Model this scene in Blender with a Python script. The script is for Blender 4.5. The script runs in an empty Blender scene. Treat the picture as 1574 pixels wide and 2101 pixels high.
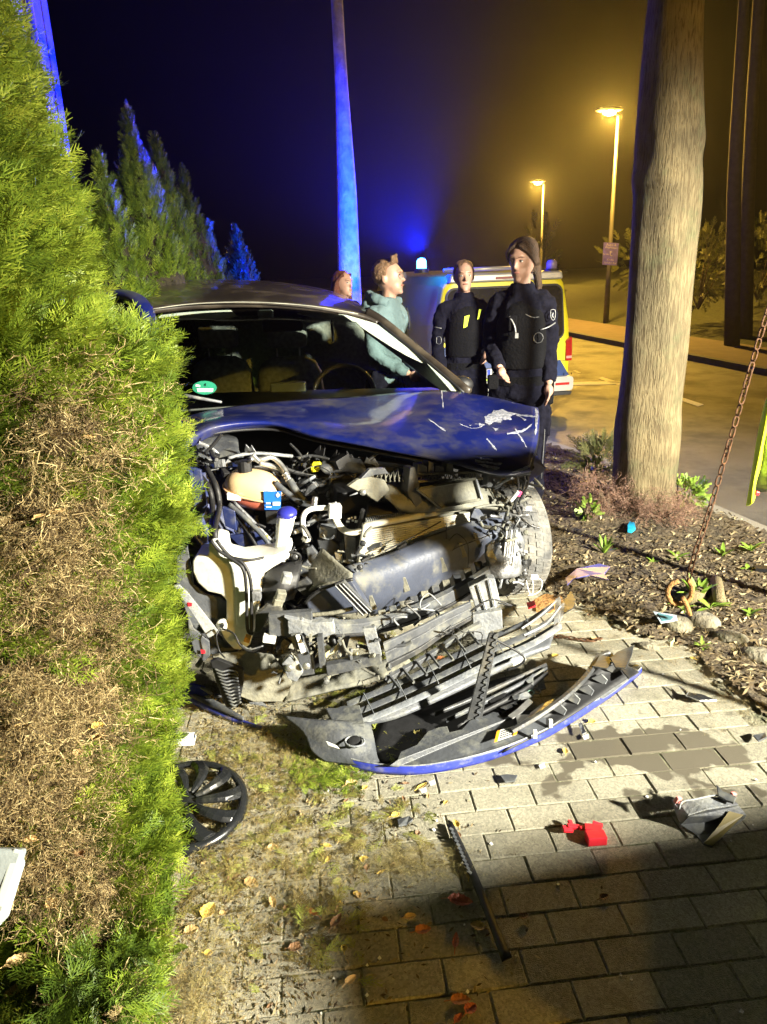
import bpy, bmesh, math, random
import numpy as np
from mathutils import Vector, Matrix
from mathutils.bvhtree import BVHTree
random.seed(7); rng = np.random.default_rng(7)
S = bpy.context.scene
C = S.collection
rad = math.radians
# ---------------------------------------------------------------- camera
F, CX, CY, EYE = 1500.0, 787.0, 1050.5, 1.66
TH = math.atan((CY - 545) / F); ROLL = rad(-2.15)
_r = Vector((1, 0, 0)); _f = Vector((0, math.cos(TH), -math.sin(TH))); _u = Vector((0, math.sin(TH), math.cos(TH)))
R2 = _r * math.cos(ROLL) + _u * math.sin(ROLL); U2 = -_r * math.sin(ROLL) + _u * math.cos(ROLL)
cam = bpy.data.objects.new('camera', bpy.data.cameras.new('camera')); C.objects.link(cam)
cam.data.sensor_fit = 'VERTICAL'; cam.data.sensor_height = 24; cam.data.lens = 24 * F / 2101
cam.data.clip_start = 0.05; cam.data.clip_end = 300
m = Matrix((R2, U2, -_f)).transposed().to_4x4(); m.translation = Vector((0, 0, EYE)); cam.matrix_world = m
S.camera = cam
# ---------------------------------------------------------------- world, exposure
w = bpy.data.worlds.new('World'); S.world = w; w.use_nodes = True
nt = w.node_tree; bg = nt.nodes['Background']
sky = nt.nodes.new('ShaderNodeTexSky'); sky.sky_type = 'NISHITA'; sky.sun_disc = False
sky.sun_elevation = rad(-4); sky.sun_rotation = rad(200)
nt.links.new(sky.outputs[0], bg.inputs[0]); bg.inputs[1].default_value = 0.0015
S.view_settings.view_transform = 'Standard'; S.view_settings.look = 'None'; S.view_settings.gamma = 1
S.view_settings.exposure = 0.08
S.cycles.use_denoising = True
S.cycles.max_bounces = 6; S.cycles.transparent_max_bounces = 12; S.cycles.volume_bounces = 0
S.cycles.sample_clamp_indirect = 4.0
FLOOD = Vector((5.6, -1.4, 2.95)); FLOOD_W = 14000; FLOOD_C = (1.0, .955, .80)
SODIUM_W = 4800; SODIUM_C = (1.0, .56, .07); BLUE_C = (.0, .012, 1.0); BLUE_W = 6500
HAZE_D = 0.0008
def lamp(kind, name, loc, energy, color, size=.1, aim=None, cone=None, blend=.5):
    l = bpy.data.lights.new(name, kind); l.energy = energy; l.color = color
    l.shadow_soft_size = size
    o = bpy.data.objects.new(name, l); C.objects.link(o); o.location = loc
    if aim is not None: o.rotation_euler = (Vector(aim) - Vector(loc)).to_track_quat('-Z', 'Y').to_euler()
    if cone: l.spot_size = rad(cone); l.spot_blend = blend
    return o
fl_ = lamp('SPOT', 'floodlight_beam', FLOOD, FLOOD_W, FLOOD_C, .17, (.4, 4.0, .0), 72, .75); fl_.scale = (1, .53, 1)
# ---------------------------------------------------------------- pixel -> place
def ray(px, py): return R2 * ((px - CX) / F) - U2 * ((py - CY) / F) + _f
def P(px, py, Y):
    d = ray(px, py); return Vector((0, 0, EYE)) + d * (Y / d.y)
def G(px, py, z=0.0):
    d = ray(px, py); return Vector((0, 0, EYE)) + d * ((z - EYE) / d.z)
def PP(pts, Y=None):
    return [P(p[0], p[1], (p[2] if len(p) > 2 else (Y(p[0]) if callable(Y) else Y))) for p in pts]
def GG(pts, z=0.0): return [G(p[0], p[1], p[2] if len(p) > 2 else z) for p in pts]
# ---------------------------------------------------------------- materials
def lin(c): return tuple(c) + (1.0,) if len(c) == 3 else c
MATS = {}
def mat(name, col, rough=.5, metal=0, var=.25, scale=12., bump=0., bscale=60., spec=.5, dirt=None, dscale=3., damt=.5, emit=None, estr=0, trans=0, coat=0, sub=0):
    if name in MATS: return MATS[name]
    m = bpy.data.materials.new(name); m.use_nodes = True; n = m.node_tree; L = n.links
    b = n.nodes['Principled BSDF']
    b.inputs['Roughness'].default_value = rough; b.inputs['Metallic'].default_value = metal
    b.inputs['Specular IOR Level'].default_value = spec
    if trans: b.inputs['Transmission Weight'].default_value = trans
    if coat: b.inputs['Coat Weight'].default_value = coat; b.inputs['Coat Roughness'].default_value = .06
    tc = n.nodes.new('ShaderNodeTexCoord'); geo = n.nodes.new('ShaderNodeNewGeometry')
    nz = n.nodes.new('ShaderNodeTexNoise'); nz.inputs['Scale'].default_value = scale; nz.inputs['Detail'].default_value = 5
    L.new(geo.outputs['Position'], nz.inputs['Vector'])
    cr = n.nodes.new('ShaderNodeValToRGB'); cr.color_ramp.elements[0].position = .3; cr.color_ramp.elements[1].position = .7
    cr.color_ramp.elements[0].color = lin([c * (1 - var) for c in col]); cr.color_ramp.elements[1].color = lin([min(1, c * (1 + var)) for c in col])
    L.new(nz.outputs[0], cr.inputs[0]); out = cr.outputs[0]
    if dirt:
        n2 = n.nodes.new('ShaderNodeTexNoise'); n2.inputs['Scale'].default_value = dscale; n2.inputs['Detail'].default_value = 8; n2.inputs['Roughness'].default_value = .7
        L.new(geo.outputs['Position'], n2.inputs['Vector'])
        r2 = n.nodes.new('ShaderNodeValToRGB'); r2.color_ramp.elements[0].position = .62 - .3 * damt; r2.color_ramp.elements[1].position = .85 - .25 * damt
        L.new(n2.outputs[0], r2.inputs[0])
        mx = n.nodes.new('ShaderNodeMix'); mx.data_type = 'RGBA'; mx.inputs[7].default_value = lin(dirt)
        L.new(r2.outputs[0], mx.inputs[0]); L.new(out, mx.inputs[6]); out = mx.outputs[2]
        mr = n.nodes.new('ShaderNodeMapRange'); mr.inputs[3].default_value = rough; mr.inputs[4].default_value = .85
        L.new(r2.outputs[0], mr.inputs[0]); L.new(mr.outputs[0], b.inputs['Roughness'])
    L.new(out, b.inputs['Base Color'])
    if bump:
        nb = n.nodes.new('ShaderNodeTexNoise'); nb.inputs['Scale'].default_value = bscale; nb.inputs['Detail'].default_value = 6
        L.new(geo.outputs['Position'], nb.inputs['Vector'])
        bp = n.nodes.new('ShaderNodeBump'); bp.inputs['Strength'].default_value = bump; bp.inputs['Distance'].default_value = .02
        L.new(nb.outputs[0], bp.inputs['Height']); L.new(bp.outputs[0], b.inputs['Normal'])
    if emit: b.inputs['Emission Color'].default_value = lin(emit); b.inputs['Emission Strength'].default_value = estr
    MATS[name] = m; return m
def glass_mat(name, tint, fac=.08):
    if name in MATS: return MATS[name]
    m = bpy.data.materials.new(name); m.use_nodes = True; n = m.node_tree; n.nodes.clear()
    o = n.nodes.new('ShaderNodeOutputMaterial'); t = n.nodes.new('ShaderNodeBsdfTransparent'); g = n.nodes.new('ShaderNodeBsdfGlossy')
    t.inputs[0].default_value = lin(tint); g.inputs['Roughness'].default_value = .03
    f = n.nodes.new('ShaderNodeFresnel'); f.inputs[0].default_value = 1.5; mx = n.nodes.new('ShaderNodeMixShader')
    n.links.new(f.outputs[0], mx.inputs[0]); n.links.new(t.outputs[0], mx.inputs[1]); n.links.new(g.outputs[0], mx.inputs[2]); n.links.new(mx.outputs[0], o.inputs[0])
    MATS[name] = m; return m
def leafmat(name, cols, rough=.5, trans=.25, attr='tint'):
    """colour ramp over a per-face attribute, with some light passing through"""
    m = bpy.data.materials.new(name); m.use_nodes = True; n = m.node_tree; L = n.links
    b = n.nodes['Principled BSDF']; b.inputs['Roughness'].default_value = rough; b.inputs['Specular IOR Level'].default_value = .35
    a = n.nodes.new('ShaderNodeAttribute'); a.attribute_name = attr
    cr = n.nodes.new('ShaderNodeValToRGB'); e = cr.color_ramp.elements
    e[0].position = 0; e[0].color = lin(cols[0]); e[1].position = 1; e[1].color = lin(cols[-1])
    for i, c in enumerate(cols[1:-1]): x = e.new((i + 1) / (len(cols) - 1)); x.color = lin(c)
    L.new(a.outputs['Fac'], cr.inputs[0]); L.new(cr.outputs[0], b.inputs['Base Color'])
    tr = n.nodes.new('ShaderNodeBsdfTranslucent'); L.new(cr.outputs[0], tr.inputs[0])
    mx = n.nodes.new('ShaderNodeMixShader'); mx.inputs[0].default_value = trans
    L.new(b.outputs[0], mx.inputs[1]); L.new(tr.outputs[0], mx.inputs[2]); L.new(mx.outputs[0], n.nodes['Material Output'].inputs[0])
    return m
# ---------------------------------------------------------------- mesh builder
class MB:
    def __init__(s): s.v = []; s.f = []
    def add(s, vs, fs):
        o = len(s.v); s.v += [tuple(v) for v in vs]; s.f += [tuple(i + o for i in f) for f in fs]; return s
    def box(s, c, d, rot=None, M=None):
        vs = [Vector((x * d[0] / 2, y * d[1] / 2, z * d[2] / 2)) for x in (-1, 1) for y in (-1, 1) for z in (-1, 1)]
        if M is not None: vs = [M @ v for v in vs]
        elif rot: 
            R = Matrix.Rotation(rot[2], 3, 'Z') @ Matrix.Rotation(rot[1], 3, 'Y') @ Matrix.Rotation(rot[0], 3, 'X'); vs = [R @ v for v in vs]
        c = Vector(c)
        return s.add([v + c for v in vs], [(0, 1, 3, 2), (4, 6, 7, 5), (0, 4, 5, 1), (2, 3, 7, 6), (0, 2, 6, 4), (1, 5, 7, 3)])
    def tube(s, pts, r, n=8, cap=True, sq=None):
        pts = [Vector(p) for p in pts]; k = len(pts)
        rs = r if isinstance(r, (list, tuple)) else [r] * k
        up = Vector((0, 0, 1)); vs = []; prev = None
        for i, p in enumerate(pts):
            t = (pts[min(i + 1, k - 1)] - pts[max(i - 1, 0)])
            if t.length < 1e-9: t = Vector((0, 0, 1))
            t.normalize()
            if prev is None:
                a = t.cross(up) if abs(t.z) < .95 else t.cross(Vector((1, 0, 0)))
            else: a = prev - t * prev.dot(t)
            a.normalize(); prev = a; b = t.cross(a)
            rr = rs[i]; ra, rb = rr if isinstance(rr, (tuple, list)) else (rr, rr)
            for j in range(n):
                q = 2 * math.pi * j / n; vs.append(p + a * math.cos(q) * ra + b * math.sin(q) * rb)
        fs = [(i * n + j, i * n + (j + 1) % n, (i + 1) * n + (j + 1) % n, (i + 1) * n + j) for i in range(k - 1) for j in range(n)]
        if cap: fs += [tuple(range(n - 1, -1, -1)), tuple((k - 1) * n + j for j in range(n))]
        return s.add(vs, fs)
    def rings(s, rings, cap=True):
        n = len(rings[0]); k = len(rings); vs = [p for r in rings for p in r]
        fs = [(i * n + j, i * n + (j + 1) % n, (i + 1) * n + (j + 1) % n, (i + 1) * n + j) for i in range(k - 1) for j in range(n)]
        if cap: fs += [tuple(range(n - 1, -1, -1)), tuple((k - 1) * n + j for j in range(n))]
        return s.add(vs, fs)
    def plate(s, poly, t):
        poly = [Vector(p) for p in poly]; n = len(poly)
        if not isinstance(t, Vector):
            nn = Vector((0, 0, 0))
            for i in range(n): nn += poly[i].cross(poly[(i + 1) % n])
            nn.normalize()
            vd = (sum(poly, Vector((0, 0, 0))) / n - Vector((0, 0, EYE)))
            if nn.dot(vd) < 0: nn = -nn
            t = nn * t
        vs = poly + [p + t for p in poly]
        from mathutils.geometry import tessellate_polygon
        tris = tessellate_polygon([poly])
        fs = [tuple(a) for a in tris] + [tuple(i + n for i in a[::-1]) for a in tris] + [(i, (i + 1) % n, (i + 1) % n + n, i + n) for i in range(n)]
        return s.add(vs, fs)
    def lathe(s, prof, c, axis=(0, 0, 1), n=16, cap=True):
        """prof = [(radius, along)]"""
        ax = Vector(axis).normalized(); a = ax.orthogonal().normalized(); b = ax.cross(a); c = Vector(c)
        R = [[c + ax * h + (a * math.cos(2 * math.pi * j / n) + b * math.sin(2 * math.pi * j / n)) * r for j in range(n)] for r, h in prof]
        return s.rings(R, cap)
    def ell(s, c, d, n=10, M=None):
        c = Vector(c); R = []
        for i in range(1, n):
            q = math.pi * i / n
            ring = [Vector((math.sin(q) * math.cos(2 * math.pi * j / (2 * n)) * d[0], math.sin(q) * math.sin(2 * math.pi * j / (2 * n)) * d[1], math.cos(q) * d[2])) for j in range(2 * n)]
            R.append([(M @ v if M is not None else v) + c for v in ring])
        return s.rings(R, True)
    def grid(s, rows):
        nc = len(rows[0]); vs = [p for r in rows for p in r]
        return s.add(vs, [(i * nc + j, i * nc + j + 1, (i + 1) * nc + j + 1, (i + 1) * nc + j) for i in range(len(rows) - 1) for j in range(nc - 1)])
def cr1(p, n):
    """Catmull-Rom through the points p, n steps per span"""
    p = [Vector(q) for q in p]; out = []
    for i in range(len(p) - 1):
        a = p[max(i - 1, 0)]; b = p[i]; c = p[i + 1]; d = p[min(i + 2, len(p) - 1)]
        for k in range(n):
            t = k / n; out.append(.5 * ((2 * b) + (c - a) * t + (2 * a - 5 * b + 4 * c - d) * t * t + (3 * b - a - 3 * c + d) * t ** 3))
    out.append(p[-1]); return out
def smooth_grid(rows, nu, nv):
    rows = [cr1(r, nu) for r in rows]
    cols = [cr1([r[j] for r in rows], nv) for j in range(len(rows[0]))]
    return [[cols[j][i] for j in range(len(cols))] for i in range(len(cols[0]))]
# ---------------------------------------------------------------- objects
ORI = {}
def obj(name, mb, m, parent=None, smooth=False, bevel=0., solid=0., sub=0, loc=None):
    me = bpy.data.meshes.new(name)
    o = bpy.data.objects.new(name, me); C.objects.link(o)
    if parent is not None: L = ORI[parent.name]
    elif loc is not None: L = Vector(loc)
    else:
        a = np.array([tuple(v) for v in mb.v]); L = Vector(((a[:, 0].min() + a[:, 0].max()) / 2, (a[:, 1].min() + a[:, 1].max()) / 2, a[:, 2].min()))
    me.from_pydata([tuple(Vector(v) - L) for v in mb.v], [], mb.f)
    me.materials.append(m)
    bm = bmesh.new(); bm.from_mesh(me); bmesh.ops.recalc_face_normals(bm, faces=bm.faces)
    for f in bm.faces: f.smooth = smooth
    bm.to_mesh(me); bm.free()
    if parent is not None: o.parent = parent; ORI[o.name] = L
    else: o.location = L; ORI[o.name] = L
    if solid: q = o.modifiers.new('Solid', 'SOLIDIFY'); q.thickness = solid; q.offset = 0
    if bevel: q = o.modifiers.new('Bevel', 'BEVEL'); q.width = bevel; q.segments = 2; q.limit_method = 'ANGLE'
    if sub: q = o.modifiers.new('Sub', 'SUBSURF'); q.levels = sub; q.render_levels = sub
    return o
def tag(o, label, cat, group=None):
    o['label'] = label; o['category'] = cat
    if group: o['group'] = group
    return o
def thing(name, label, cat, loc, group=None):
    o = bpy.data.objects.new(name, None); C.objects.link(o); o.location = Vector(loc); o.empty_display_size = .1
    ORI[o.name] = Vector(loc); return tag(o, label, cat, group)
def struct(name, mb, m, **k):
    o = obj(name, mb, m, **k); o['kind'] = 'structure'; return o
def fast(name, V, Fq, m, parent=None, tint=None, loc=(0, 0, 0), smooth=False):
    """big quad mesh from numpy"""
    me = bpy.data.meshes.new(name); nv, nf = len(V), len(Fq); k = Fq.shape[1]
    L = ORI[parent.name] if parent is not None else Vector(loc)
    me.vertices.add(nv); me.vertices.foreach_set('co', (V - np.array(L)).astype(np.float32).ravel())
    me.loops.add(nf * k); me.loops.foreach_set('vertex_index', Fq.astype(np.int32).ravel())
    me.polygons.add(nf); me.polygons.foreach_set('loop_start', np.arange(nf, dtype=np.int32) * k)
    me.update(calc_edges=True); me.materials.append(m)
    if tint is not None:
        a = me.attributes.new('tint', 'FLOAT', 'FACE'); a.data.foreach_set('value', tint.astype(np.float32))
    o = bpy.data.objects.new(name, me); C.objects.link(o); ORI[o.name] = L
    if parent is not None: o.parent = parent
    else: o.location = L
    return o
def text_mb(body, size, M, ext=.001, align='CENTER'):
    cu = bpy.data.curves.new('t', 'FONT'); cu.body = body; cu.size = size; cu.extrude = ext; cu.align_x = align; cu.align_y = 'CENTER'; cu.resolution_u = 2
    o = bpy.data.objects.new('t', cu); C.objects.link(o); dg = bpy.context.evaluated_depsgraph_get()
    me = bpy.data.meshes.new_from_object(o.evaluated_get(dg)); mb = MB()
    mb.add([M @ v.co for v in me.vertices], [tuple(p.vertices) for p in me.polygons])
    bpy.data.objects.remove(o); bpy.data.meshes.remove(me); bpy.data.curves.remove(cu); return mb
def bvh(*objs):
    vs = []; fs = []
    for o in objs:
        L = ORI[o.name]; k = len(vs)
        vs += [v.co + L for v in o.data.vertices]; fs += [tuple(i + k for i in p.vertices) for p in o.data.polygons]
    return BVHTree.FromPolygons(vs, fs)
def onto(tree, px, py, off=.004):
    """the point of a surface that the photograph shows at this pixel, and its normal"""
    d = ray(px, py).normalized(); h, n, i, t = tree.ray_cast(Vector((0, 0, EYE)), d)
    if h is None: return None, None
    if n.dot(d) > 0: n = -n
    return h + n * off, n
def decal(tree, poly, th=.001, off=.003, n=1):
    q = []
    for i in range(len(poly)):
        a = poly[i]; b = poly[(i + 1) % len(poly)]
        for k in range(n): q.append((a[0] + (b[0] - a[0]) * k / n, a[1] + (b[1] - a[1]) * k / n))
    pts = [onto(tree, *p, off)[0] for p in q]; pts = [p for p in pts if p is not None]
    mb = MB()
    if len(pts) > 2: mb.plate(pts, -.001 if th == 0 else th * .0 + .001)
    return mb
def jit(s=.01): return Vector((random.uniform(-s, s), random.uniform(-s, s), random.uniform(-s, s)))
# ================================================================ SETTING
M_PLAS = mat('black plastic', (.035, .036, .038), .42, var=.3, scale=20, bump=.12, bscale=90, dirt=(.13, .12, .09), dscale=9, damt=.35)
M_SOIL = mat('soil', (.075, .055, .032), .95, var=.6, scale=9, bump=1.0, bscale=45, dirt=(.16, .13, .075), dscale=22, damt=.5)
def brick_mat():
    m = mat('paving stone', (.32, .30, .24), .9, var=.14, scale=3, bump=.5, bscale=380, dirt=(.20, .185, .13), dscale=5, damt=.35)
    n = m.node_tree; L = n.links; b = n.nodes['Principled BSDF']; src = b.inputs['Base Color'].links[0].from_socket
    oi = n.nodes.new('ShaderNodeObjectInfo'); mr = n.nodes.new('ShaderNodeMapRange'); mr.inputs[3].default_value = .82; mr.inputs[4].default_value = 1.14
    L.new(oi.outputs['Random'], mr.inputs[0]); hs = n.nodes.new('ShaderNodeHueSaturation'); L.new(mr.outputs[0], hs.inputs['Value']); L.new(src, hs.inputs['Color'])
    # speckled aggregate
    v = n.nodes.new('ShaderNodeTexVoronoi'); v.inputs['Scale'].default_value = 170; g = n.nodes.new('ShaderNodeNewGeometry'); L.new(g.outputs['Position'], v.inputs['Vector'])
    r = n.nodes.new('ShaderNodeValToRGB'); r.color_ramp.elements[0].color = (.55, .55, .5, 1); r.color_ramp.elements[1].color = (1.35, 1.33, 1.2, 1)
    L.new(v.outputs['Color'], r.inputs[0]); mx = n.nodes.new('ShaderNodeMix'); mx.data_type = 'RGBA'; mx.blend_type = 'MULTIPLY'; mx.inputs[0].default_value = .8
    L.new(hs.outputs[0], mx.inputs[6]); L.new(r.outputs[0], mx.inputs[7])
    # darker brown patch with its own noisy outline
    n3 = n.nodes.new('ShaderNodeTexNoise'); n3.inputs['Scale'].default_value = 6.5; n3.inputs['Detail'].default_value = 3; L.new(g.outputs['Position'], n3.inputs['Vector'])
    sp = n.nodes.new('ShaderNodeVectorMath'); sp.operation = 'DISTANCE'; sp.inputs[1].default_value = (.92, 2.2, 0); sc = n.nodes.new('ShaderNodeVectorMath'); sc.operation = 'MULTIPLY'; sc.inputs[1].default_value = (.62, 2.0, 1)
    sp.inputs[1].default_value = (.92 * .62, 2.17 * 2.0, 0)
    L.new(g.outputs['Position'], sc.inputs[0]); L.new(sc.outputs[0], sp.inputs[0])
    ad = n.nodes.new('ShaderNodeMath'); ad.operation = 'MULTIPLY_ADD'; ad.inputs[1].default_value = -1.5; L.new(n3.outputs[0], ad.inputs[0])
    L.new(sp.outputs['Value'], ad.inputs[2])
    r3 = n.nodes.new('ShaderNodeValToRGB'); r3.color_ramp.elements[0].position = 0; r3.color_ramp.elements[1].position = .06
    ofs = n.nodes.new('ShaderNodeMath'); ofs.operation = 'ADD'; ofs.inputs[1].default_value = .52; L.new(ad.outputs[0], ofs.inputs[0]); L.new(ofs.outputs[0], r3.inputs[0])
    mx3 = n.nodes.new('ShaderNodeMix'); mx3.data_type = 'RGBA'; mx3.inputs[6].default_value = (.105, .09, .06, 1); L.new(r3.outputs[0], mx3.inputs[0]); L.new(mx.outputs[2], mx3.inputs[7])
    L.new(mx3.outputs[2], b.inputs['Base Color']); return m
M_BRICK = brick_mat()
M_JOINT = mat('joint sand', (.20, .185, .12), .95, var=.5, scale=30, bump=1, bscale=120, dirt=(.06, .09, .02), dscale=8, damt=.45)
M_ASPH = mat('asphalt', (.10, .098, .088), .5, var=.22, scale=2.5, bump=.7, bscale=240, dirt=(.06, .055, .045), dscale=1.3, damt=.5)
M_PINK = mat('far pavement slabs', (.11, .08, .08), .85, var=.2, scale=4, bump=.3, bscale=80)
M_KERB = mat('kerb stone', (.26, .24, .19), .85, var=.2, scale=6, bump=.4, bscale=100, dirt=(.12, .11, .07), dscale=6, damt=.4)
M_PAINT = mat('road paint', (.95, .94, .88), .7, var=.15, scale=30)
M_GRASS = mat('grass', (.028, .032, .016), .95, var=.5, scale=14, bump=1, bscale=60)
# ground under everything
g = MB(); nn = 40
struct('ground', MB().grid([[Vector((-80 + 160 * j / 8, -20 + 160 * i / 8, -.16)) for j in range(9)] for i in range(9)]), M_GRASS)
NEAR = [(5.6, -6), (3.9, -1.5), (2.43, 4.31), (1.84, 6.48), (1.45, 7.4), (.3, 8.4), (-1.6, 12), (-5, 24), (-14, 70)]
FAR = [(8.6, -6), (7.9, -1.5), (6.7, 4.31), (6.2, 8.0), (5.77, 10.86), (4.72, 16.93), (3.6, 24), (2.0, 33), (-4, 70)]
rd = MB().grid([[Vector((a[0] + (b[0] - a[0]) * t / 4, a[1] + (b[1] - a[1]) * t / 4, -.10)) for t in range(5)] for a, b in zip(NEAR, FAR)])
struct('road', rd, M_ASPH)
def strip(name, line, w0, w1, z, m, thick=.12, kids=False):
    pts = [Vector((x, y, 0)) for x, y in line]; a = []; b = []
    for i, p in enumerate(pts):
        t = (pts[min(i + 1, len(pts) - 1)] - pts[max(i - 1, 0)]).normalized(); nrm = Vector((t.y, -t.x, 0))
        a.append(p + nrm * w0); b.append(p + nrm * w1)
    mb = MB(); R = [[q + Vector((0, 0, z)), r + Vector((0, 0, z)), r + Vector((0, 0, z - thick)), q + Vector((0, 0, z - thick))] for q, r in zip(a, b)]
    mb.rings(R); return struct(name, mb, m)
# near kerb: stones one by one, then gutter strip
kerb = strip('kerb', NEAR, -.13, -.012, -.004, M_KERB, .15)
strip('gutter', NEAR, 0.0, .22, -.096, M_KERB, .05)
fk = strip('far_kerb', FAR, 0, .14, .0, mat('far kerb tinted by blue light', (.05, .05, .08), .8), .16)  # bluish dark tone: reflected blue light put into the kerb colour
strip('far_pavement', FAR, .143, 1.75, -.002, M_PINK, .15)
# verge and slope beyond the far pavement
rows = []
for (x, y) in FAR:
    r = []
    for k in range(14):
        d = 1.75 + k * 1.1 + (k > 0) * .2; h = -.01 + .9 * (1 - math.exp(-max(0, d - 2.2) / 5)) + .06 * math.sin(d * 3 + y) * (k > 0)
        r.append(Vector((x + d, y + .2 * d, h)))
    rows.append(r)
struct('grass_bank', MB().grid(smooth_grid(rows, 2, 4)), M_GRASS, smooth=True)
def seg(a, b, t): return (a[0] + (b[0] - a[0]) * t, a[1] + (b[1] - a[1]) * t)
# markings
def mark(p):
    struct('road_marking', MB().plate(GG(p, -.096), Vector((0, 0, .003))), M_PAINT)
mark([(1224, 776), (1236, 774), (1279, 787), (1268, 790)]); mark([(1382, 817), (1394, 814), (1444, 830), (1432, 834)])
mark([(1176, 784), (1176, 790), (1285, 788), (1285, 782)]); mark([(1176, 761), (1180, 760), (1192, 765), (1186, 766)])
# pavement: bed sheet, stones one by one
edge = [(-3, -2), (3.7, -2), (3.7, -1.5), (2.28, 4.31), (1.68, 6.48), (1.28, 7.4), (.15, 8.3), (-1.8, 12), (-4, 16), (-9, 16), (-9, -2)]
bed = MB().plate([Vector((x, y, -.0245)) for x, y in edge], Vector((0, 0, .02)))
pav = struct('pavement', bed, M_JOINT, loc=(0, 0, 0))
SOILP = GG([(1085, 1190), (1150, 1235), (1230, 1262), (1290, 1300), (1340, 1318), (1400, 1330), (1460, 1385), (1500, 1420), (1574, 1475), (1750, 1600)])
SOILP = [(v.x, v.y) for v in SOILP]; SOIL_EDGE = SOILP + [(4.2, 1.2), (4.2, -2), (3.3, -1.5), (2.33, 4.31), (1.72, 6.48), (1.33, 7.35), (-.2, 8.2), (-1.5, 6.3), (-.6, 5.2), (.35, 4.2)]
SOIL_EDGE[len(SOILP):len(SOILP) + 3] = [(2.75, 2.2)]
def inside(x, y, poly):
    r = False; n = len(poly)
    for i in range(n):
        a, b = poly[i], poly[(i + 1) % n]
        if (a[1] > y) != (b[1] > y) and x < (b[0] - a[0]) * (y - a[1]) / (b[1] - a[1]) + a[0]: r = not r
    return r
ang = rad(4.9); ca, sa = math.cos(ang), math.sin(ang)
cand = []
for i in range(-30, 60):
    for j in range(-30, 50):
        u = (j + (.5 if i % 2 else 0)) * .2; v = i * .1
        x = .57 + u * ca - v * sa; y = 1.78 + u * sa + v * ca
        if x < -1.15 or x > 2.6 or y < .75 or y > 4.3 or inside(x, y, SOIL_EDGE): continue
        cand.append((x, y))
def vis(c):
    p = (Vector((c[0], c[1], 0)) - Vector((0, 0, EYE))); wz = p.dot(_f); px = CX + F * p.dot(R2) / wz; py = CY - F * p.dot(U2) / wz
    return (px > -60 and px < 1630 and py < 2170), wz, px
def visible(c):
    ok, wz, px = vis(c); hx = -.64 if c[1] < 2.5 else -.8
    return ok and c[0] > hx and not (c[1] > 3.1 and c[0] < 1.0)
near = sorted([c for c in cand if visible(c)], key=lambda c: vis(c)[1]); first = near[:298]; rest = near[298:] + [c for c in cand if not visible(c)]
def brick_mb(cx=0, cy=0, k=0, tw=0, tz=0):
    a, b, h = .0984, .0484, .052; ch = .0035; R = []
    for (ia, z) in ((0, -h), (0, -ch), (ch, 0)):
        R.append([Vector((sx * (a - ia), sy * (b - ia), z)) for sx, sy in ((-1, -1), (1, -1), (1, 1), (-1, 1))])
    c, s_ = math.cos(ang + tw), math.sin(ang + tw)
    R = [[Vector((cx + v.x * c - v.y * s_, cy + v.x * s_ + v.y * c, v.z + k)) for v in r] for r in R]
    return MB().rings(R)
bme = None
for i, (x, y) in enumerate(first):
    if bme is None:
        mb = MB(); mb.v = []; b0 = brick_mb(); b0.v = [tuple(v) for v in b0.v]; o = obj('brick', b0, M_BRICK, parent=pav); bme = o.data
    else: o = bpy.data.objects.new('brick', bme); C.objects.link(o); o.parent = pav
    o.location = (x, y, random.uniform(-.003, .002)); o.rotation_euler = (random.uniform(-.012, .012), random.uniform(-.006, .006), random.uniform(-.012, .012))
mb = MB()
for (x, y) in rest:
    q = brick_mb(x, y, random.uniform(-.003, .002), random.uniform(-.012, .012)); mb.add(q.v, q.f)
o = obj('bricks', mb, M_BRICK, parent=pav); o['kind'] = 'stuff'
# planting strip: lumpy soil
def soil_h(x, y): return .012 + .03 * math.exp(-((x - 1.85) ** 2 + (y - 4.7) ** 2) / .5) + .012 * math.sin(x * 7 + y * 3) * math.sin(y * 9 - x * 4)
V = []; Fc = []; st = .045; idx = {}
for i in range(0, 90):
    for j in range(0, 190):
        x = -1.6 + i * .05; y = .2 + j * .045
        if inside(x, y, SOIL_EDGE): idx[i, j] = len(V); V.append((x + random.uniform(-.01, .01), y + random.uniform(-.01, .01), soil_h(x, y) + random.gauss(0, .006)))
for (i, j) in idx:
    if (i + 1, j) in idx and (i, j + 1) in idx and (i + 1, j + 1) in idx: Fc.append((idx[i, j], idx[i + 1, j], idx[i + 1, j + 1], idx[i, j + 1]))
mb = MB(); mb.v = V; mb.f = Fc; struct('soil', mb, M_SOIL, smooth=True)
# crumbs, chips and dead leaf bits on the soil: uncountable
def scatter(name, pts, m, size, parent=None, flat=.5, lift=.01, seed=1, tint=None, aspect=1.0):
    r = np.random.default_rng(seed); n = len(pts); pts = np.array(pts)
    a = r.uniform(0, 2 * np.pi, n); tl = r.normal(0, flat, n); s = size * r.uniform(.4, 1.6, n)
    u = np.stack([np.cos(a), np.sin(a), np.sin(tl) * .6], 1); v = np.stack([-np.sin(a) * np.cos(tl), np.cos(a) * np.cos(tl), np.sin(tl)], 1)
    c = pts + np.stack([0 * a, 0 * a, lift + s * .2], 1)
    k = aspect
    q = np.stack([c - u * s[:, None], c + v * s[:, None] * .35 / k, c + u * s[:, None], c - v * s[:, None] * .35 / k], 1).reshape(-1, 3)
    f = np.arange(4 * n).reshape(-1, 4)
    o = fast(name, q, f, m, parent, tint=r.uniform(0, 1, n) if tint is None else tint); o['kind'] = 'stuff'; return o
M_MULCH = leafmat('mulch', [(.03, .02, .01), (.10, .07, .035), (.22, .17, .09), (.40, .34, .2)], .9, 0)
pts = []
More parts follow.
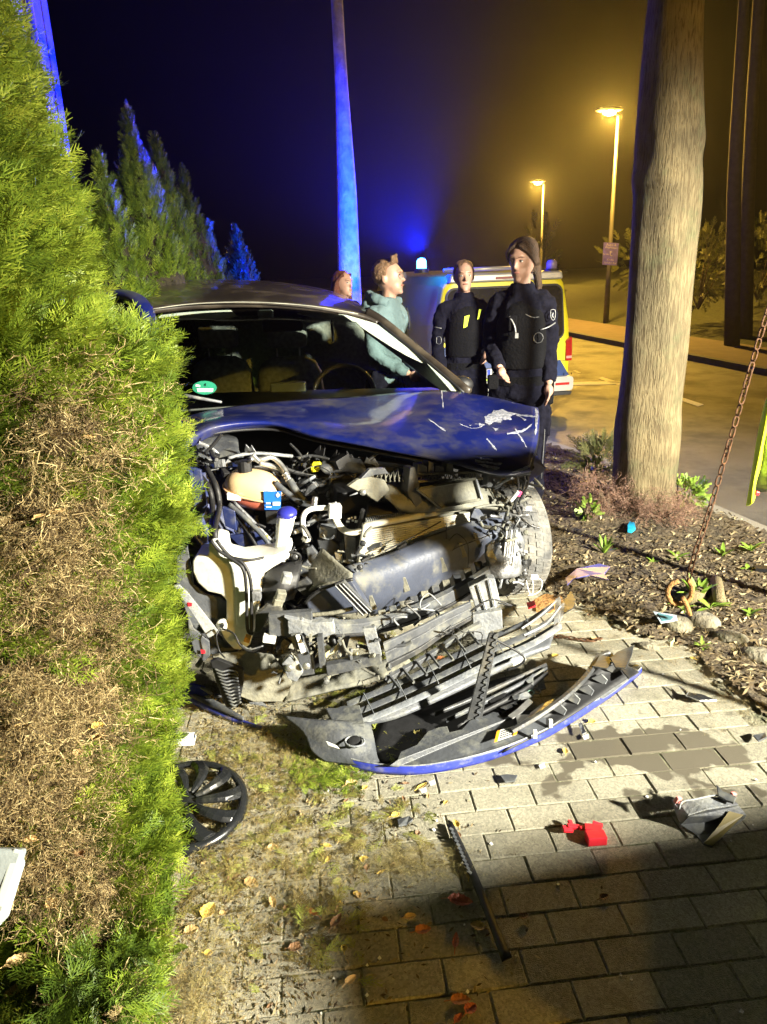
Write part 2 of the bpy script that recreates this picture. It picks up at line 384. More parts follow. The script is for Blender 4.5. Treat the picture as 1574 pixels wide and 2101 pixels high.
while len(pts) < 16000:
    x = random.uniform(-.3, 3); y = random.uniform(1.5, 6.5) if random.random() < .7 else random.uniform(2.2, 4)
    if inside(x, y, SOIL_EDGE): pts.append((x, y, soil_h(x, y)))
o = scatter('mulch', pts, M_MULCH, .014, flat=.7, lift=.002); tag(o, 'loose bark chips and dead leaf crumbs on the soil around the tree', 'mulch')
# ================================================================ FOLIAGE
def spray_template(nb=9, L=.11, wd=.0028, sub=3, seed=0, droop=.15):
    """one flat conifer spray: a bent stem with forked side twigs; returns quads"""
    r = random.Random(seed); Q = []
    def seg(p, d, ln, w0, w1, nrm):
        a = d.cross(nrm).normalized(); e = p + d * ln
        Q.append([p - a * w0, p + a * w0, e + a * w1, e - a * w1]); return e
    p = Vector((0, 0, 0)); d = Vector((1, 0, 0)); nrm = Vector((0, 0, 1)); st = L / nb
    for i in range(nb):
        t = i / nb; d = (d + Vector((0, r.uniform(-.12, .12), -droop * .12 + r.uniform(-.06, .1)))).normalized()
        e = seg(p, d, st, wd * (1.1 - .4 * t), wd * (1.0 - .4 * t), nrm)
        for s in (-1, 1):
            if r.random() < .12: continue
            ln = L * .46 * (1 - t) ** .7 * r.uniform(.7, 1.2) + L * .07
            k = max(2, int(sub * (1 - t) + 1.5)); q = p; dd = (d * .75 + d.cross(nrm) * s * .75 + Vector((0, 0, r.uniform(-.2, .35)))).normalized()
            for j in range(k):
                dd = (dd + d * .12 + Vector((0, 0, r.uniform(-.15, .15)))).normalized()
                q2 = seg(q, dd, ln / k, wd * .9, wd * (.9 if j < k - 1 else .5), nrm)
                if j < k - 1 or k > 2:
                    for s2 in (-1, 1):
                        if r.random() < .3: continue
                        d3 = (dd * .8 + dd.cross(nrm) * s2 * .6 + Vector((0, 0, r.uniform(-.2, .2)))).normalized()
                        seg(q, d3, ln * .33 * r.uniform(.6, 1.2), wd * .8, wd * .4, nrm)
                q = q2
        p = e
    return np.array([[tuple(v) for v in q] for q in Q])
def twig_template(seed=0, L=.15, w=.00095, n=6):
    r = random.Random(seed); Q = []
    def grow(p, d, ln, depth, wd):
        for i in range(n):
            d2 = (d + Vector((r.gauss(0, .36), r.gauss(0, .36), r.gauss(0, .36)))).normalized(); e = p + d2 * ln / n
            a = d2.cross(Vector((r.gauss(0, 1), r.gauss(0, 1), r.gauss(0, 1)))).normalized() * wd
            Q.append([p - a, p + a, e + a * .8, e - a * .8])
            if depth and r.random() < .7: grow(e, (d2 + Vector((r.gauss(0, .8), r.gauss(0, .8), r.gauss(0, .8)))).normalized(), ln * .45, depth - 1, wd * .75)
            p = e; d = d2
    grow(Vector((0, 0, 0)), Vector((1, 0, 0)), L, 2, w)
    return np.array([[tuple(v) for v in q] for q in Q])
def place(templates, pos, dirs, ups, scale, tint, name, m, parent, seed=3, tj=.12):
    r = np.random.default_rng(seed); pos = np.array(pos); dirs = np.array(dirs); ups = np.array(ups)
    dirs /= np.linalg.norm(dirs, axis=1)[:, None]; z = ups - dirs * np.sum(ups * dirs, 1)[:, None]; z /= np.linalg.norm(z, axis=1)[:, None] + 1e-9; y = np.cross(z, dirs)
    which = r.integers(0, len(templates), len(pos)); VV = []; TT = []
    for k, T in enumerate(templates):
        I = np.where(which == k)[0]
        if not len(I): continue
        R = np.stack([dirs[I], y[I], z[I]], 2); q = T.reshape(-1, 3)
        v = np.einsum('nij,qj->nqi', R, q) * scale[I][:, None, None] + pos[I][:, None, :]
        VV.append(v.reshape(-1, 3)); TT.append(np.repeat(tint[I], len(T)) + r.normal(0, tj, len(I) * len(T)))
    V = np.concatenate(VV); t = np.clip(np.concatenate(TT), 0, 1)
    o = fast(name, V, np.arange(len(V)).reshape(-1, 4), m, parent, tint=t); o['kind'] = 'stuff'; return o
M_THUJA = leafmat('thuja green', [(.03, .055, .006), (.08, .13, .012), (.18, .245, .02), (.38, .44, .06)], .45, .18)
M_DEAD = leafmat('thuja dead', [(.035, .022, .009), (.10, .065, .026), (.22, .16, .065), (.44, .35, .17)], .8, .15)
M_BARKB = mat('hedge bark', (.12, .085, .05), .9, var=.4, scale=20, bump=.8, bscale=60)
T_FINE = [spray_template(10, .10, .0012, 4, s) for s in range(7)]
T_MID = [spray_template(8, .15, .0026, 2, 20 + s) for s in range(4)]
T_COARSE = [spray_template(4, .2, .008, 1, 40 + s) for s in range(3)]
T_TWIG = [twig_template(s) for s in range(6)]
# near hedge: the face that runs along the pavement, as rows of (right outline x) at each height of the photograph
SIL0 = [(-260, 20), (-120, 30), (0, 42), (30, 48), (75, 88), (120, 108), (200, 128), (260, 140), (300, 160), (380, 182), (440, 190), (500, 212), (560, 218), (620, 232), (650, 262), (672, 330), (690, 352),
       (750, 366), (800, 362), (860, 372), (930, 376), (1000, 372), (1050, 388), (1085, 394), (1120, 374), (1200, 352), (1260, 358), (1330, 366), (1400, 372), (1440, 366), (1500, 348), (1560, 340), (1620, 352), (1700, 356),
       (1760, 352), (1830, 338), (1900, 330), (1960, 322), (2040, 312), (2101, 304), (2200, 290)]
SIL = [(y, x - float(np.interp(y, [150, 300, 440, 560, 620, 655, 700, 750], [52, 44, 30, 32, 42, 40, 18, 0]))) for y, x in SIL0]
def hedge_pt(u, py):
    """u 0..1 from the left edge of the view to the outline, >1 wraps round behind it"""
    sx = np.interp(py, [a[0] for a in SIL], [a[1] for a in SIL])
    gy = G(sx, max(py, 1000)).y - .04 if py > 1000 else 99
    ys = min(2.3, gy); gy0 = G(-120, max(py, 1000)).y - .04 if py > 1000 else 99; y0 = min(1.3, gy0)
    if u <= 1: return P(-130 + (sx + 130) * math.sin(u * math.pi / 2) ** .9, py, y0 + (ys - y0) * (1 - math.cos(u * math.pi / 2)) ** 1.0)
    a = P(sx, py, ys); return a + Vector((-.35, .55, 0)) * (u - 1)
hedge = thing('conifer_hedge', 'tall near conifer hedge with bright green sprays and a brown dead middle', 'hedge', (-1.1, 1.8, 0))
rr = random.Random(11)
def fbm(x, y): return .5 + .5 * (math.sin(x * 1.3 + 2 * math.sin(y * .9)) * math.sin(y * 1.7 + 1.5 * math.sin(x * .7)) * .7 + .3 * math.sin(x * 3.1 + y * 2.3))
def deadness(px, py):
    """brown inner area (colour of the plant itself)"""
    d = 0
    for cx, cy, rx, ry, wgt in ((120, 1130, 125, 160, 1), (170, 1290, 160, 160, 1), (110, 1520, 185, 160, 1), (90, 1720, 180, 150, 1), (120, 860, 60, 90, .9), (60, 1650, 150, 110, 1), (240, 960, 60, 60, .6), (190, 1830, 110, 80, .8)):
        d = max(d, wgt * (1.35 - math.hypot((px - cx) / rx, (py - cy) / ry)))
    for cx, cy, rx, ry in ((50, 1330, 120, 75), (20, 1000, 70, 120), (330, 1250, 120, 420), (300, 1700, 165, 190), (180, 1000, 60, 60), (30, 1960, 200, 120), (210, 1130, 40, 60)):
        d -= max(0, 1.4 * (1.1 - math.hypot((px - cx) / rx, (py - cy) / ry)))
    return d + .35 * (fbm(px / 28, py / 28) - .5)
LP = Vector((6, -1, 2.6))
gp, gd, gu, gs, gt = [], [], [], [], []; dp, dd_, du, ds, dt = [], [], [], [], []
for k in range(11000):
    py = rr.uniform(-260, 2180); u = rr.uniform(.05, 1.25); p = hedge_pt(u, py); q = hedge_pt(u, py + 12); e = hedge_pt(u + .02, py)
    nrm = (e - p).cross(q - p)
    if nrm.length < 1e-9: nrm = Vector((1, -.5, 0))
    nrm.normalize()
    if nrm.dot(Vector((1, -.35, 0))) < 0: nrm = -nrm
    # pixel of this spot
    v = p - Vector((0, 0, EYE)); wz = v.dot(_f); px = CX + F * v.dot(R2) / wz
    dn = deadness(px, py) if u < 1.02 and py > 790 else -1
    if rr.random() < .5 + dn * 2.2 - .5 + .0 and dn > .05:
        dep = rr.uniform(.02, .15); pp_ = p - nrm * dep
        dp.append(tuple(pp_)); dd_.append(tuple(nrm * .5 + Vector((rr.gauss(0, .6), rr.gauss(0, .6), rr.gauss(.3, .7))))); du.append((rr.gauss(0, 1), rr.gauss(0, 1), rr.gauss(0, 1))); ds.append(rr.uniform(.6, 1.3)); dt.append(rr.uniform(.1, .9))
        if rr.random() < .75: continue
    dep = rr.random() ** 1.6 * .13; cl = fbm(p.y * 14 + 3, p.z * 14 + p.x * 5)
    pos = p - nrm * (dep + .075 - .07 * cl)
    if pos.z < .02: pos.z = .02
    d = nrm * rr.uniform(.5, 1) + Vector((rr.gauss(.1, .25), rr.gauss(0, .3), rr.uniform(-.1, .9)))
    gp.append(tuple(pos)); gd.append(tuple(d)); gu.append(tuple(Vector((rr.gauss(0, .5), rr.gauss(0, .5), 1)) + nrm * .5)); gs.append(rr.uniform(.65, 1.2)); gt.append(.12 + .62 * cl - dep * 2.4 + rr.uniform(-.1, .25))  # deeper sprays and hollows get darker tint: gap shade put into the colour
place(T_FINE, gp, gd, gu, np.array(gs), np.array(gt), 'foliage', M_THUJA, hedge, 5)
for k in range(1900):
    px = rr.uniform(-100, 340); py = rr.uniform(820, 1950); sx = np.interp(py, [a[0] for a in SIL], [a[1] for a in SIL])
    if deadness(px, py) < .15 or px > sx - 15: continue
    u = math.asin(min(1, max(0, ((px + 130) / (sx + 130)) ** (1 / .9)))) * 2 / math.pi
    p = hedge_pt(u, py) + Vector((-.06, .03, 0)) * rr.uniform(0, 1.6)
    dp.append(tuple(p)); dd_.append((rr.gauss(.4, .6), rr.gauss(-.2, .6), rr.gauss(.2, .8))); du.append((rr.gauss(0, 1), rr.gauss(0, 1), rr.gauss(0, 1))); ds.append(rr.uniform(.5, 1.2)); dt.append(rr.uniform(.1, .95))
place(T_TWIG, dp, dd_, du, np.array(ds), np.array(dt), 'dead_foliage', M_DEAD, hedge, 6, .2)
dpx = [dp[i] for i in range(0, len(dp), 2)]
place(T_FINE, dpx, dd_[::2], du[::2], np.array(ds[::2]) * .7, np.array(dt[::2]), 'brown_foliage', M_DEAD, hedge, 8, .2)
# dark inside of the hedge, so that no light shows through, and its stems
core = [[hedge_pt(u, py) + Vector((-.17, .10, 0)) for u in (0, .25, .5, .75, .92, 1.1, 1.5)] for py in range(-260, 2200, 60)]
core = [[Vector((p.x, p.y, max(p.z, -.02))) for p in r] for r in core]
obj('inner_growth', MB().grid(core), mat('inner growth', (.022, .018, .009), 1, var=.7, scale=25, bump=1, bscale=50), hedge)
for (pts, r) in (([(95, 1180), (130, 1320), (120, 1450), (90, 1600)], .004), ([(200, 1100), (215, 1250), (180, 1380)], .003), ([(60, 1150), (90, 1260), (180, 1330), (250, 1290)], .0035), ([(160, 1480), (220, 1400), (300, 1350)], .003), ([(150, 900), (140, 1000), (160, 1120)], .0035), ([(240, 1560), (180, 1660), (120, 1740)], .004), ([(300, 1610), (210, 1720), (130, 1850)], .004), ([(20, 1890), (60, 1780), (95, 1640), (110, 1500)], .008), ([(40, 1900), (110, 1800), (160, 1760)], .007), ([(75, 1830), (100, 1600), (140, 1300), (150, 1150)], .009), ([(130, 1260), (150, 1180), (190, 1110)], .011), ([(10, 1560), (100, 1450), (160, 1370), (260, 1300)], .005)):
    q = []
    for px, py in pts:
        sx = np.interp(py, [a[0] for a in SIL], [a[1] for a in SIL]); u = math.asin(((px + 130) / (sx + 130)) ** (1 / .9)) * 2 / math.pi; q.append(hedge_pt(u, py) + Vector((-.05, .03, 0)))
    obj('branch', MB().tube(cr1(q, 4), r, 6), M_BARKB, hedge, smooth=True)
def conifer(pts_px, Y, wbase, label, n, T, tlo=.1, thi=.5, seed=1):
    """pts_px = peak pixel; cone of sprays down to the ground, uneven outline"""
    r = random.Random(seed); top = P(pts_px[0], pts_px[1], Y); H = top.z
    t = thing('conifer_tree', label, 'conifer', (top.x, Y, 0)); p, d, u, s, ti = [], [], [], [], []
    lean = r.uniform(-.05, .05)
    for k in range(n):
        f = r.random() ** .75; z = H * (1 - f); ra = min(wbase * 1.5 * f ** 1.2, wbase) * (.80 + .25 * math.sin(z * 9 + seed) * math.sin(z * 4.1 + seed * 2)) + .005; a = r.uniform(0, 2 * math.pi)
        ra *= r.uniform(.8, 1.05); out = Vector((math.cos(a), math.sin(a), 0)); q = Vector((top.x + lean * f, Y, z)) + out * ra
        p.append(tuple(q)); d.append(tuple(out * .6 + Vector((r.gauss(0, .2), r.gauss(0, .2), r.uniform(.9, 1.8))))); u.append(tuple(out + Vector((r.gauss(0, .4), r.gauss(0, .4), 0)))); s.append(r.uniform(.6, 1.1) * (1.1 - .65 * (z / H) ** 3)); ti.append(r.uniform(tlo, thi))
    for k in range(30):
        z = H - r.random() * .22; p.append((top.x, Y, z - .06)); d.append((r.gauss(0, .2), r.gauss(0, .2), 1)); u.append((r.gauss(0, 1), r.gauss(0, 1), 0)); s.append(r.uniform(.6, .9)); ti.append(thi)
    place(T, p, d, u, np.array(s), np.array(ti), 'crown', M_THUJA, t, seed)
    obj('trunk', MB().tube([(top.x, Y, -.02), (top.x, Y, H * .5), (top.x, Y, H * .9)], [.05, .035, .01], 7), M_BARKB, t, smooth=True)
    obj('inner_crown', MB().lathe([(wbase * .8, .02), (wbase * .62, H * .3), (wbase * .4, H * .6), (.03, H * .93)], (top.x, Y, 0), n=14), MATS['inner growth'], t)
conifer((203, 322), 4.7, .46, 'short conifer nearest the car roof on its left, behind the hedge', 2300, T_MID, .15, .6, 3)
conifer((262, 228), 5.6, .62, 'tallest conifer of the row behind the wrecked car', 3200, T_MID, .15, .55, 4)
conifer((318, 280), 6.6, .62, 'second tallest conifer, just right of the tallest one', 2800, T_MID, .1, .5, 5)
conifer((375, 345), 7.8, .62, 'conifer with a blue lit right side behind the car roof', 1700, T_MID, .1, .4, 6)
conifer((425, 455), 9.0, .5, 'low conifer glowing blue at the end of the row', 1300, T_MID, .1, .4, 7)
conifer((483, 468), 10.5, .6, 'faint round topped conifer in blue shadow behind the car', 1200, T_COARSE, .1, .3, 8)
#conifer((112, 30), 3.9, .5, 'dark conifer behind the near hedge at the upper left', 1300, T_MID, .1, .5, 9)
# ---------------------------------------------------------------- street tree
def bark_mat():
    m = mat('street tree bark', (.145, .115, .062), .9, var=.35, scale=4, dirt=(.085, .10, .045), dscale=5, damt=.35)
    n = m.node_tree; L = n.links; g = n.nodes.new('ShaderNodeNewGeometry'); mp = n.nodes.new('ShaderNodeVectorMath'); mp.operation = 'MULTIPLY'; mp.inputs[1].default_value = (120, 120, 11)
    L.new(g.outputs['Position'], mp.inputs[0]); nz = n.nodes.new('ShaderNodeTexNoise'); nz.inputs['Scale'].default_value = 1; nz.inputs['Detail'].default_value = 4; nz.inputs['Distortion'].default_value = .8; L.new(mp.outputs[0], nz.inputs['Vector'])
    r = n.nodes.new('ShaderNodeValToRGB'); r.color_ramp.elements[0].position = .42; r.color_ramp.elements[1].position = .56; L.new(nz.outputs[0], r.inputs[0])
    bp = n.nodes.new('ShaderNodeBump'); bp.inputs['Strength'].default_value = .6; bp.inputs['Distance'].default_value = .008; L.new(r.outputs[0], bp.inputs['Height'])
    b = n.nodes['Principled BSDF']; src = b.inputs['Base Color'].links[0].from_socket; mx = n.nodes.new('ShaderNodeMix'); mx.data_type = 'RGBA'; mx.blend_type = 'MULTIPLY'; mx.inputs[0].default_value = 1
    r2 = n.nodes.new('ShaderNodeValToRGB'); r2.color_ramp.elements[0].color = (.62, .56, .48, 1); r2.color_ramp.elements[1].color = (1.15, 1.15, 1.1, 1); r2.color_ramp.elements[0].position = .36; r2.color_ramp.elements[1].position = .52; L.new(nz.outputs[0], r2.inputs[0])
    L.new(src, mx.inputs[6]); L.new(r2.outputs[0], mx.inputs[7]); L.new(mx.outputs[2], b.inputs['Base Color']); L.new(bp.outputs[0], b.inputs['Normal']); return m
M_BARK = bark_mat()
TY = 4.75
prof = [(1062, 1268, 1392), (1040, 1278, 1388), (1000, 1262, 1383), (950, 1262, 1388), (880, 1264, 1394), (830, 1270, 1393), (760, 1278, 1400), (700, 1283, 1407), (600, 1290, 1415), (500, 1296, 1424), (450, 1300, 1430), (400, 1302, 1434), (370, 1300, 1436), (330, 1306, 1436), (290, 1308, 1443), (250, 1311, 1441), (150, 1320, 1440), (60, 1328, 1441), (-60, 1340, 1446), (-200, 1350, 1450)]
tree = thing('street_tree', 'tall ridged tree trunk standing in the planting strip on the right', 'tree', (P(1330, 1045, TY).x, TY, 0))
R = []
for k, (py, x0, x1) in enumerate(prof):
    a, b = P(x0, py, TY), P(x1, py, TY); c = (a + b) / 2; r = (b - a).length / 2; n = 40; fl = max(0, 1 - k / 3.5)
    R.append([c + Vector((math.cos(2 * math.pi * j / n), math.sin(2 * math.pi * j / n), 0)) * r * (1 + .035 * math.sin(5 * 2 * math.pi * j / n + k * .4) + fl * .16 * max(0, math.sin(6 * 2 * math.pi * j / n + 1)) + random.uniform(-.012, .012)) for j in range(n)])
R = [cr1([r[j] for r in R], 3) for j in range(40)]; R = [[R[j][i] for j in range(40)] for i in range(len(R[0]))]
R = [[p.copy() for p in r] for r in R]
for v in R[0]: v.z = -.03
obj('trunk', MB().rings(R), M_BARK, tree, smooth=True)
topc = sum(R[-1], Vector()) / 40
mb = MB(); rt = random.Random(5)
for k in range(9):
    a = k * .7; d = Vector((math.cos(a), math.sin(a), rt.uniform(.6, 1.5))).normalized(); p = topc.copy(); q = [p]
    for i in range(6): d = (d + Vector((rt.gauss(0, .2), rt.gauss(0, .2), .1))).normalized(); p = p + d * .45; q.append(p)
    mb.tube(q, [.09 - .013 * i for i in range(7)], 7)
    for i in (3, 4, 5, 6):
        e = q[i] + Vector((rt.gauss(0, .5), rt.gauss(0, .5), rt.uniform(.1, .7))); mb.tube([q[i], e, e + Vector((rt.gauss(0, .4), rt.gauss(0, .4), rt.uniform(-.1, .4)))], [.025, .012, .004], 5)
obj('limbs', mb, M_BARK, tree, smooth=True)
# trunk lit blue in the middle distance, and trunks in the dark wood on the right
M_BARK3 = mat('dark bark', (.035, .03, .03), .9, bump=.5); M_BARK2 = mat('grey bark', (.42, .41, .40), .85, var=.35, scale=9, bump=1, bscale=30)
def far_trunk(prof, Y, label, m=M_BARK2, group=None):
    o = thing('tree', label, 'tree', (P(prof[0][1], prof[0][0], Y).x, Y, 0), group); R = []
    for (py, x0, x1) in prof:
        a, b = P(x0, py, Y), P(x1, py, Y); c = (a + b) / 2; r = abs(b.x - a.x) / 2
        R.append([c + Vector((math.cos(2 * math.pi * j / 14) * r, math.sin(2 * math.pi * j / 14) * r, 0)) for j in range(14)])
    for v in R[0]: v.z = -.1
    obj('trunk', MB().rings(R), m, o, smooth=True)
    c = sum(R[-1], Vector()) / 14; mb = MB()
    for k in range(5):
        d = Vector((rt.gauss(0, .6), rt.gauss(0, .6), 1)).normalized(); mb.tube([c - Vector((0, 0, .1)), c + d * .7, c + d * 1.3 + Vector((rt.gauss(0, .3), rt.gauss(0, .3), .2))], [r * .5, r * .3, r * .1], 6)
    obj('limbs', mb, m, o, smooth=True); return o
far_trunk([(700, 692, 748), (540, 693, 738), (400, 692, 732), (200, 688, 716), (100, 684, 709), (-60, 676, 700)], 10.5, 'straight tree trunk glowing blue behind the man in the hoodie')
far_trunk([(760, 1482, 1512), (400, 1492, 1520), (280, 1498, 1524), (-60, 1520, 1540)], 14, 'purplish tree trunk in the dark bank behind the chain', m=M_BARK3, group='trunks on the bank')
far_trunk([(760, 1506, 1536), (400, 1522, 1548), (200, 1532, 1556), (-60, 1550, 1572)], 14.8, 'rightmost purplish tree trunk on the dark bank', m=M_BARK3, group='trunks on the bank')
# house corner lit blue
hm = mat('pale render', (.62, .60, .58), .8, var=.08, scale=3, bump=.15, bscale=40)
c0 = P(118, 150, 11.5); HR_ = Matrix.Rotation(rad(27), 3, 'Z'); hx = Vector((c0.x, 11.5, 0))
house = thing('house', 'pale rendered house corner lit blue behind the near hedge', 'house', (c0.x - 2, 14, 0))
def hb(nm, c, d, m): 
    return obj(nm, MB().box(hx + HR_ @ Vector(c), d, M=HR_), m, house)
hb('wall', (-3, 3, 4.3), (6, 6, 8.8), hm)
p_ = hx + HR_ @ Vector((-.22, -.06, 0)); obj('downpipe', MB().tube([p_, p_ + Vector((0, 0, 8.6))], .045, 10), mat('zinc', (.45, .46, .48), .4, .6), house, smooth=True)
hb('corner_board', (-.03, -.012, 4.3), (.07, .03, 8.7), hm)
rq = lambda *v: hx + HR_ @ Vector(v)
obj('roof', MB().plate([rq(.4, -.4, 8.7), rq(-6.4, -.4, 8.7), rq(-6.4, 3, 11), rq(.4, 3, 11)], Vector((0, 0, .15))).plate([rq(.4, 6.4, 8.7), rq(-6.4, 6.4, 8.7), rq(-6.4, 3, 11), rq(.4, 3, 11)], Vector((0, 0, .15))), mat('roof tiles', (.1, .04, .03), .8), house)
# ================================================================ WRECKED CAR
M_BLUE = mat('blue car paint', (.007, .013, .115), .28, .0, var=.15, scale=3, coat=.5, dirt=(.045, .045, .06), dscale=4.5, damt=.6)
M_EDGE = mat('scuffed blue bumper paint', (.03, .045, .34), .35, var=.2, scale=20, coat=.4, dirt=(.20, .20, .24), dscale=30, damt=.25)
M_ROOFP = mat('dusty roof in dim light', (.035, .028, .022), .38, 0, var=.3, scale=4, coat=.6, dirt=(.10, .08, .05), dscale=4, damt=.5)  # blue paint in poor light: brown dimness put into the colour, plus dust
M_GREY = mat('grey plastic', (.06, .064, .072), .5, var=.25, scale=14, bump=.15, bscale=80, dirt=(.17, .17, .14), dscale=12, damt=.45)
M_LGREY = mat('light scuffed plastic', (.17, .18, .195), .5, var=.25, scale=14, bump=.25, bscale=80, dirt=(.36, .36, .32), dscale=16, damt=.5)
M_DUST = mat('dusty plastic', (.11, .11, .095), .8, var=.3, scale=10, bump=.3, bscale=70, dirt=(.22, .21, .155), dscale=9, damt=.75)
M_ABS = mat('blue grey absorber plastic', (.05, .058, .085), .42, var=.2, scale=8, bump=.1, bscale=60, dirt=(.15, .145, .11), dscale=7, damt=.35)
M_ALU = mat('bright metal', (.62, .62, .60), .35, .85, var=.2, scale=20, bump=.2, bscale=60)
M_WPL = mat('white tank plastic', (.70, .69, .61), .45, var=.08, scale=8, bump=.08, bscale=30, dirt=(.42, .39, .28), dscale=7, damt=.3)
M_WHITE = mat('white plastic', (.78, .78, .74), .4, var=.06)
M_BLK = mat('deep black rubber', (.012, .012, .013), .55, var=.3, scale=30, bump=.1)
M_RUB = mat('tyre rubber', (.075, .075, .075), .85, var=.3, scale=20, bump=.4, bscale=60, dirt=(.22, .21, .18), dscale=7, damt=.7)
M_STEEL = mat('scraped steel', (.24, .25, .265), .45, .5, var=.4, scale=22, bump=.5, bscale=40, dirt=(.12, .11, .10), dscale=14, damt=.5)
M_FIN = mat('condenser fins', (.50, .48, .39), .6, .3, var=.15, scale=30)
M_TRIM = mat('pale roof trim', (.42, .47, .40), .7, var=.1, scale=6, bump=.1)
M_INT = mat('dark seat fabric', (.28, .32, .28), .9, var=.3, scale=40, bump=.3, bscale=200)
M_DBLUE = mat('blue inner metal', (.02, .03, .11), .4, .2, var=.4, scale=8, dirt=(.12, .12, .12), dscale=10, damt=.4)
M_RED = mat('red plastic', (.65, .02, .035), .45, var=.1, bump=.05)
car = thing('wrecked_car', 'dark blue hatchback with its whole front end torn off, standing against the hedge', 'car', (-.45, 4.4, 0))
def K(name, m, smooth=False, bevel=.0015, solid=0, sub=0, **k):
    def f(mb): return obj(name, mb, m, car, smooth=smooth, bevel=bevel, solid=solid, sub=sub)
    return f
def sheet(name, rows, m, solid=.004, nu=4, nv=4, parent=None, bevel=0, dent=0, seed=0):
    g = smooth_grid([PP(r) for r in rows], nu, nv)
    if dent:
        r = random.Random(seed); ph = [r.uniform(0, 6) for _ in range(4)]
        g = [[p + Vector((0, -math.sin(p.x * 17 + ph[0]) * math.sin(p.z * 23 + p.y * 9 + ph[1]) * dent, math.sin(p.x * 11 + ph[2]) * math.sin(p.y * 13 + ph[3]) * dent)) for p in q] for q in g]
    return obj(name, MB().grid(g), m, car if parent is None else parent, smooth=True, solid=solid, bevel=bevel)
# --- roof
roof = sheet('roof', [[(300, 640, 4.3), (400, 629, 4.4), (520, 625, 4.45), (640, 633, 4.5), (735, 648, 4.55), (776, 664, 4.55)],
    [(292, 612, 4.75), (400, 603, 4.85), (520, 603, 4.9), (640, 611, 4.95), (725, 630, 4.95), (768, 655, 4.9)],
    [(262, 597, 5.5), (380, 584, 5.7), (500, 584, 5.8), (600, 590, 5.8), (690, 607, 5.7), (752, 636, 5.5)],
    [(250, 606, 6.2), (380, 592, 6.4), (500, 592, 6.5), (600, 600, 6.5), (690, 618, 6.4), (745, 650, 6.2)],
    [(250, 720, 6.7), (380, 715, 6.9), (500, 715, 7.0), (600, 718, 7.0), (690, 728, 6.9), (740, 740, 6.6)]], M_ROOFP, .03, 4, 4)
obj('roof_edge_strip', MB().tube(cr1(PP([(312, 634, 4.27), (400, 623, 4.36), (520, 620, 4.4), (640, 628, 4.45), (735, 644, 4.5)]), 4), .0035, 6), mat('rain seal', (.5, .5, .42), .3, .5), car, smooth=True)
# --- left (picture left) door frame arc and side window
arc = [(214, 606, 4.5), (245, 604, 4.45), (278, 612, 4.35), (298, 636, 4.25), (306, 668, 4.15), (310, 700, 4.05)]
M_REFB = mat('blue gloss door frame', (.01, .02, .28), .18, coat=1)
obj('door_frame', MB().tube(cr1(PP(arc), 5), [(.05, .03)] * 26, 10), M_BLUE, car, smooth=True)
obj('inner_door_frame', MB().tube(cr1(PP([(210, 622, 4.55), (238, 620, 4.5), (262, 632, 4.4), (278, 655, 4.3), (284, 690, 4.2)]), 5), [(.028, .02)] * 21, 8), M_REFB, car, smooth=True)
obj('side_window', MB().plate(PP([(205, 626, 4.6), (240, 626, 4.5), (262, 640, 4.42), (276, 668, 4.35), (282, 720, 4.25), (205, 760, 4.4)]), .004), glass_mat('side glass', (.35, .4, .45)), car)
obj('seat_belt_panel', MB().plate(PP([(230, 690, 4.6), (282, 640, 4.6), (290, 655, 4.58), (238, 712, 4.58)]), .01), M_REFB, car)
# --- windscreen
ws = smooth_grid([PP(r) for r in [[(322, 648, 4.30), (440, 636, 4.42), (560, 634, 4.46), (680, 642, 4.52), (772, 664, 4.55)],
    [(345, 725, 4.08), (470, 712, 4.16), (600, 710, 4.22), (740, 718, 4.30), (858, 732, 4.36)],
    [(378, 836, 3.78), (500, 828, 3.86), (650, 822, 3.95), (800, 815, 4.05), (948, 806, 4.12)]]], 4, 6)
wind = obj('windscreen', MB().grid(ws), glass_mat('windscreen glass', (.9, .96, .92)), car, smooth=True)
wb = bvh(wind)
for nm, poly in (('trim', [(326, 650), (340, 641), (470, 633), (488, 648), (470, 653), (372, 656), (345, 664), (338, 690), (352, 745), (376, 812), (364, 812), (340, 740), (327, 690)]),
                 ('trim', [(610, 643), (632, 636), (700, 643), (772, 664), (860, 732), (948, 806), (912, 806), (840, 748), (752, 682), (730, 660), (648, 652)])):
    pts = []
    for i in range(len(poly)):
        a, b = poly[i], poly[(i + 1) % len(poly)]
        for k in range(3): pts.append((a[0] + (b[0] - a[0]) * k / 3, a[1] + (b[1] - a[1]) * k / 3))
    dpts = []
    for (x, y) in pts:
        yy = np.interp(y, [630, 836], [4.52, 4.0]) + .0002 * (x - 600) + .03; dpts.append(P(x, y, yy))
    obj(nm, MB().plate(dpts, .006), M_TRIM, car)
obj('screen_seal', MB().tube(cr1(PP([(776, 662, 4.52), (860, 728, 4.34), (952, 806, 4.1)]), 5), .009, 6), M_BLK, car, smooth=True)
obj('outer_pillar', MB().tube(cr1(PP([(752, 640, 4.62), (790, 664, 4.56), (870, 730, 4.40), (962, 806, 4.14)]), 5), [(.022, .03)] * 16, 8), M_ROOFP, car, smooth=True)
# mirror on the far door
obj('door_mirror', MB().ell(P(946, 790, 4.35), (.075, .05, .055), 9), M_BLK, car, smooth=True)
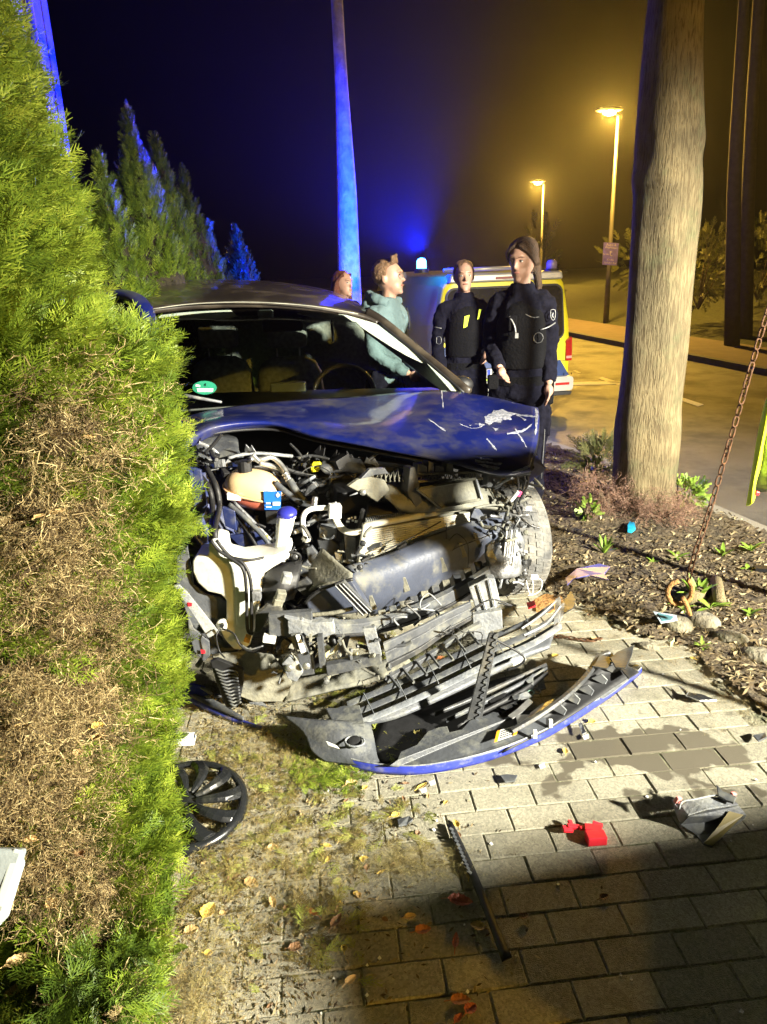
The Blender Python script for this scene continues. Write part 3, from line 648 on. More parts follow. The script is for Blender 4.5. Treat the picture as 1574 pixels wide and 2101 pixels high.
# sticker
def circ(cx, cy, rx, ry, n=20): return [(cx + rx * math.cos(2 * math.pi * i / n), cy + ry * math.sin(2 * math.pi * i / n)) for i in range(n)]
st = obj('sticker', decal(wb, circ(420, 797, 25, 14), off=.006), mat('green sticker', (.02, .22, .13), .5), car)
obj('sticker_print', decal(wb, [(404, 799), (438, 799), (437, 806), (406, 806)], off=.008), M_WHITE, st); obj('sticker_print', decal(wb, [(402, 791), (411, 792), (411, 796), (402, 795)], off=.008), M_WHITE, st)
a_, n_ = onto(wb, 421, 792, .009); M4 = Matrix((Vector((1, 0, 0)), n_.cross(Vector((1, 0, 0))).normalized(), n_)).transposed().to_4x4(); M4.translation = a_
obj('sticker_number', text_mb('4', .03, M4), mat('dark green print', (.005, .04, .03), .5), st)
obj('wiper', MB().tube(PP([(372, 808, 3.77), (386, 813, 3.74), (455, 825, 3.7)]), [.006, .010, .006], 6), M_LGREY, car, smooth=True)
# --- cabin
obj('dashboard', MB().grid(smooth_grid([PP(r) for r in [[(350, 845, 3.85), (600, 828, 3.98), (960, 812, 4.15)], [(370, 815, 4.05), (600, 806, 4.15), (900, 800, 4.25)], [(380, 818, 4.3), (600, 812, 4.35), (880, 806, 4.45)], [(380, 900, 4.35), (600, 900, 4.4), (880, 900, 4.5)]]], 4, 3)), mat('dashboard plastic', (.06, .07, .06), .6), car, smooth=True, solid=.01)
obj('rear_bulkhead', MB().plate(PP([(230, 640, 6.3), (760, 655, 6.3), (760, 900, 6.3), (230, 900, 6.3)]), .02), M_INT, car)
for (x0, x1, Yy, lab) in ((395, 520, 5.0, None), (528, 664, 4.95, None)):
    c = P((x0 + x1) / 2, 780, Yy); wd = (P(x1, 780, Yy) - P(x0, 780, Yy)).x
    R = []
    for (h, sx, sy) in ((-.35, .5, .10), (-.1, .5, .10), (.05, .48, .09), (.12, .40, .075), (.155, .25, .05), (.16, .1, .02)):
        R.append([c + Vector((math.copysign(abs(math.cos(q)) ** .5, math.cos(q)) * wd * sx, math.copysign(abs(math.sin(q)) ** .6, math.sin(q)) * sy, h)) for q in [2 * math.pi * j / 24 for j in range(24)]])
    se = obj('seat', MB().rings(R), M_INT, car, smooth=True)
    hr = MB(); hc = c + Vector((0, 0, .29)); hr.box(hc, (.26, .09, .15)); obj('headrest', hr, M_INT, se, bevel=.03, smooth=True)
    for s in (-1, 1): obj('headrest_post', MB().tube([hc + Vector((s * .075, 0, -.18)), hc + Vector((s * .075, 0, -.06))], .006, 8), M_ALU, se, smooth=True)
c = P(706, 812, 4.42); a1 = Vector((1, .1, 0)).normalized(); a2 = Vector((0, .35, .93)).normalized()
sw = obj('steering_wheel', MB().tube([c + (a1 * math.cos(q) + a2 * math.sin(q)) * .185 for q in [2 * math.pi * i / 40 for i in range(41)]], .014, 8), mat('wheel leather', (.12, .12, .12), .3, coat=.3), car, smooth=True)
obj('airbag_cover', MB().ell(c - Vector((0, .0, .01)), (.075, .03, .06), 8), M_BLK, sw, smooth=True)
obj('spoke', MB().box(c, (.33, .012, .03)), M_BLK, sw)
obj('rear_view_mirror', MB().box(P(580, 668, 4.45), (.24, .03, .07)), M_BLK, car, bevel=.02)
obj('mirror_bracket', MB().box(P(545, 645, 4.5), (.09, .05, .05)), mat('sensor box', (.25, .3, .26), .5), car, bevel=.01)
obj('instrument_panel', MB().box(P(592, 797, 4.2), (.20, .05, .07)), mat('pale display', (.30, .36, .30), .3), car, bevel=.008)
obj('handle_strap', MB().tube(PP([(678, 640, 4.9), (684, 700, 5.0)]), .008, 6), M_BLK, car, smooth=True)
# --- bonnet, buckled and pushed back
HR = [[(368, 862, 3.5), (420, 845, 3.6), (480, 835, 3.68), (600, 822, 3.80), (700, 816, 3.88), (800, 808, 3.94), (912, 802, 3.98), (1000, 814, 3.82), (1104, 838, 3.55)],
      [(372, 872, 3.4), (415, 856, 3.46), (480, 846, 3.52), (600, 838, 3.62), (700, 838, 3.66), (800, 836, 3.68), (912, 832, 3.64), (1000, 848, 3.62), (1107, 862, 3.38)],
      [(375, 888, 3.2), (412, 870, 3.26), (470, 858, 3.32), (590, 857, 3.40), (690, 866, 3.38), (800, 876, 3.32), (905, 884, 3.29), (1005, 893, 3.25), (1102, 908, 3.20)],
      [(378, 912, 3.04), (405, 890, 3.12), (452, 874, 3.2), (560, 868, 3.28), (655, 893, 3.18), (790, 918, 3.08), (900, 939, 3.04), (1020, 962, 2.98), (1088, 960, 2.98)],
      [(380, 930, 3.05), (407, 908, 3.14), (455, 890, 3.24), (560, 878, 3.34), (650, 899, 3.26), (790, 922, 3.14), (900, 944, 3.08), (1022, 974, 3.02), (1090, 966, 3.02)]]
bonnet = sheet('bonnet', HR, M_BLUE, .006, 5, 5, dent=.0025, seed=3)
under = [[(x, y + 14, Y + .02) for (x, y, Y) in r] for r in HR[1:4]]
sheet('bonnet_liner', [[(x, y + 8, Y + .06) for (x, y, Y) in HR[0]]] + under, M_BLK, .01, 4, 4)
bb = bvh(bonnet)
M_SCR = mat('bare primer scratch', (.40, .41, .46), .8, var=.5, scale=90, dirt=(.06, .07, .16), dscale=60, damt=.5)
for k, poly in enumerate(([(938, 869), (958, 875), (984, 869), (994, 872), (988, 878), (962, 880)], [(996, 868), (994, 856), (1008, 850), (1012, 844), (1034, 841), (1040, 846), (1062, 850), (1046, 856), (1050, 862), (1030, 862), (1026, 868), (1012, 866), (1004, 874)], [(1066, 856), (1080, 862), (1076, 864)], [(1010, 878), (1022, 882), (1018, 885)],
        [(1060, 851), (1100, 854), (1100, 857), (1060, 855)], [(1098, 838), (1105, 840), (1103, 880), (1098, 895), (1099, 862)], [(1095, 930), (1092, 958), (1058, 972), (1040, 974), (1062, 964), (1086, 956)],
        [(975, 945), (1030, 952), (1028, 956), (975, 949)], [(978, 952), (1026, 960), (1024, 964), (990, 958)], [(985, 940), (1012, 944), (1010, 947), (985, 943)],
        [(905, 802), (907, 803), (910, 838), (909, 842)], [(1040, 890), (1070, 884), (1092, 872), (1090, 876), (1070, 888), (1040, 893)], [(1058, 880), (1082, 918), (1080, 919), (1056, 882)],
        [(1000, 900), (1020, 925), (1018, 926), (998, 902)], [(880, 860), (915, 885), (914, 887), (879, 862)], [(1008, 812), (1030, 816), (1030, 818), (1008, 815)])):
    rj = random.Random(k); jp = []
    for i in range(len(poly)):
        a, b = poly[i], poly[(i + 1) % len(poly)]; nn_ = max(1, int(math.hypot(b[0] - a[0], b[1] - a[1]) / 5))
        for q in range(nn_): jp.append((a[0] + (b[0] - a[0]) * q / nn_ + rj.uniform(-1.1, 1.1), a[1] + (b[1] - a[1]) * q / nn_ + rj.uniform(-1.1, 1.1)))
    mb = decal(bb, jp, off=.0035)
    if len(mb.v) > 5: obj('scratch', mb, M_SCR, bonnet)
sheet('wing', [[(372, 862, 3.45), (400, 870, 3.3), (420, 900, 3.2)], [(360, 900, 3.3), (375, 915, 3.2), (385, 935, 3.1)], [(352, 940, 3.2), (362, 950, 3.15), (372, 960, 3.1)]], M_BLUE, .004, 3, 3)
obj('torn_wing_corner', MB().plate(PP([(1086, 992, 3.1), (1088, 940, 3.12), (1102, 934, 3.18), (1121, 962, 3.2), (1104, 978, 3.16)]), .004), M_BLUE, car, bevel=.001)
# --- engine bay: dark back and sides so the bay has an inside
obj('firewall', MB().grid(smooth_grid([PP(r) for r in [[(360, 880, 3.75), (700, 870, 3.85), (1080, 860, 3.9)], [(350, 1080, 3.7), (700, 1080, 3.8), (1060, 1080, 3.8)], [(340, 1300, 3.3), (700, 1280, 3.3), (1040, 1260, 3.4)]]], 4, 4)), M_BLK, car, smooth=True, solid=.02)
rk = random.Random(21)
eng = obj('engine_block', MB().box(P(760, 1040, 3.45), (.62, .35, .42), (0.05, .02, .3)), M_BLK, car, bevel=.02)
obj('engine_cover', MB().box(P(740, 960, 3.4), (.55, .4, .06), (.15, .02, .25)), M_PLAS, car, bevel=.02)
obj('inner_wing', MB().grid(smooth_grid([PP(r) for r in [[(372, 950, 3.05), (430, 960, 3.1), (500, 985, 3.2)], [(380, 1010, 2.95), (440, 1030, 3.0), (520, 1050, 3.15)], [(392, 1090, 2.85), (455, 1100, 2.95), (560, 1120, 3.05)], [(430, 1135, 2.85), (490, 1150, 2.9), (580, 1165, 3.0)]]], 4, 4)), M_DBLUE, car, smooth=True, solid=.006)
obj('strut_tower', MB().lathe([(.12, -.08), (.11, .0), (.08, .03), (.03, .045)], P(452, 972, 3.22), (0.1, -.25, 1), 20), M_DBLUE, car, smooth=True)
for (pts, w_) in (([(396, 960), (412, 965), (425, 1040), (405, 1090), (398, 1050)], M_DBLUE), ([(455, 1040), (482, 1048), (486, 1090), (462, 1080)], M_DBLUE), ([(470, 1100), (540, 1090), (560, 1140), (520, 1150)], M_DBLUE), ([(398, 1095), (424, 1100), (428, 1115), (404, 1118)], M_DBLUE)):
    obj('wing_bracket', MB().plate(PP(pts, 2.86), .02), w_, car, bevel=.004)
# --- coolant tank
def Mx(ry, rz=0, rx=0): return (Matrix.Rotation(rz, 3, 'Z') @ Matrix.Rotation(ry, 3, 'Y') @ Matrix.Rotation(rx, 3, 'X'))
tc_ = P(521, 1003, 3.0); Mt = Mx(rad(13), rad(-10), rad(8))
def shell(z0, z1, n=8, sx=.125, sy=.085, sz=.085):
    R = []
    for i in range(n + 1):
        z = z0 + (z1 - z0) * i / n; q = math.sqrt(max(0.02, 1 - abs(z) ** 2.6)); R.append([tc_ + Mt @ Vector((math.copysign(abs(math.cos(a)) ** .8, math.cos(a)) * sx * q, math.copysign(abs(math.sin(a)) ** .8, math.sin(a)) * sy * q, z * sz)) for a in [2 * math.pi * j / 28 for j in range(28)]])
    return MB().rings(R)
tank = obj('coolant_tank', shell(-.08, .97), mat('translucent tank', (.60, .44, .25), .35, var=.1, scale=8), car, smooth=True)
obj('coolant_fill', shell(-.97, -.09), mat('pink coolant', (.52, .14, .09), .3, var=.15, scale=6), tank, smooth=True)
obj('tank_seam', MB().tube([tc_ + Mt @ Vector((math.copysign(abs(math.cos(a)) ** .8, math.cos(a)) * .129, math.copysign(abs(math.sin(a)) ** .8, math.sin(a)) * .089, -.004)) for a in [2 * math.pi * j / 32 for j in range(33)]], .005, 6), mat('tank seam', (.62, .40, .22), .4), tank, smooth=True)
obj('tank_cap', MB().lathe([(.030, -.01), (.030, .03), (.026, .036)], P(503, 962, 2.99), (0, 0, 1), 14), M_BLK, tank)
tb = bvh(tank, *[o for o in bpy.data.objects if o.name == 'coolant_fill'])
lb = obj('tank_label', MB().plate([P(541, 1008, 2.9), P(577, 1008, 2.9), P(576, 1046, 2.905), (P(543, 1046, 2.905))], .003), mat('blue label', (.01, .12, .55), .5), tank)
obj('label_print', MB().plate(PP([(560, 1030), (575, 1030), (575, 1037), (560, 1037)], 2.897), .001).plate(PP([(546, 1031), (555, 1031), (555, 1034), (546, 1034)], 2.897), .001).plate(PP([(546, 1039), (557, 1039), (557, 1041), (546, 1041)], 2.897), .001).plate(PP([(570, 1010), (575, 1016), (570, 1021), (566, 1016)], 2.897), .001), M_WHITE, lb)
obj('tank_bracket', MB().plate(PP([(465, 1012), (486, 1018), (494, 1028), (466, 1026)], 2.9), .02), M_WHITE, car, bevel=.003)
obj('black_label', MB().plate(PP([(545, 1048), (574, 1049), (571, 1075), (547, 1074)], 2.93), .004), M_BLK, car)
# --- washer tank
wt = [(394, 1152), (400, 1144), (427, 1141), (428, 1114), (436, 1110), (456, 1116), (460, 1142), (490, 1150), (560, 1140), (590, 1128), (594, 1145), (560, 1165), (538, 1180), (534, 1230), (524, 1262), (520, 1300), (512, 1325), (494, 1334), (478, 1332), (462, 1315), (452, 1297), (450, 1285), (464, 1277), (464, 1232), (452, 1220), (424, 1214), (404, 1196), (395, 1176)]
wtank = obj('washer_tank', MB().plate(PP(wt, 2.46), .14), M_WPL, car, bevel=.016, smooth=True)
obj('tank_recess', MB().plate(PP([(482, 1205), (516, 1205), (520, 1222), (516, 1275), (498, 1290), (484, 1285)], 2.45), .012), M_WPL, wtank, bevel=.008, smooth=True)
obj('tank_lug', MB().lathe([(.022, 0), (.022, .02)], P(455, 1284, 2.44), (0, 1, 0), 12), M_WPL, wtank, smooth=True); obj('tank_bolt', MB().lathe([(.008, 0), (.008, .02)], P(455, 1285, 2.425), (0, 1, 0), 8), M_BLK, wtank)
obj('filler_neck', MB().tube(PP([(572, 1150, 2.54), (578, 1110, 2.56), (583, 1085, 2.58), (588, 1058, 2.60)]), [.027, .022, .031, .033], 16), M_WHITE, car, smooth=True)
obj('filler_cap', MB().lathe([(.037, 0), (.038, .011), (.031, .02), (.018, .026)], P(589, 1056, 2.60), (0, -.2, 1), 18), mat('violet blue cap', (.03, .035, .35), .4), car, smooth=True)
obj('cap_rim', MB().lathe([(.036, 0), (.036, .008)], P(588, 1062, 2.60), (0, -.2, 1), 18), M_WHITE, car, smooth=True)
# --- pipes and hoses
def pipe(name, pts, r, m, n=10, steps=5): return obj(name, MB().tube(cr1(PP(pts), steps), r, n), m, car, smooth=True)
pipe('coolant_pipe', [(629, 1108, 2.78), (622, 1078, 2.78), (624, 1056, 2.8), (640, 1044, 2.82), (676, 1042, 2.84)], .011, M_WHITE)
pipe('coolant_pipe', [(604, 1092, 2.8), (626, 1084, 2.79)], .010, M_WHITE); obj('pipe_flange', MB().lathe([(.018, -.01), (.018, .01)], P(629, 1106, 2.78), (0, 0, 1), 12), M_WHITE, car, smooth=True)
obj('pipe_block', MB().box(P(687, 1048, 2.83), (.05, .05, .055), (0, .1, .2)), M_WHITE, car, bevel=.004); obj('pipe_pin', MB().tube(PP([(690, 1042, 2.83), (689, 1030, 2.83)]), .004, 6), M_WHITE, car)
obj('aircon_pipe', MB().tube(cr1(PP([(686, 1056, 2.82), (696, 1078, 2.8), (712, 1091, 2.79), (730, 1092, 2.78), (750, 1087, 2.78)]), 5), [(.016, .010)] * 21, 10), mat('cream pipe', (.62, .60, .50), .45), car, smooth=True)
pipe('pipe_neck', [(645, 1040, 2.84), (647, 1020, 2.86)], .012, M_ALU)
pipe('aluminium_line', [(520, 942, 3.0), (540, 942, 3.0), (556, 938, 3.02), (572, 948, 3.02), (585, 965, 3.0), (592, 982, 2.98)], .011, M_ALU); obj('line_flange', MB().plate(PP([(512, 938), (520, 931), (534, 946), (530, 952)], 2.98), .02), M_ALU, car, bevel=.003)
pipe('aluminium_line', [(532, 950, 3.02), (556, 956, 3.03), (580, 968, 3.02), (594, 985, 2.98)], .012, M_ALU)
pipe('rubber_hose', [(594, 985, 2.98), (606, 1005, 2.96), (625, 1030, 2.95)], .016, M_GREY); pipe('rubber_hose', [(565, 990, 2.95), (590, 1012, 2.93), (620, 1032, 2.92), (650, 1036, 2.92)], .013, M_GREY)
for (x, y) in ((585, 972), (589, 978), (592, 984)): obj('hose_clamp', MB().lathe([(.015, -.004), (.015, .004)], P(x, y, 2.98), (.5, -.3, -.8), 12), M_ALU, car, smooth=True)
for k in range(5): pipe('bellows_hose', [(520 + k * 4, 958 + k, 3.0 + .01 * k), (548 + k * 4, 958 + k * 2, 3.03), (575 + k * 3, 975 + k * 2, 3.0)], .006, M_BLK, 6)
obj('dipstick_handle', MB().tube(PP([(640, 956, 3.1), (645, 951, 3.1), (656, 951, 3.1), (658, 958, 3.1), (650, 964, 3.1), (642, 966, 3.1), (640, 956, 3.1)]), .009, 8), mat('yellow plastic', (.85, .70, .02), .4), car, smooth=True)
for (pts, r, m) in (([(400, 965, 2.95), (428, 1000, 2.86), (436, 1040, 2.8), (434, 1110, 2.500)], .012, M_BLK), ([(424, 960, 2.95), (444, 1000, 2.86), (450, 1040, 2.82), (442, 1080, 2.540), (442, 1110, 2.500)], .012, M_BLK),
        ([(434, 1110, 2.440), (450, 1130, 2.430), (480, 1150, 2.420), (500, 1170, 2.410), (506, 1220, 2.410), (508, 1290, 2.410), (520, 1300, 2.410)], .0065, M_BLK), ([(444, 1108, 2.440), (470, 1140, 2.430), (498, 1155, 2.420), (514, 1190, 2.410), (516, 1250, 2.410), (516, 1296, 2.400)], .0065, M_BLK),
        ([(460, 1140, 2.440), (510, 1149, 2.440), (560, 1140, 2.480), (590, 1133, 2.480), (612, 1136, 2.480), (616, 1148, 2.500), (604, 1156, 2.500)], .005, M_BLK),
        ([(452, 1290, 2.400), (444, 1305, 2.380), (450, 1335, 2.380), (462, 1350, 2.360)], .003, M_BLK), ([(456, 1290, 2.400), (480, 1300, 2.380), (494, 1325, 2.360), (520, 1336, 2.350), (545, 1318, 2.340)], .0035, M_BLK), ([(478, 1298, 2.400), (494, 1320, 2.380), (512, 1332, 2.350), (540, 1325, 2.340)], .003, M_LGREY),
        ([(515, 1105, 2.85), (512, 1085, 2.85), (528, 1076, 2.85), (545, 1082, 2.85)], .005, M_BLK), ([(470, 1035, 2.88), (500, 1060, 2.86), (540, 1100, 2.82), (560, 1130, 2.8)], .011, M_GREY), ([(478, 1050, 2.88), (505, 1085, 2.86), (535, 1135, 2.82)], .009, M_BLK), ([(480, 1030, 2.9), (520, 1070, 2.87), (556, 1108, 2.85)], .007, M_STEEL)):
    pipe('hose', pts, r, m, 7)
obj('plug', MB().box(P(553, 1310, 2.33), (.045, .03, .025), (0, .2, 0)), M_WHITE, car, bevel=.003); obj('plug', MB().box(P(508, 1135 + 175, 2.4), (.022, .03, .02), (0, .4, 0)), mat('orange plug', (.7, .35, .03), .5), car, bevel=.003)
obj('plug', MB().box(P(546, 1103, 2.83), (.014, .02, .014)), MATS['yellow plastic'], car)
obj('tank_clip', MB().box(P(527, 1221, 2.40), (.03, .03, .035)), M_STEEL, car, bevel=.002)
# --- clutter of brackets, blocks and cut ends that fills the bay (each a small cast part)
def clutter(n, box, Y, mats, smin, smax, seed, name='bracket', kind=0):
    r = random.Random(seed)
    for m in mats:
        mb = MB()
        for k in range(n):
            x = r.uniform(box[0], box[2]); y = r.uniform(box[1], box[3]); yy = Y(x, y) if callable(Y) else Y; c = P(x, y, yy + r.uniform(-.05, .05)); t = r.random()
            if t < .12: mb.box(c, (r.uniform(smin, smax), r.uniform(smin, smax) * .7, r.uniform(smin, smax) * .6), (r.gauss(0, .4), r.gauss(0, .4), r.gauss(0, .6)))
            elif t < .48:
                d = Vector((r.gauss(0, 1), r.gauss(0, .5), r.gauss(0, .6))).normalized() * smax * 1.8; mb.tube(cr1([c, c + d * .5 + jit(smin), c + d], 3), r.uniform(.004, .010), 6)
            elif t < .92:
                a = Vector((r.gauss(0, 1), r.gauss(0, .5), r.gauss(0, .4))).normalized(); b = Vector((r.gauss(0, .4), r.gauss(0, .4), 1)).normalized(); w1 = r.uniform(smin, smax); w2 = r.uniform(smin, smax) * .7
                mb.plate([c, c + a * w1 * .5 + jit(w1 * .12), c + a * w1, c + a * w1 * .8 + b * w2, c + a * w1 * .55 + b * w2 * .6, c + a * w1 * .3 + b * w2 * 1.2, c + b * w2 * .5], .004)
            elif False: pass
            else: mb.lathe([(.008, 0), (.012, .004), (.012, .016), (.006, .02)], c, (r.gauss(0, .3), -1, r.gauss(0, .3)), 8)
        oc = obj(name, mb, m, car, bevel=.0015); oc['kind'] = 'stuff'
clutter(26, (600, 940, 780, 1010), 3.15, (M_PLAS, M_BLK, M_STEEL), .02, .08, 1, 'engine_part')
clutter(22, (560, 1060, 740, 1240), 2.9, (M_PLAS, M_GREY, M_BLK), .02, .07, 2, 'engine_part')
clutter(16, (470, 1060, 600, 1160), 3.0, (M_BLK, M_PLAS), .02, .06, 3, 'engine_part')
clutter(14, (390, 925, 520, 975), 3.05, (M_BLK, M_STEEL), .015, .06, 4, 'hinge_part')
clutter(20, (560, 1230, 690, 1360), 2.75, (M_BLK, M_PLAS), .02, .07, 5, 'cut_part')
clutter(14, (1000, 960, 1085, 1080), 3.15, (M_PLAS, M_STEEL, M_DUST), .015, .06, 6, 'torn_part')
clutter(40, (560, 930, 1060, 1060), 3.2, (M_DUST, M_PLAS, M_GREY), .008, .035, 11, 'small_fittings')
clutter(36, (540, 1100, 760, 1300), 2.6, (M_DUST, M_PLAS, M_GREY), .008, .032, 12, 'small_fittings')
clutter(26, (560, 1300, 820, 1400), 2.32, (M_DUST, M_GREY), .008, .035, 13, 'small_fittings')
clutter(22, (990, 1060, 1080, 1200), 3.0, (M_DUST, M_STEEL, M_PLAS), .008, .030, 14, 'small_fittings')
clutter(20, (400, 1230, 560, 1440), 2.55, (M_DUST, M_PLAS), .008, .030, 15, 'small_fittings')
rwi = random.Random(77)
for k in range(26):
    x0, y0 = rwi.uniform(420, 1040), rwi.uniform(950, 1330); Y0 = 3.1 - (y0 - 950) * .0018; p = [(x0, y0, Y0)]
    for q in range(4): p.append((p[-1][0] + rwi.gauss(0, 26), p[-1][1] + rwi.gauss(6, 16), Y0 + rwi.gauss(0, .02)))
    obj('cable', MB().tube(cr1(PP(p), 4), rwi.choice([.002, .003, .0045]), 6), rwi.choice([M_BLK, M_BLK, M_PLAS, M_LGREY]), car, smooth=True)
sheet('bay_cover', [[(400, 905, 3.2), (440, 890, 3.3), (480, 896, 3.3), (488, 905, 3.3)], [(398, 925, 3.1), (440, 925, 3.15), (480, 922, 3.15), (490, 925, 3.15)], [(402, 945, 3.05), (440, 945, 3.1), (485, 940, 3.1), (500, 938, 3.1)]], M_GREY, .006, 3, 3)
pipe('cable', [(468, 940, 3.05), (520, 930, 3.1), (600, 936, 3.2)], .008, M_LGREY)
sheet('intake_duct', [[(660, 945, 3.15), (700, 938, 3.2), (740, 944, 3.15)], [(655, 958, 3.08), (700, 950, 3.1), (750, 960, 3.05)], [(668, 972, 3.08), (705, 968, 3.1), (750, 974, 3.05)]], M_GREY, .008, 4, 3)
sheet('intake_duct', [[(740, 938, 3.2), (800, 938, 3.2), (850, 950, 3.15)], [(750, 955, 3.12), (800, 955, 3.12), (850, 962, 3.1)]], M_BLK, .01, 4, 3)
obj('battery_box', MB().box(P(725, 1020, 3.05), (.16, .12, .10), (.1, 0, .2)), M_BLK, car, bevel=.006)
mb = MB()
for (x, y, w_, h) in ((716, 1064, 5, 3), (724, 1068, 4, 4), (729, 1062, 4, 5), (714, 1071, 7, 4), (731, 1070, 6, 5), (722, 1062, 3, 3)): mb.plate(PP([(x - w_ / 2, y - h / 2), (x + w_ / 2, y - h / 2), (x + w_ / 2, y + h / 2), (x - w_ / 2, y + h / 2)], 2.9), .003)
obj('white_markings', mb, M_WHITE, car); obj('fuse_box', MB().box(P(723, 1068, 2.99), (.07, .1, .06)), M_BLK, car, bevel=.004)
for (poly, Y, m, t) in (([(655, 1082), (690, 1082), (690, 1104), (672, 1108), (655, 1104)], 2.84, M_LGREY, .05), ([(705, 1100), (730, 1102), (728, 1158), (712, 1158)], 2.82, M_LGREY, .06), ([(697, 1116), (706, 1112), (708, 1150), (700, 1145)], 2.84, M_GREY, .05), ([(650, 1108), (676, 1104), (704, 1125), (690, 1160), (660, 1140)], 2.86, M_PLAS, .04),
        ([(686, 1135), (702, 1140), (704, 1158), (690, 1150)], 2.83, M_WHITE, .02), ([(600, 1075), (634, 1072), (636, 1080), (602, 1084)], 2.84, M_LGREY, .02), ([(628, 1125), (640, 1120), (655, 1140), (652, 1168), (632, 1150)], 2.76, M_GREY, .02), ([(605, 1170), (630, 1150), (660, 1180), (655, 1205), (628, 1190)], 2.74, M_GREY, .02)):
    obj('bracket', MB().plate(PP(poly, Y), t), m, car, bevel=.004)
# --- condenser / radiator
def RY(x): return 2.72 + (x - 740) * .0019
TL, TR, BR, BL = (752, 1076), (962, 1042), (960, 1090), (745, 1164)
radi = obj('radiator', MB().plate([P(TL[0], TL[1], RY(TL[0]) + .02), P(TR[0], TR[1], RY(TR[0]) + .02), P(BR[0], BR[1] + 10, RY(BR[0]) + .02), P(BL[0], BL[1], RY(BL[0]) + .02)], .03), mat('radiator core', (.10, .10, .08), .8), car)
for k in range(17):
    t = (k + .5) / 17; a = (754 - 9 * t, 1086 + 78 * t); b = (964, 1050 + 42 * t + 16 * t)
    mb = MB(); pa, pb = P(a[0], a[1], RY(a[0])), P(b[0], b[1], RY(b[0])); d = (pb - pa); h = .0029; nn = Vector((0, -1, 0)) * .008
    up = Vector((0, 0, h)); mb.rings([[pa - up, pa + up, pa + up + nn, pa - up + nn], [pb - up, pb + up, pb + up + nn, pb - up + nn]]); obj('radiator_tube', mb, M_FIN, radi)
obj('header_bar', MB().tube(PP([(748, 1079, 2.70), (860, 1058, 2.92), (968, 1038, 3.12)]), [(.016, .014)] * 3, 8), M_FIN, radi, smooth=True)
obj('end_tank', MB().tube(PP([(751, 1076, 2.70), (744, 1120, 2.68), (737, 1166, 2.66)]), .015, 10), mat('pale tank', (.62, .60, .50), .5), radi, smooth=True)
mb = MB()
for k in range(26):
    x = 752 + k * 4.3; y = 1074 - k * .7; mb.box(P(x, y - 2, RY(x) + .03), (.004, .03, .028), (0, .1, .2))
obj('cooling_ribs', mb, M_LGREY, radi); sheet('fan_shroud', [[(754, 1035, 2.95), (800, 1030, 3.0), (870, 1028, 3.1)], [(750, 1060, 2.86), (800, 1055, 2.93), (880, 1050, 3.05)]], M_PLAS, .01, 4, 3)
# --- dusty upper carrier
def CY_(x): return 2.78 + (x - 760) * .0013
def cplate(name, poly, t=.03, m=M_DUST, dy=0, bevel=.003): return obj(name, MB().plate([P(x, y, CY_(x) + dy) for x, y in poly], t), m, car, bevel=bevel)
def csheet(name, rows, m=M_DUST, t=.008, dy=0): return sheet(name, [[(x, y, CY_(x) + dy + e) for (x, y, e) in r] for r in rows], m, t, 4, 3)
csheet('upper_carrier', [[(770, 1000, .1), (835, 985, .1), (900, 985, .12), (985, 985, .12), (1045, 1030, .1)], [(785, 1015, .03), (850, 1018, .0), (910, 1030, .0), (985, 1030, .02), (1052, 1040, .05)], [(808, 1036, .0), (850, 1046, -.02), (905, 1046, -.02), (985, 1040, 0), (1048, 1048, .03)], [(822, 1050, .06), (860, 1055, .05), (910, 1050, .05), (985, 1044, .06), (1030, 1050, .06)]])
tray = cplate('carrier_tray', [(858, 1006), (975, 984), (986, 1022), (904, 1040)], .03, M_DUST, -.05)
for (a, b, w_) in (((856, 1004), (976, 982), .012), ((976, 982), (988, 1024), .012), ((988, 1024), (904, 1042), .010), ((904, 1042), (856, 1004), .010)):
    obj('tray_rim', MB().tube([P(a[0], a[1], CY_(a[0]) - .06), P(b[0], b[1], CY_(b[0]) - .06)], [(w_, w_ * .6)] * 2, 4), M_LGREY if a[0] == 976 else M_DUST, tray, bevel=.002)
cplate('carrier_bracket', [(842, 960), (852, 958), (860, 990), (866, 1030), (854, 1042), (836, 1010)], .05, M_PLAS, -.03)
cplate('carrier_arm', [(715, 998), (735, 984), (760, 978), (790, 985), (800, 1005), (775, 1030), (762, 1022), (750, 1012), (735, 1008)], .02)
cplate('carrier_arm', [(738, 985), (760, 962), (790, 960), (798, 972), (770, 975)], .02, M_GREY); cplate('carrier_spike', [(718, 1018), (742, 1006), (746, 1011)], .01, M_LGREY); obj('bolt_head', MB().lathe([(.014, 0), (.010, .012)], P(745, 1010, 2.75), (0, -1, .2), 12), M_ALU, car, smooth=True)
mb = MB()
for k in range(14):
    x = 862 + k * 8.5; y = 978 - k * .4; mb.tube([P(x, y + 8, CY_(x) + .02), P(x + 6, y - 6, CY_(x) + .04), P(x + 9, y + 8, CY_(x) + .02)], .003, 5)
mb.tube([P(858, 973, CY_(858) + .03), P(990, 968, CY_(990) + .03)], .005, 6).tube([P(858, 988, CY_(858)), P(990, 982, CY_(990))], .006, 6); obj('lattice', mb, M_DUST, car)
mb = MB()
for k in range(9):
    x = 764 + k * 9; mb.tube([P(x, 978 + k, CY_(x) + .02), P(x + 7, 970 - (k % 3) * 4, CY_(x) + .06), P(x + 10, 988, CY_(x) + .02)], .0035, 5)
obj('lattice', mb, M_DUST, car)
for (x0, y0, x1, y1, hh) in ((856, 952, 876, 980, .04), (878, 946, 890, 975, .04), (892, 955, 912, 978, .05), (915, 950, 930, 972, .04), (952, 962, 985, 982, .05), (1000, 975, 1030, 1000, .05)):
    cplate('carrier_clip', [(x0, y1), (x0 + 2, y0), (x1, y0 + 3), (x1 + 2, y1)], hh, M_GREY, .04)
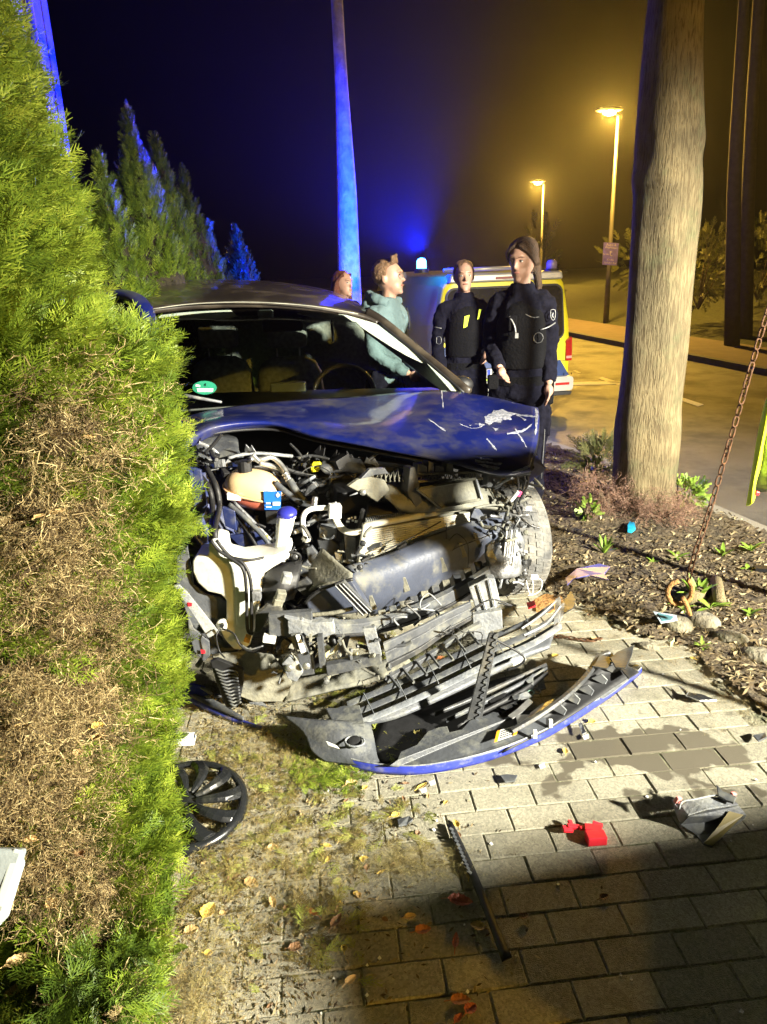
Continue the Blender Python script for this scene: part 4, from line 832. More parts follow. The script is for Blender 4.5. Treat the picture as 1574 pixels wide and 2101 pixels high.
csheet('duct_mouth', [[(966, 1042, .06), (1000, 1034, .08), (1040, 1036, .1)], [(975, 1058, .14), (1005, 1062, .16), (1034, 1060, .14)], [(1005, 1092, .04), (1020, 1096, .04), (1034, 1080, .06)]], M_ABS)
cplate('duct_flap', [(966, 1062), (974, 1044), (984, 1044), (1004, 1070), (1018, 1090), (1000, 1096), (980, 1088), (968, 1078)], .012, M_ABS, -.03)
obj('duct_rim', MB().tube(cr1([P(x, y, CY_(x) - .02) for x, y in ((975, 1042), (1010, 1036), (1040, 1038), (1042, 1052), (1034, 1075), (1022, 1096))], 4), .006, 6), M_DUST, car, smooth=True)
# amber indicator reflection glows under the bonnet edge: a small lit lamp
# --- absorber
def AY(x): return 2.44 + (x - 640) * .00165
ab = [[(712, 1162), (790, 1140), (860, 1110), (920, 1087), (966, 1072), (1030, 1060)], [(722, 1186), (800, 1164), (870, 1136), (935, 1110), (990, 1093), (1026, 1085)], [(738, 1215), (812, 1192), (885, 1164), (948, 1132), (995, 1108), (1022, 1096)], [(752, 1242), (820, 1222), (895, 1196), (955, 1162), (1000, 1125), (1024, 1104)], [(760, 1262), (825, 1245), (900, 1216), (962, 1182), (1000, 1146), (1022, 1118)]]
eo = (.05, -.02, -.04, -.02, .04)
absr = sheet('bumper_absorber', [[(x, y, AY(x) + eo[i]) for x, y in r] for i, r in enumerate(ab)], M_ABS, .012, 5, 4)
for (x, y) in ((828, 1200), (905, 1160), (945, 1130), (975, 1110), (760, 1238)):
    obj('rib', MB().plate([P(x - 4, y - 16, AY(x) - .05), P(x + 4, y - 14, AY(x) - .05), P(x + 14, y + 12, AY(x) - .04), P(x + 2, y + 16, AY(x) - .04)], .012), M_DUST, absr, bevel=.002)
for (x, y) in ((816, 1130), (742, 1156)): obj('clip', MB().box(P(x + 8, y - 10, AY(x) - .0), (.04, .02, .012), (0, -.4, .4)), M_BLK, absr, bevel=.002)
pipe('wire', [(790, 1130, AY(790) - .02), (840, 1105, AY(840) - .02), (905, 1070, AY(905) - .02)], .003, M_BLK, 5)
# teeth below the absorber
for k in range(11):
    x = 775 + k * 22; y = 1268 - k * 8.8 - .25 * k * k; yy = AY(x) - .03
    obj('tooth', MB().plate([P(x, y - 16, yy), P(x + 15, y - 18, yy), P(x + 20, y + 2, yy - .03), P(x + 6, y + 8, yy - .04)], .012), M_GREY if k % 2 else M_DUST, absr, bevel=.002)
# --- lower crash bar
def BY(x): return 2.36 + (x - 640) * .0014
def ribbon(name, top, bot, Y, m, t=.02, parent=None, bevel=.002, n=4):
    a = cr1([P(x, y, Y(x)) for x, y in top], n); b = cr1([P(x, y, Y(x)) for x, y in bot], n); nv = Vector((0, 1, .3)).normalized() * t
    return obj(name, MB().rings([[p, q, q + nv, p + nv] for p, q in zip(a, b)]), m, parent or car, bevel=bevel)
ribbon('lower_crash_bar', [(645, 1275), (700, 1282), (760, 1277), (830, 1258), (905, 1225), (960, 1195), (1004, 1168)], [(645, 1300), (700, 1302), (762, 1296), (836, 1276), (915, 1243), (966, 1212), (1008, 1184)], BY, M_GREY, .03)
ribbon('bar_edge', [(690, 1303), (762, 1297), (836, 1278), (915, 1245), (966, 1214)], [(690, 1308), (762, 1303), (838, 1284), (917, 1250), (968, 1218)], lambda x: BY(x) - .004, M_BLK, .03)
for (poly, Y, m) in (([(550, 1262), (640, 1255), (642, 1300), (590, 1306), (552, 1304)], 2.33, M_GREY), ([(582, 1266), (640, 1278), (684, 1276), (688, 1300), (662, 1310), (630, 1306)], 2.31, M_LGREY), ([(524, 1262), (548, 1242), (576, 1246), (580, 1262), (548, 1268), (534, 1300), (524, 1296)], 2.4, M_PLAS), ([(590, 1275), (622, 1272), (622, 1300), (592, 1302)], 2.31, M_LGREY)):
    obj('bar_bracket', MB().plate(PP(poly, Y), .03), m, car, bevel=.003)
# diagonal beam end and duct at its left
obj('duct', MB().grid(smooth_grid([PP(r) for r in [[(662, 1125, 2.6), (690, 1150, 2.52), (724, 1178, 2.46)], [(640, 1160, 2.58), (672, 1185, 2.5), (722, 1188, 2.43)], [(626, 1220, 2.52), (660, 1200, 2.46), (724, 1190, 2.42)]]], 4, 4)), M_DUST, car, smooth=True, solid=.01)
obj('duct_front', MB().plate(PP([(628, 1236), (660, 1212), (722, 1190), (742, 1222), (760, 1250), (700, 1262), (650, 1268), (636, 1262)], 2.42), .05), M_ABS, car, bevel=.006)
obj('duct_lip', MB().tube(cr1(PP([(626, 1238, 2.38), (648, 1216, 2.38), (690, 1198, 2.38), (724, 1188, 2.38)]), 4), .006, 6), M_BLK, car, smooth=True)
obj('duct_lip', MB().tube(cr1(PP([(634, 1262, 2.38), (680, 1258, 2.37), (725, 1248, 2.37)]), 4), .008, 6), M_DUST, car, smooth=True)
dr = obj('guide_rail', MB().plate(PP([(686, 1200), (706, 1192), (764, 1252), (742, 1264)], 2.34), .02), M_GREY, car, bevel=.003)
for o_ in (-6, 2, 9): obj('rail_rib', MB().tube(PP([(694 + o_, 1200 - o_ * .3, 2.335), (752 + o_, 1260 - o_ * .5, 2.335)]), .0025, 5), M_LGREY, dr)
obj('rail_hole', MB().lathe([(.006, 0), (.006, .004)], P(737, 1244, 2.335), (0, 1, 0), 8), M_BLK, dr)
obj('bay_plate', MB().plate(PP([(600, 1200), (628, 1186), (655, 1210), (660, 1225), (622, 1222)], 2.5), .02), M_PLAS, car, bevel=.002)
sheet('wire_bundle', [[(560, 1170, 2.55), (590, 1160, 2.56), (620, 1156, 2.58)], [(540, 1200, 2.5), (575, 1195, 2.48), (612, 1185, 2.52)], [(548, 1238, 2.5), (575, 1232, 2.48), (600, 1225, 2.5)]], M_BLK, .03, 4, 3)
for (x, y) in ((588, 1186), (576, 1222), (570, 1236)): obj('connector', MB().box(P(x, y, 2.42), (.035, .03, .04), (.2, .3, .3)), M_LGREY if y < 1200 else M_DUST, car, bevel=.004)
# --- arch liner left
def LY(x): return 2.43 + (x - 400) * .0004
def lpl(name, poly, m, dy=0, t=.012): return obj(name, MB().plate([P(x, y, LY(x) + dy) for x, y in poly], t), m, car, bevel=.003)
lpl('arch_liner', [(362, 1145), (385, 1120), (392, 1160), (398, 1200), (422, 1220), (452, 1226), (466, 1236), (464, 1280), (444, 1290), (448, 1310), (492, 1336), (470, 1345), (436, 1345), (400, 1308), (384, 1262), (362, 1200)], M_GREY, .06)
lpl('arch_liner_edge', [(356, 1202), (368, 1200), (384, 1215), (450, 1298), (428, 1310), (400, 1268)], M_LGREY, -.02)
lpl('arch_liner_flap', [(384, 1258), (398, 1290), (430, 1316), (432, 1345), (418, 1358), (398, 1336), (388, 1300)], M_GREY, -.01)
for (x, y) in ((389, 1240), (416, 1337)): obj('red_stamp', MB().plate([P(x - 4, y - 4, LY(x) - .026), P(x + 5, y - 3, LY(x) - .026), P(x + 5, y + 4, LY(x) - .026), P(x - 3, y + 4, LY(x) - .026)], .001), M_RED, car)
lpl('arch_shield', [(436, 1345), (500, 1338), (560, 1345), (600, 1400), (585, 1440), (520, 1440), (450, 1412)], M_DUST, -.0)
# air horn mesh (long dark grille piece)
fg = obj('fog_grille', MB().plate(PP([(430, 1358), (444, 1352), (500, 1375), (500, 1400), (492, 1440), (472, 1458), (462, 1450), (446, 1410)], 2.42), .02), M_BLK, car, bevel=.006)
for k in range(11): obj('grille_wave', MB().tube(cr1(PP([(440 + k * 3, 1372 + k * 7, 2.415), (455 + k * 2.6, 1378 + k * 7, 2.405), (472 + k * 1.4, 1375 + k * 7, 2.415), (488 + k * .6, 1380 + k * 6, 2.405)]), 3), .004, 5), M_GREY, fg, smooth=True)
# --- struts hanging below
for (poly, Y, m, t) in (([(596, 1302), (616, 1300), (640, 1350), (646, 1384), (618, 1388), (612, 1350)], 2.3, M_GREY, .04), ([(606, 1304), (614, 1304), (628, 1338), (618, 1342)], 2.29, M_WHITE, .01), ([(650, 1308), (662, 1306), (668, 1370), (656, 1372)], 2.28, M_GREY, .04), ([(578, 1362), (592, 1348), (606, 1352), (622, 1380), (608, 1400), (590, 1392)], 2.28, M_LGREY, .02),
        ([(744, 1290), (770, 1288), (784, 1346), (760, 1350)], 2.28, M_LGREY, .02), ([(668, 1366), (780, 1344), (784, 1362), (672, 1388)], 2.27, M_GREY, .03), ([(690, 1348), (702, 1308), (718, 1306), (708, 1350)], 2.35, M_ABS, .01), ([(664, 1342), (702, 1318), (706, 1326), (668, 1352)], 2.36, mat('cream strip', (.55, .5, .3), .6), .01), ([(664, 1360), (734, 1340), (736, 1348), (666, 1366)], 2.36, MATS['cream strip'], .01)):
    obj('strut', MB().plate(PP(poly, Y), t), m, car, bevel=.003)
for (x, y, Y) in ((629, 1366, 2.27), (593, 1370, 2.27)): obj('bolt_head', MB().lathe([(.014, 0), (.014, .006), (.008, .01)], P(x, y, Y), (0, -1, 0), 12), M_ALU, car, smooth=True)
def LB(x): return 2.3 + (x - 780) * .0014
for k, (y0, w_, m) in enumerate(((0, 15, M_GREY), (18, 20, M_GREY), (42, 10, M_PLAS))):
    ribbon('lower_slat', [(786 + k * 4, 1322 + y0), (860, 1288 + y0), (910, 1262 + y0 * .8), (966, 1236 + y0 * .7)], [(790 + k * 4, 1322 + y0 + w_), (862, 1288 + y0 + w_), (914, 1262 + y0 * .8 + w_ * .8), (968, 1236 + y0 * .7 + w_ * .7)], LB, m, .012)
ribbon('ladder_bar', [(790, 1395), (880, 1345), (940, 1305), (985, 1280)], [(796, 1402), (884, 1352), (944, 1311), (990, 1286)], LB, M_GREY, .02)
for k in range(7): x = 800 + k * 27; y = 1388 - k * 15.5; obj('ladder_rung', MB().tube([P(x, y, LB(x)), P(x + 22, y - 2 + 30, LB(x) - .08)], .006, 5), M_GREY, car)
# undertray
obj('undertray', MB().grid(smooth_grid([[G(x, y, z) for x, y, z in r] for r in [[(590, 1440, .05), (680, 1418, .06), (760, 1400, .06), (850, 1370, .06)], [(575, 1400, .09), (660, 1385, .10), (740, 1370, .09), (830, 1340, .09)]]], 4, 4)), M_DUST, car, smooth=True, solid=.012)
# bar from the right bracket down to the ground
bk = obj('bracket_head', MB().plate(PP([(962, 1205), (1000, 1186), (1016, 1188), (1028, 1240), (1000, 1262), (996, 1310), (968, 1310), (978, 1256)], 2.72), .05), M_LGREY, car, bevel=.004)
for (a, b) in (((982, 1200), (1000, 1258)), ((1004, 1190), (1016, 1245))): obj('bracket_fold', MB().tube(PP([(a[0], a[1], 2.71), (b[0], b[1], 2.71)]), .004, 5), M_WHITE, bk)
obj('bracket_foot', MB().plate(PP([(970, 1262), (1030, 1252), (1032, 1290), (1006, 1296), (998, 1312), (972, 1314)], 2.66), .03), M_LGREY, car, bevel=.003)
# lower valance between arch and beam end, scraped alloy horn on the right
horn = sheet('scraped_crossmember', [[(1036, 1082, 3.06), (1060, 1086, 3.06), (1072, 1110, 3.06)], [(1020, 1130, 2.98), (1050, 1130, 2.96), (1068, 1145, 3.0)], [(1004, 1165, 2.92), (1035, 1170, 2.9), (1062, 1175, 2.95)], [(1002, 1182, 2.92), (1030, 1184, 2.9), (1050, 1178, 2.95)]], M_STEEL, .03, 4, 4, dent=.004)
for k in range(5): x = 1040 + k * 5; pipe('metal_edge', [(x, 1088, 3.03), (x - 3, 1120, 2.96), (x - 8, 1160, 2.9)], .004, M_ALU if k % 2 else M_WHITE, 5)
obj('crossmember_arm', MB().plate(PP([(1000, 1120, 2.9), (1016, 1108, 2.92), (1012, 1125, 2.92), (1020, 1150, 2.9), (1010, 1160, 2.9), (998, 1140, 2.9)]), .02), M_STEEL, car, bevel=.003)
obj('arch_corner', MB().plate(PP([(1066, 1156, 3.05), (1074, 1144, 3.05), (1092, 1148, 3.06), (1090, 1160, 3.06), (1072, 1172, 3.05)]), .01), M_PLAS, car, bevel=.002)
for pts in ([(1068, 962), (1078, 985), (1070, 1010), (1058, 1030), (1062, 1050)], [(1080, 966), (1084, 990), (1072, 1015), (1064, 1032)], [(1060, 970), (1064, 995), (1060, 1020), (1052, 1045)]): pipe('wire', [(x, y, 3.08) for x, y in pts], .005, M_BLK, 5)
for pts in ([(1076, 1135), (1078, 1180), (1084, 1210), (1088, 1218)], [(1090, 1182), (1094, 1200), (1092, 1218), (1084, 1222)], [(1098, 1184), (1112, 1192), (1108, 1212), (1090, 1222)]): pipe('wire', [(x, y, 3.22) for x, y in pts], .0025, M_WHITE, 5)
obj('plug', MB().box(P(1096, 1184, 3.2), (.035, .015, .022), (0, .1, 0)), M_WHITE, car, bevel=.002); obj('plug', MB().box(P(1078, 1133, 3.05), (.018, .015, .015), (0, .2, 0)), M_WHITE, car, bevel=.002)
obj('plug', MB().box(P(1066, 1013, 3.05), (.014, .014, .025), (0, .5, 0)), mat('pink plug', (.7, .05, .15), .5), car, bevel=.002)
pipe('white_sleeve', [(1048, 1028, 3.05), (1056, 1018, 3.05), (1064, 1008, 3.05)], .009, M_WHITE, 8)
# --- wheels
def wheel(c, ax, rr_=.31, wd=.20):
    ax = Vector(ax).normalized(); t = obj('wheel', MB().lathe([(.19, -wd * .42), (.22, -wd * .30), (.22, wd * .30), (.19, wd * .42)], c, ax, 32, False), M_STEEL, car, smooth=True)
    tyre = obj('tyre', MB().lathe([(.20, -wd * .46), (rr_ * .88, -wd * .52), (rr_ * .96, -wd * .47), (rr_, -wd * .34), (rr_ + .002, 0), (rr_, wd * .34), (rr_ * .96, wd * .47), (rr_ * .88, wd * .52), (.20, wd * .46)], c, ax, 48, False), M_RUB, t, smooth=True)
    a = ax.orthogonal().normalized(); b = ax.cross(a); mb = MB()
    for k in range(44):
        for j, (u0, u1) in enumerate(((-.40, -.22), (-.18, -.02), (.02, .18), (.22, .40))):
            th = 2 * math.pi * (k + (j % 2) * .5) / 44; d0 = (a * math.cos(th) + b * math.sin(th)); d1 = (a * math.cos(th + .075) + b * math.sin(th + .075)); r0 = rr_ + .006 - (abs(u0 + u1) > .5) * .004
            p = [c + ax * u0 * wd + d0 * r0, c + ax * u1 * wd + (a * math.cos(th + .03) + b * math.sin(th + .03)) * r0, c + ax * u1 * wd + (a * math.cos(th + .12) + b * math.sin(th + .12)) * r0, c + ax * u0 * wd + (a * math.cos(th + .09) + b * math.sin(th + .09)) * r0]
            q = [c + ax * ((v - c).dot(ax)) + (v - c - ax * ((v - c).dot(ax))) * .965 for v in p]; mb.rings([q, p])
    o = obj('tread', mb, M_RUB, t); o['kind'] = 'stuff'
    obj('rim', MB().lathe([(.2, wd * .3), (.17, wd * .22), (.05, wd * .18), (.0, wd * .2)], c, ax, 24), M_STEEL, t, smooth=True)
wc = P(1052, 1118, 3.5); wheel(Vector((wc.x - .01, 3.55, .31)), (.965, .26, .02), .30, .20)
wheel(Vector((-1.02, 3.15, .30)), (.9, .3, 0), .30, .2); wheel(Vector((-.25, 5.9, .31)), (.93, .36, 0)); wheel(Vector((-1.7, 5.6, .31)), (.93, .36, 0))
# sides and tail of the body (hidden behind, but there)
obj('door_side', MB().grid(smooth_grid([PP(r) for r in [[(958, 812, 4.1), (860, 760, 5.0), (765, 690, 6.4)]]] + [[Vector((p.x + dx, p.y, z)) for p in PP([(958, 812, 4.1), (860, 760, 5.0), (765, 690, 6.4)])] for dx, z in ((.05, .8), (.05, .5), (0, .25))], 5, 3)), M_BLUE, car, smooth=True, solid=.02)
obj('floor_pan', MB().plate([(-1.3, 3.5, .25), (.6, 3.9, .25), (-.1, 6.9, .25), (-1.9, 6.6, .25)], Vector((0, 0, .05))), M_BLK, car)
obj('tail', MB().plate([(-1.9, 6.7, .3), (-.15, 6.95, .3), (-.3, 6.9, 1.0), (-1.8, 6.7, 1.0)], Vector((0, .08, 0))), M_BLUE, car)
sd = [P(300, 660, 4.3), P(250, 640, 5.5)]
obj('door_panel', MB().grid([[Vector((x, y, z)) for z in (1.02, .8, .5, .25)] for x, y in ((-1.0, 3.45), (-1.25, 4.2), (-1.55, 5.2), (-1.85, 6.6))]), M_BLUE, car, smooth=True, solid=.02)
# ================================================================ PEOPLE
M_SKIN = mat('skin', (.40, .235, .17), .5, var=.08, scale=30, bump=.05)
M_NAVY = mat('navy uniform cloth', (.005, .005, .011), .95, spec=.15, var=.35, scale=25, bump=1.0, bscale=14)
M_HOOD = mat('blue green hoodie', (.10, .155, .165), .9, var=.12, scale=10, bump=.6, bscale=16)
M_HAIRB = mat('brown hair', (.055, .030, .015), .55, var=.4, scale=60, bump=.8, bscale=120)
M_HAIRL = mat('light brown hair', (.16, .09, .045), .5, var=.4, scale=60, bump=.8, bscale=120)
M_HAIRR = mat('auburn hair', (.10, .03, .015), .5, var=.4, scale=60, bump=.8, bscale=120)
M_HV = mat('hi vis yellow', (.70, .86, .02), .6, var=.05, emit=None)
M_REFL = mat('reflective tape', (.62, .63, .66), .3, .2, var=.1)
M_LIP = mat('lips', (.30, .13, .10), .5); M_EYE = mat('eye white', (.7, .68, .65), .3); M_IRIS = mat('iris', (.05, .04, .03), .3)
M_BOOT = mat('boots', (.012, .012, .012), .5)
def remesh(o, vox, sm=4):
    r = o.modifiers.new('Remesh', 'REMESH'); r.mode = 'VOXEL'; r.voxel_size = vox; r.use_smooth_shade = True
    s = o.modifiers.new('Smooth', 'SMOOTH'); s.factor = .5; s.iterations = sm
    nm = o.name.split('.')[0]
    if nm in ('jacket', 'trousers', 'hood', 'hair'):
        tx = bpy.data.textures.get('folds_' + nm) or bpy.data.textures.new('folds_' + nm, 'CLOUDS'); tx.noise_scale = {'jacket': .075, 'hood': .06, 'trousers': .085, 'hair': .03}[nm]; tx.noise_depth = 2
        q = o.modifiers.new('Folds', 'DISPLACE'); q.texture = tx; q.texture_coords = 'LOCAL'; q.strength = {'jacket': .045, 'hood': .035, 'trousers': .04, 'hair': .018}[nm]; q.mid_level = .42
    return o
def person(label, loc, face, s=1.0, jacket=None, legs=None, hair=None, hairkind='bun', arms=None, group=None, head_turn=0, head_tilt=0, female=True, lean=0, name='person', skip_face=False, sh=None):
    """face = direction the chest looks, degrees from -Y; joints in metres for a 1.72 m person"""
    t = thing(name, label, 'person', loc, group); L0 = Vector(loc); Rz = Matrix.Rotation(rad(face), 3, 'Z')
    def W(p):
        v = Vector(p); v = Vector((v.x, v.y + lean * max(0, v.z - .9), v.z)); return Rz @ (v * s) + L0
    Hm = Matrix.Rotation(rad(head_turn), 3, 'Z') @ Matrix.Rotation(rad(head_tilt), 3, 'X'); hc = Vector((0, -.02, 1.615))
    def Wh(p): return W(hc + Hm @ (Vector(p) - hc))
    R3 = lambda M: Rz @ M
    sh = sh or (.165 if female else .20); hp = .09
    arms = arms or (((-sh - .07, .02, 1.16), (-sh - .05, -.12, .92)), ((sh + .07, .02, 1.16), (sh + .05, -.12, .92)))
    # body: one continuous surface
    b = MB()
    def tube(mb, pts, r, f=W, n=12): mb.tube([f(p) for p in cr1(pts, 3)], list(np.interp(np.linspace(0, len(pts) - 1, 3 * (len(pts) - 1) + 1), range(len(pts)), [x * s for x in r])), n)
    b.ell(Wh((0, -.015, 1.645)), (.074 * s, .095 * s, .105 * s), 12, R3(Hm)); b.ell(Wh((0, -.05, 1.575)), (.055 * s, .060 * s, .060 * s), 10, R3(Hm)); b.ell(Wh((0, -.092, 1.535)), (.026 * s, .02 * s, .018 * s), 8, R3(Hm))
    b.ell(Wh((0, -.118, 1.612)), (.012 * s, .018 * s, .014 * s), 8, R3(Hm)); b.tube([Wh((0, -.104, 1.655)), Wh((0, -.118, 1.615))], [.008 * s, .012 * s], 8)
    b.ell(Wh((0, -.095, 1.672)), (.05 * s, .018 * s, .012 * s), 8, R3(Hm))
    for q in (-1, 1):
        b.ell(Wh((q * .077, .0, 1.63)), (.012 * s, .02 * s, .032 * s), 8, R3(Hm))
    tube(b, [(0, -.01, 1.38), (0, -.01, 1.46), (0, -.02, 1.56)], [.07, .053, .05]); tube(b, [(0, 0, .9), (0, 0, 1.1), (0, 0, 1.35), (0, 0, 1.44)], [.11, .10, .12, .07])
    for q, (el, wr) in zip((-1, 1), arms):
        tube(b, [(0, 0, 1.38), (q * sh * .9, 0, 1.38), el, wr], [.05, .045, .036, .025]); tube(b, [(q * .05, 0, .95), (q * hp, 0, .85), (q * hp, -.01, .48), (q * hp, .01, .08)], [.09, .075, .05, .035])
        el, wr = Vector(el), Vector(wr); d = (wr - el).normalized(); a = d.orthogonal().normalized(); a = (Vector((-q * .3, 1, 0)) - d * Vector((-q * .3, 1, 0)).dot(d)).normalized(); c = d.cross(a)
        b.ell(W(wr + d * .045), (.03 * s, .03 * s, .04 * s), 8)
        for k in range(4): p0 = wr + d * .07 + a * (.028 - .018 * k); ln = (.065, .075, .07, .055)[k]; b.tube([W(p0 - d * .03), W(p0 + d * ln * .5 - c * .004 * q), W(p0 + d * ln - c * .02 * q)], [.0095 * s, .009 * s, .007 * s], 7)
        b.tube([W(wr + d * .02 + a * .02), W(wr + d * .05 + a * .05), W(wr + d * .085 + a * .055)], [.012 * s, .010 * s, .008 * s], 7)
    remesh(obj('body', b, M_SKIN, t, smooth=True), .0075 * s, 3)
    for q in (-1, 1):
        e = obj('eye', MB().ell(Wh((q * .031, -.098, 1.642)), (.011 * s, .007 * s, .0065 * s), 7, R3(Hm)), M_EYE, t, smooth=True); obj('iris', MB().ell(Wh((q * .031, -.1035, 1.642)), (.0052 * s, .003 * s, .0052 * s), 6, R3(Hm)), M_IRIS, e, smooth=True)
        obj('eyebrow', MB().tube([Wh((q * .014, -.112, 1.662)), Wh((q * .034, -.108, 1.668)), Wh((q * .05, -.094, 1.662))], [.0016 * s, .0024 * s, .001 * s], 6), hair, t, smooth=True)
        obj('upper_lid', MB().tube([Wh((q * .019, -.102, 1.646)), Wh((q * .031, -.106, 1.650)), Wh((q * .043, -.099, 1.646))], [.0018 * s, .0024 * s, .0018 * s], 6), hair, t, smooth=True)
    obj('lips', MB().ell(Wh((0, -.108, 1.578)), (.021 * s, .009 * s, .0075 * s), 8, R3(Hm)), M_LIP, t, smooth=True)
    h = MB(); rr = random.Random(hash(label) % 999)
    h.ell(Wh((0, .012, 1.672)), (.084 * s, .098 * s, .092 * s), 12, R3(Hm))
    if hairkind == 'bun': h.ell(Wh((0, .10, 1.70)), (.04 * s, .04 * s, .038 * s), 9, R3(Hm)); h.ell(Wh((0, .06, 1.61)), (.066 * s, .05 * s, .06 * s), 9, R3(Hm))
    if hairkind == 'tail':
        h.ell(Wh((0, .05, 1.62)), (.075 * s, .06 * s, .08 * s), 9, R3(Hm)); tube(h, [(.0, .09, 1.66), (.01, .14, 1.58), (.03, .13, 1.46), (.04, .11, 1.36)], [.03, .03, .022, .008], Wh)
        hs = MB()
        for q in (-1, 1):
            for e_ in range(5): tube(hs, [(q * .012, -.085 + e_ * .012, 1.728 + e_ * .004), (q * (.05 + e_ * .003), -.082 + e_ * .014, 1.705 + e_ * .004), (q * (.078 + e_ * .001), -.05 + e_ * .014, 1.655), (q * .082, -.005 + e_ * .01, 1.60)], [.008, .011, .010, .005], Wh)
        obj('hair_strands', hs, hair, t, smooth=True)
    if hairkind == 'long':
        h.ell(Wh((0, .05, 1.60)), (.085 * s, .07 * s, .12 * s), 9, R3(Hm))
        for q in (-1, 1): tube(h, [(q * .05, -.06, 1.72), (q * .088, -.02, 1.63), (q * .09, .0, 1.52), (q * .10, .0, 1.40)], [.02, .03, .035, .02], Wh)
    if hairkind == 'tuft':
        for k in range(9): a = rr.uniform(-1, 1); tube(h, [(a * .05, -.04 - .02 * rr.random(), 1.735), (a * .055, -.06, 1.765), (a * .06 + .01, -.065 + rr.uniform(-.02, .03), 1.775 + .015 * rr.random())], [.014, .010, .003], Wh)
    for k in range(14): a = rr.uniform(0, 6.28); d = Vector((math.cos(a), math.sin(a) * 1.1, rr.uniform(.2, 1))).normalized(); p = hc + Vector((0, .012, .055)) + Vector((d.x * .08, d.y * .095, d.z * .09)); h.tube([Wh(p), Wh(p + d * .012 + Vector((rr.gauss(0, .01), rr.gauss(0, .01), .006)))], [.0035 * s, .001], 5)
    # cut the hair away over the face
    hb = obj('hair', h, hair, t, smooth=True); remesh(hb, .008 * s, 2)
    fcut = [v for v in hb.data.vertices]
    inv = (R3(Hm)).inverted(); c0 = Wh(hc)
    for v in fcut:
        q = inv @ ((v.co + ORI[hb.name]) - c0) / s
        if q.y < .0 and q.z < .085 - .25 * max(0, -.03 - q.y) * 0 and abs(q.x) < .2: 
            k = min(1, -q.y / .035); q2 = Vector((q.x * (1 - .5 * k), q.y * (1 - .9 * k), q.z - .02 * k)); v.co = R3(Hm) @ (q2 * s) + c0 - ORI[hb.name]
    # clothes
    j = MB(); n = 24; prof = [(.82, .168, .128), (.90, .162, .122), (1.02, .138, .105), (1.15, .142, .112), (1.28, sh * .88, .12), (1.37, sh * 1.0, .115), (1.43, sh * .72, .09), (1.47, .075, .075), (1.505, .066, .068)]
    j.rings([[W((math.cos(a) * rx, math.sin(a) * ry, z)) for a in [2 * math.pi * k / n for k in range(n)]] for z, rx, ry in prof])
    for q, (el, wr) in zip((-1, 1), arms):
        tube(j, [(q * sh * .6, 0, 1.39), (q * sh * .98, 0, 1.375), tuple(Vector(el)), tuple(Vector(wr) * .97 + Vector(el) * .03)], [.066, .064, .052, .040])
    jo = remesh(obj('jacket', j, jacket, t, smooth=True), .011 * s, 3)
    l = MB()
    for q in (-1, 1): tube(l, [(q * .03, 0, .98), (q * .085, 0, .86), (q * .10, -.01, .68), (q * .10, -.015, .46), (q * .10, .01, .2), (q * .10, .01, .09)], [.11, .105, .09, .07, .066, .06])
    if legs is M_NAVY:
        for q in (-1, 1): l.box(W((q * .17, 0, .66)), (.05 * s, .13 * s, .17 * s), (0, 0, rad(face)))
    l.rings([[W((math.cos(a) * rx, math.sin(a) * ry, z)) for a in [2 * math.pi * k / n for k in range(n)]] for z, rx, ry in ((.80, .15, .11), (.9, .17, .12), (1.0, .15, .11))])
    remesh(obj('trousers', l, legs, t, smooth=True), .012 * s, 3)
    for q in (-1, 1):
        f_ = MB(); f_.ell(W((q * .10, -.05, .045)), (.05 * s, .13 * s, .05 * s), 8, Rz); f_.tube([W((q * .10, .02, .05)), W((q * .10, .02, .18))], .058 * s, 12); remesh(obj('boot', f_, M_BOOT, t, smooth=True), .012, 2)
    return t, W, Wh, s
def at(px, Y, z=0): p = P(px, 900, Y); return None
def stand(px_head, py_head, Y):
    p = P(px_head, py_head, Y); return (p.x, p.y, 0.0), p.z
# right policewoman
loc, zt = stand(1084, 478, 4.75); s1 = zt / 1.765
t, W, Wh, s_ = person('tall police officer with brown hair tied back, nearest the van tail lamp', (loc[0] - .03, 4.75, -.02), -14, s1, M_NAVY, M_NAVY, M_HAIRB, 'tail', (((-.18, -.0, 1.15), (-.11, -.2, 1.02)), ((.175, .05, 1.14), (.18, -.07, .91))), sh=.145, head_turn=-22, head_tilt=10, group='police officers')
jk = t
M_SILV = mat('silver piping', (.22, .22, .22), .4, .3); M_DK = mat('black webbing', (.004, .004, .005), .9, spec=.15, bump=.4)
def on_person(nm, pts, r, m, W, t, n=6): return obj(nm, MB().tube([W(p) for p in cr1(pts, 3)], r, n), m, t, smooth=True)
on_person('piping', [(.12, -.11, 1.235), (.17, -.085, 1.25), (.205, -.045, 1.27)], .004, M_SILV, W, t); on_person('piping', [(.03, -.135, 1.33), (.07, -.13, 1.31), (.11, -.115, 1.31)], .003, M_SILV, W, t)
on_person('badge', [(.175, -.065, 1.345), (.20, -.05, 1.345), (.203, -.055, 1.305), (.192, -.064, 1.285), (.178, -.07, 1.305), (.175, -.065, 1.345)], .0018, M_SILV, W, t); on_person('badge', [(.19, -.06, 1.33), (.186, -.066, 1.31), (.194, -.062, 1.30)], .004, M_SILV, W, t)
on_person('round_badge', [(.11 + .028 * math.cos(a), -.13, 1.19 + .03 * math.sin(a)) for a in [i * math.pi / 4 for i in range(9)]], .003, M_SILV, W, t)
remesh(obj('vest', MB().rings([[W((math.cos(a) * rx, math.sin(a) * ry - .01, z)) for a in [2 * math.pi * k / 24 for k in range(24)]] for z, rx, ry in ((1.0, .155, .125), (1.15, .158, .132), (1.28, .15, .142), (1.38, .12, .118), (1.41, .08, .09))]), M_DK, t, smooth=True), .012, 2)
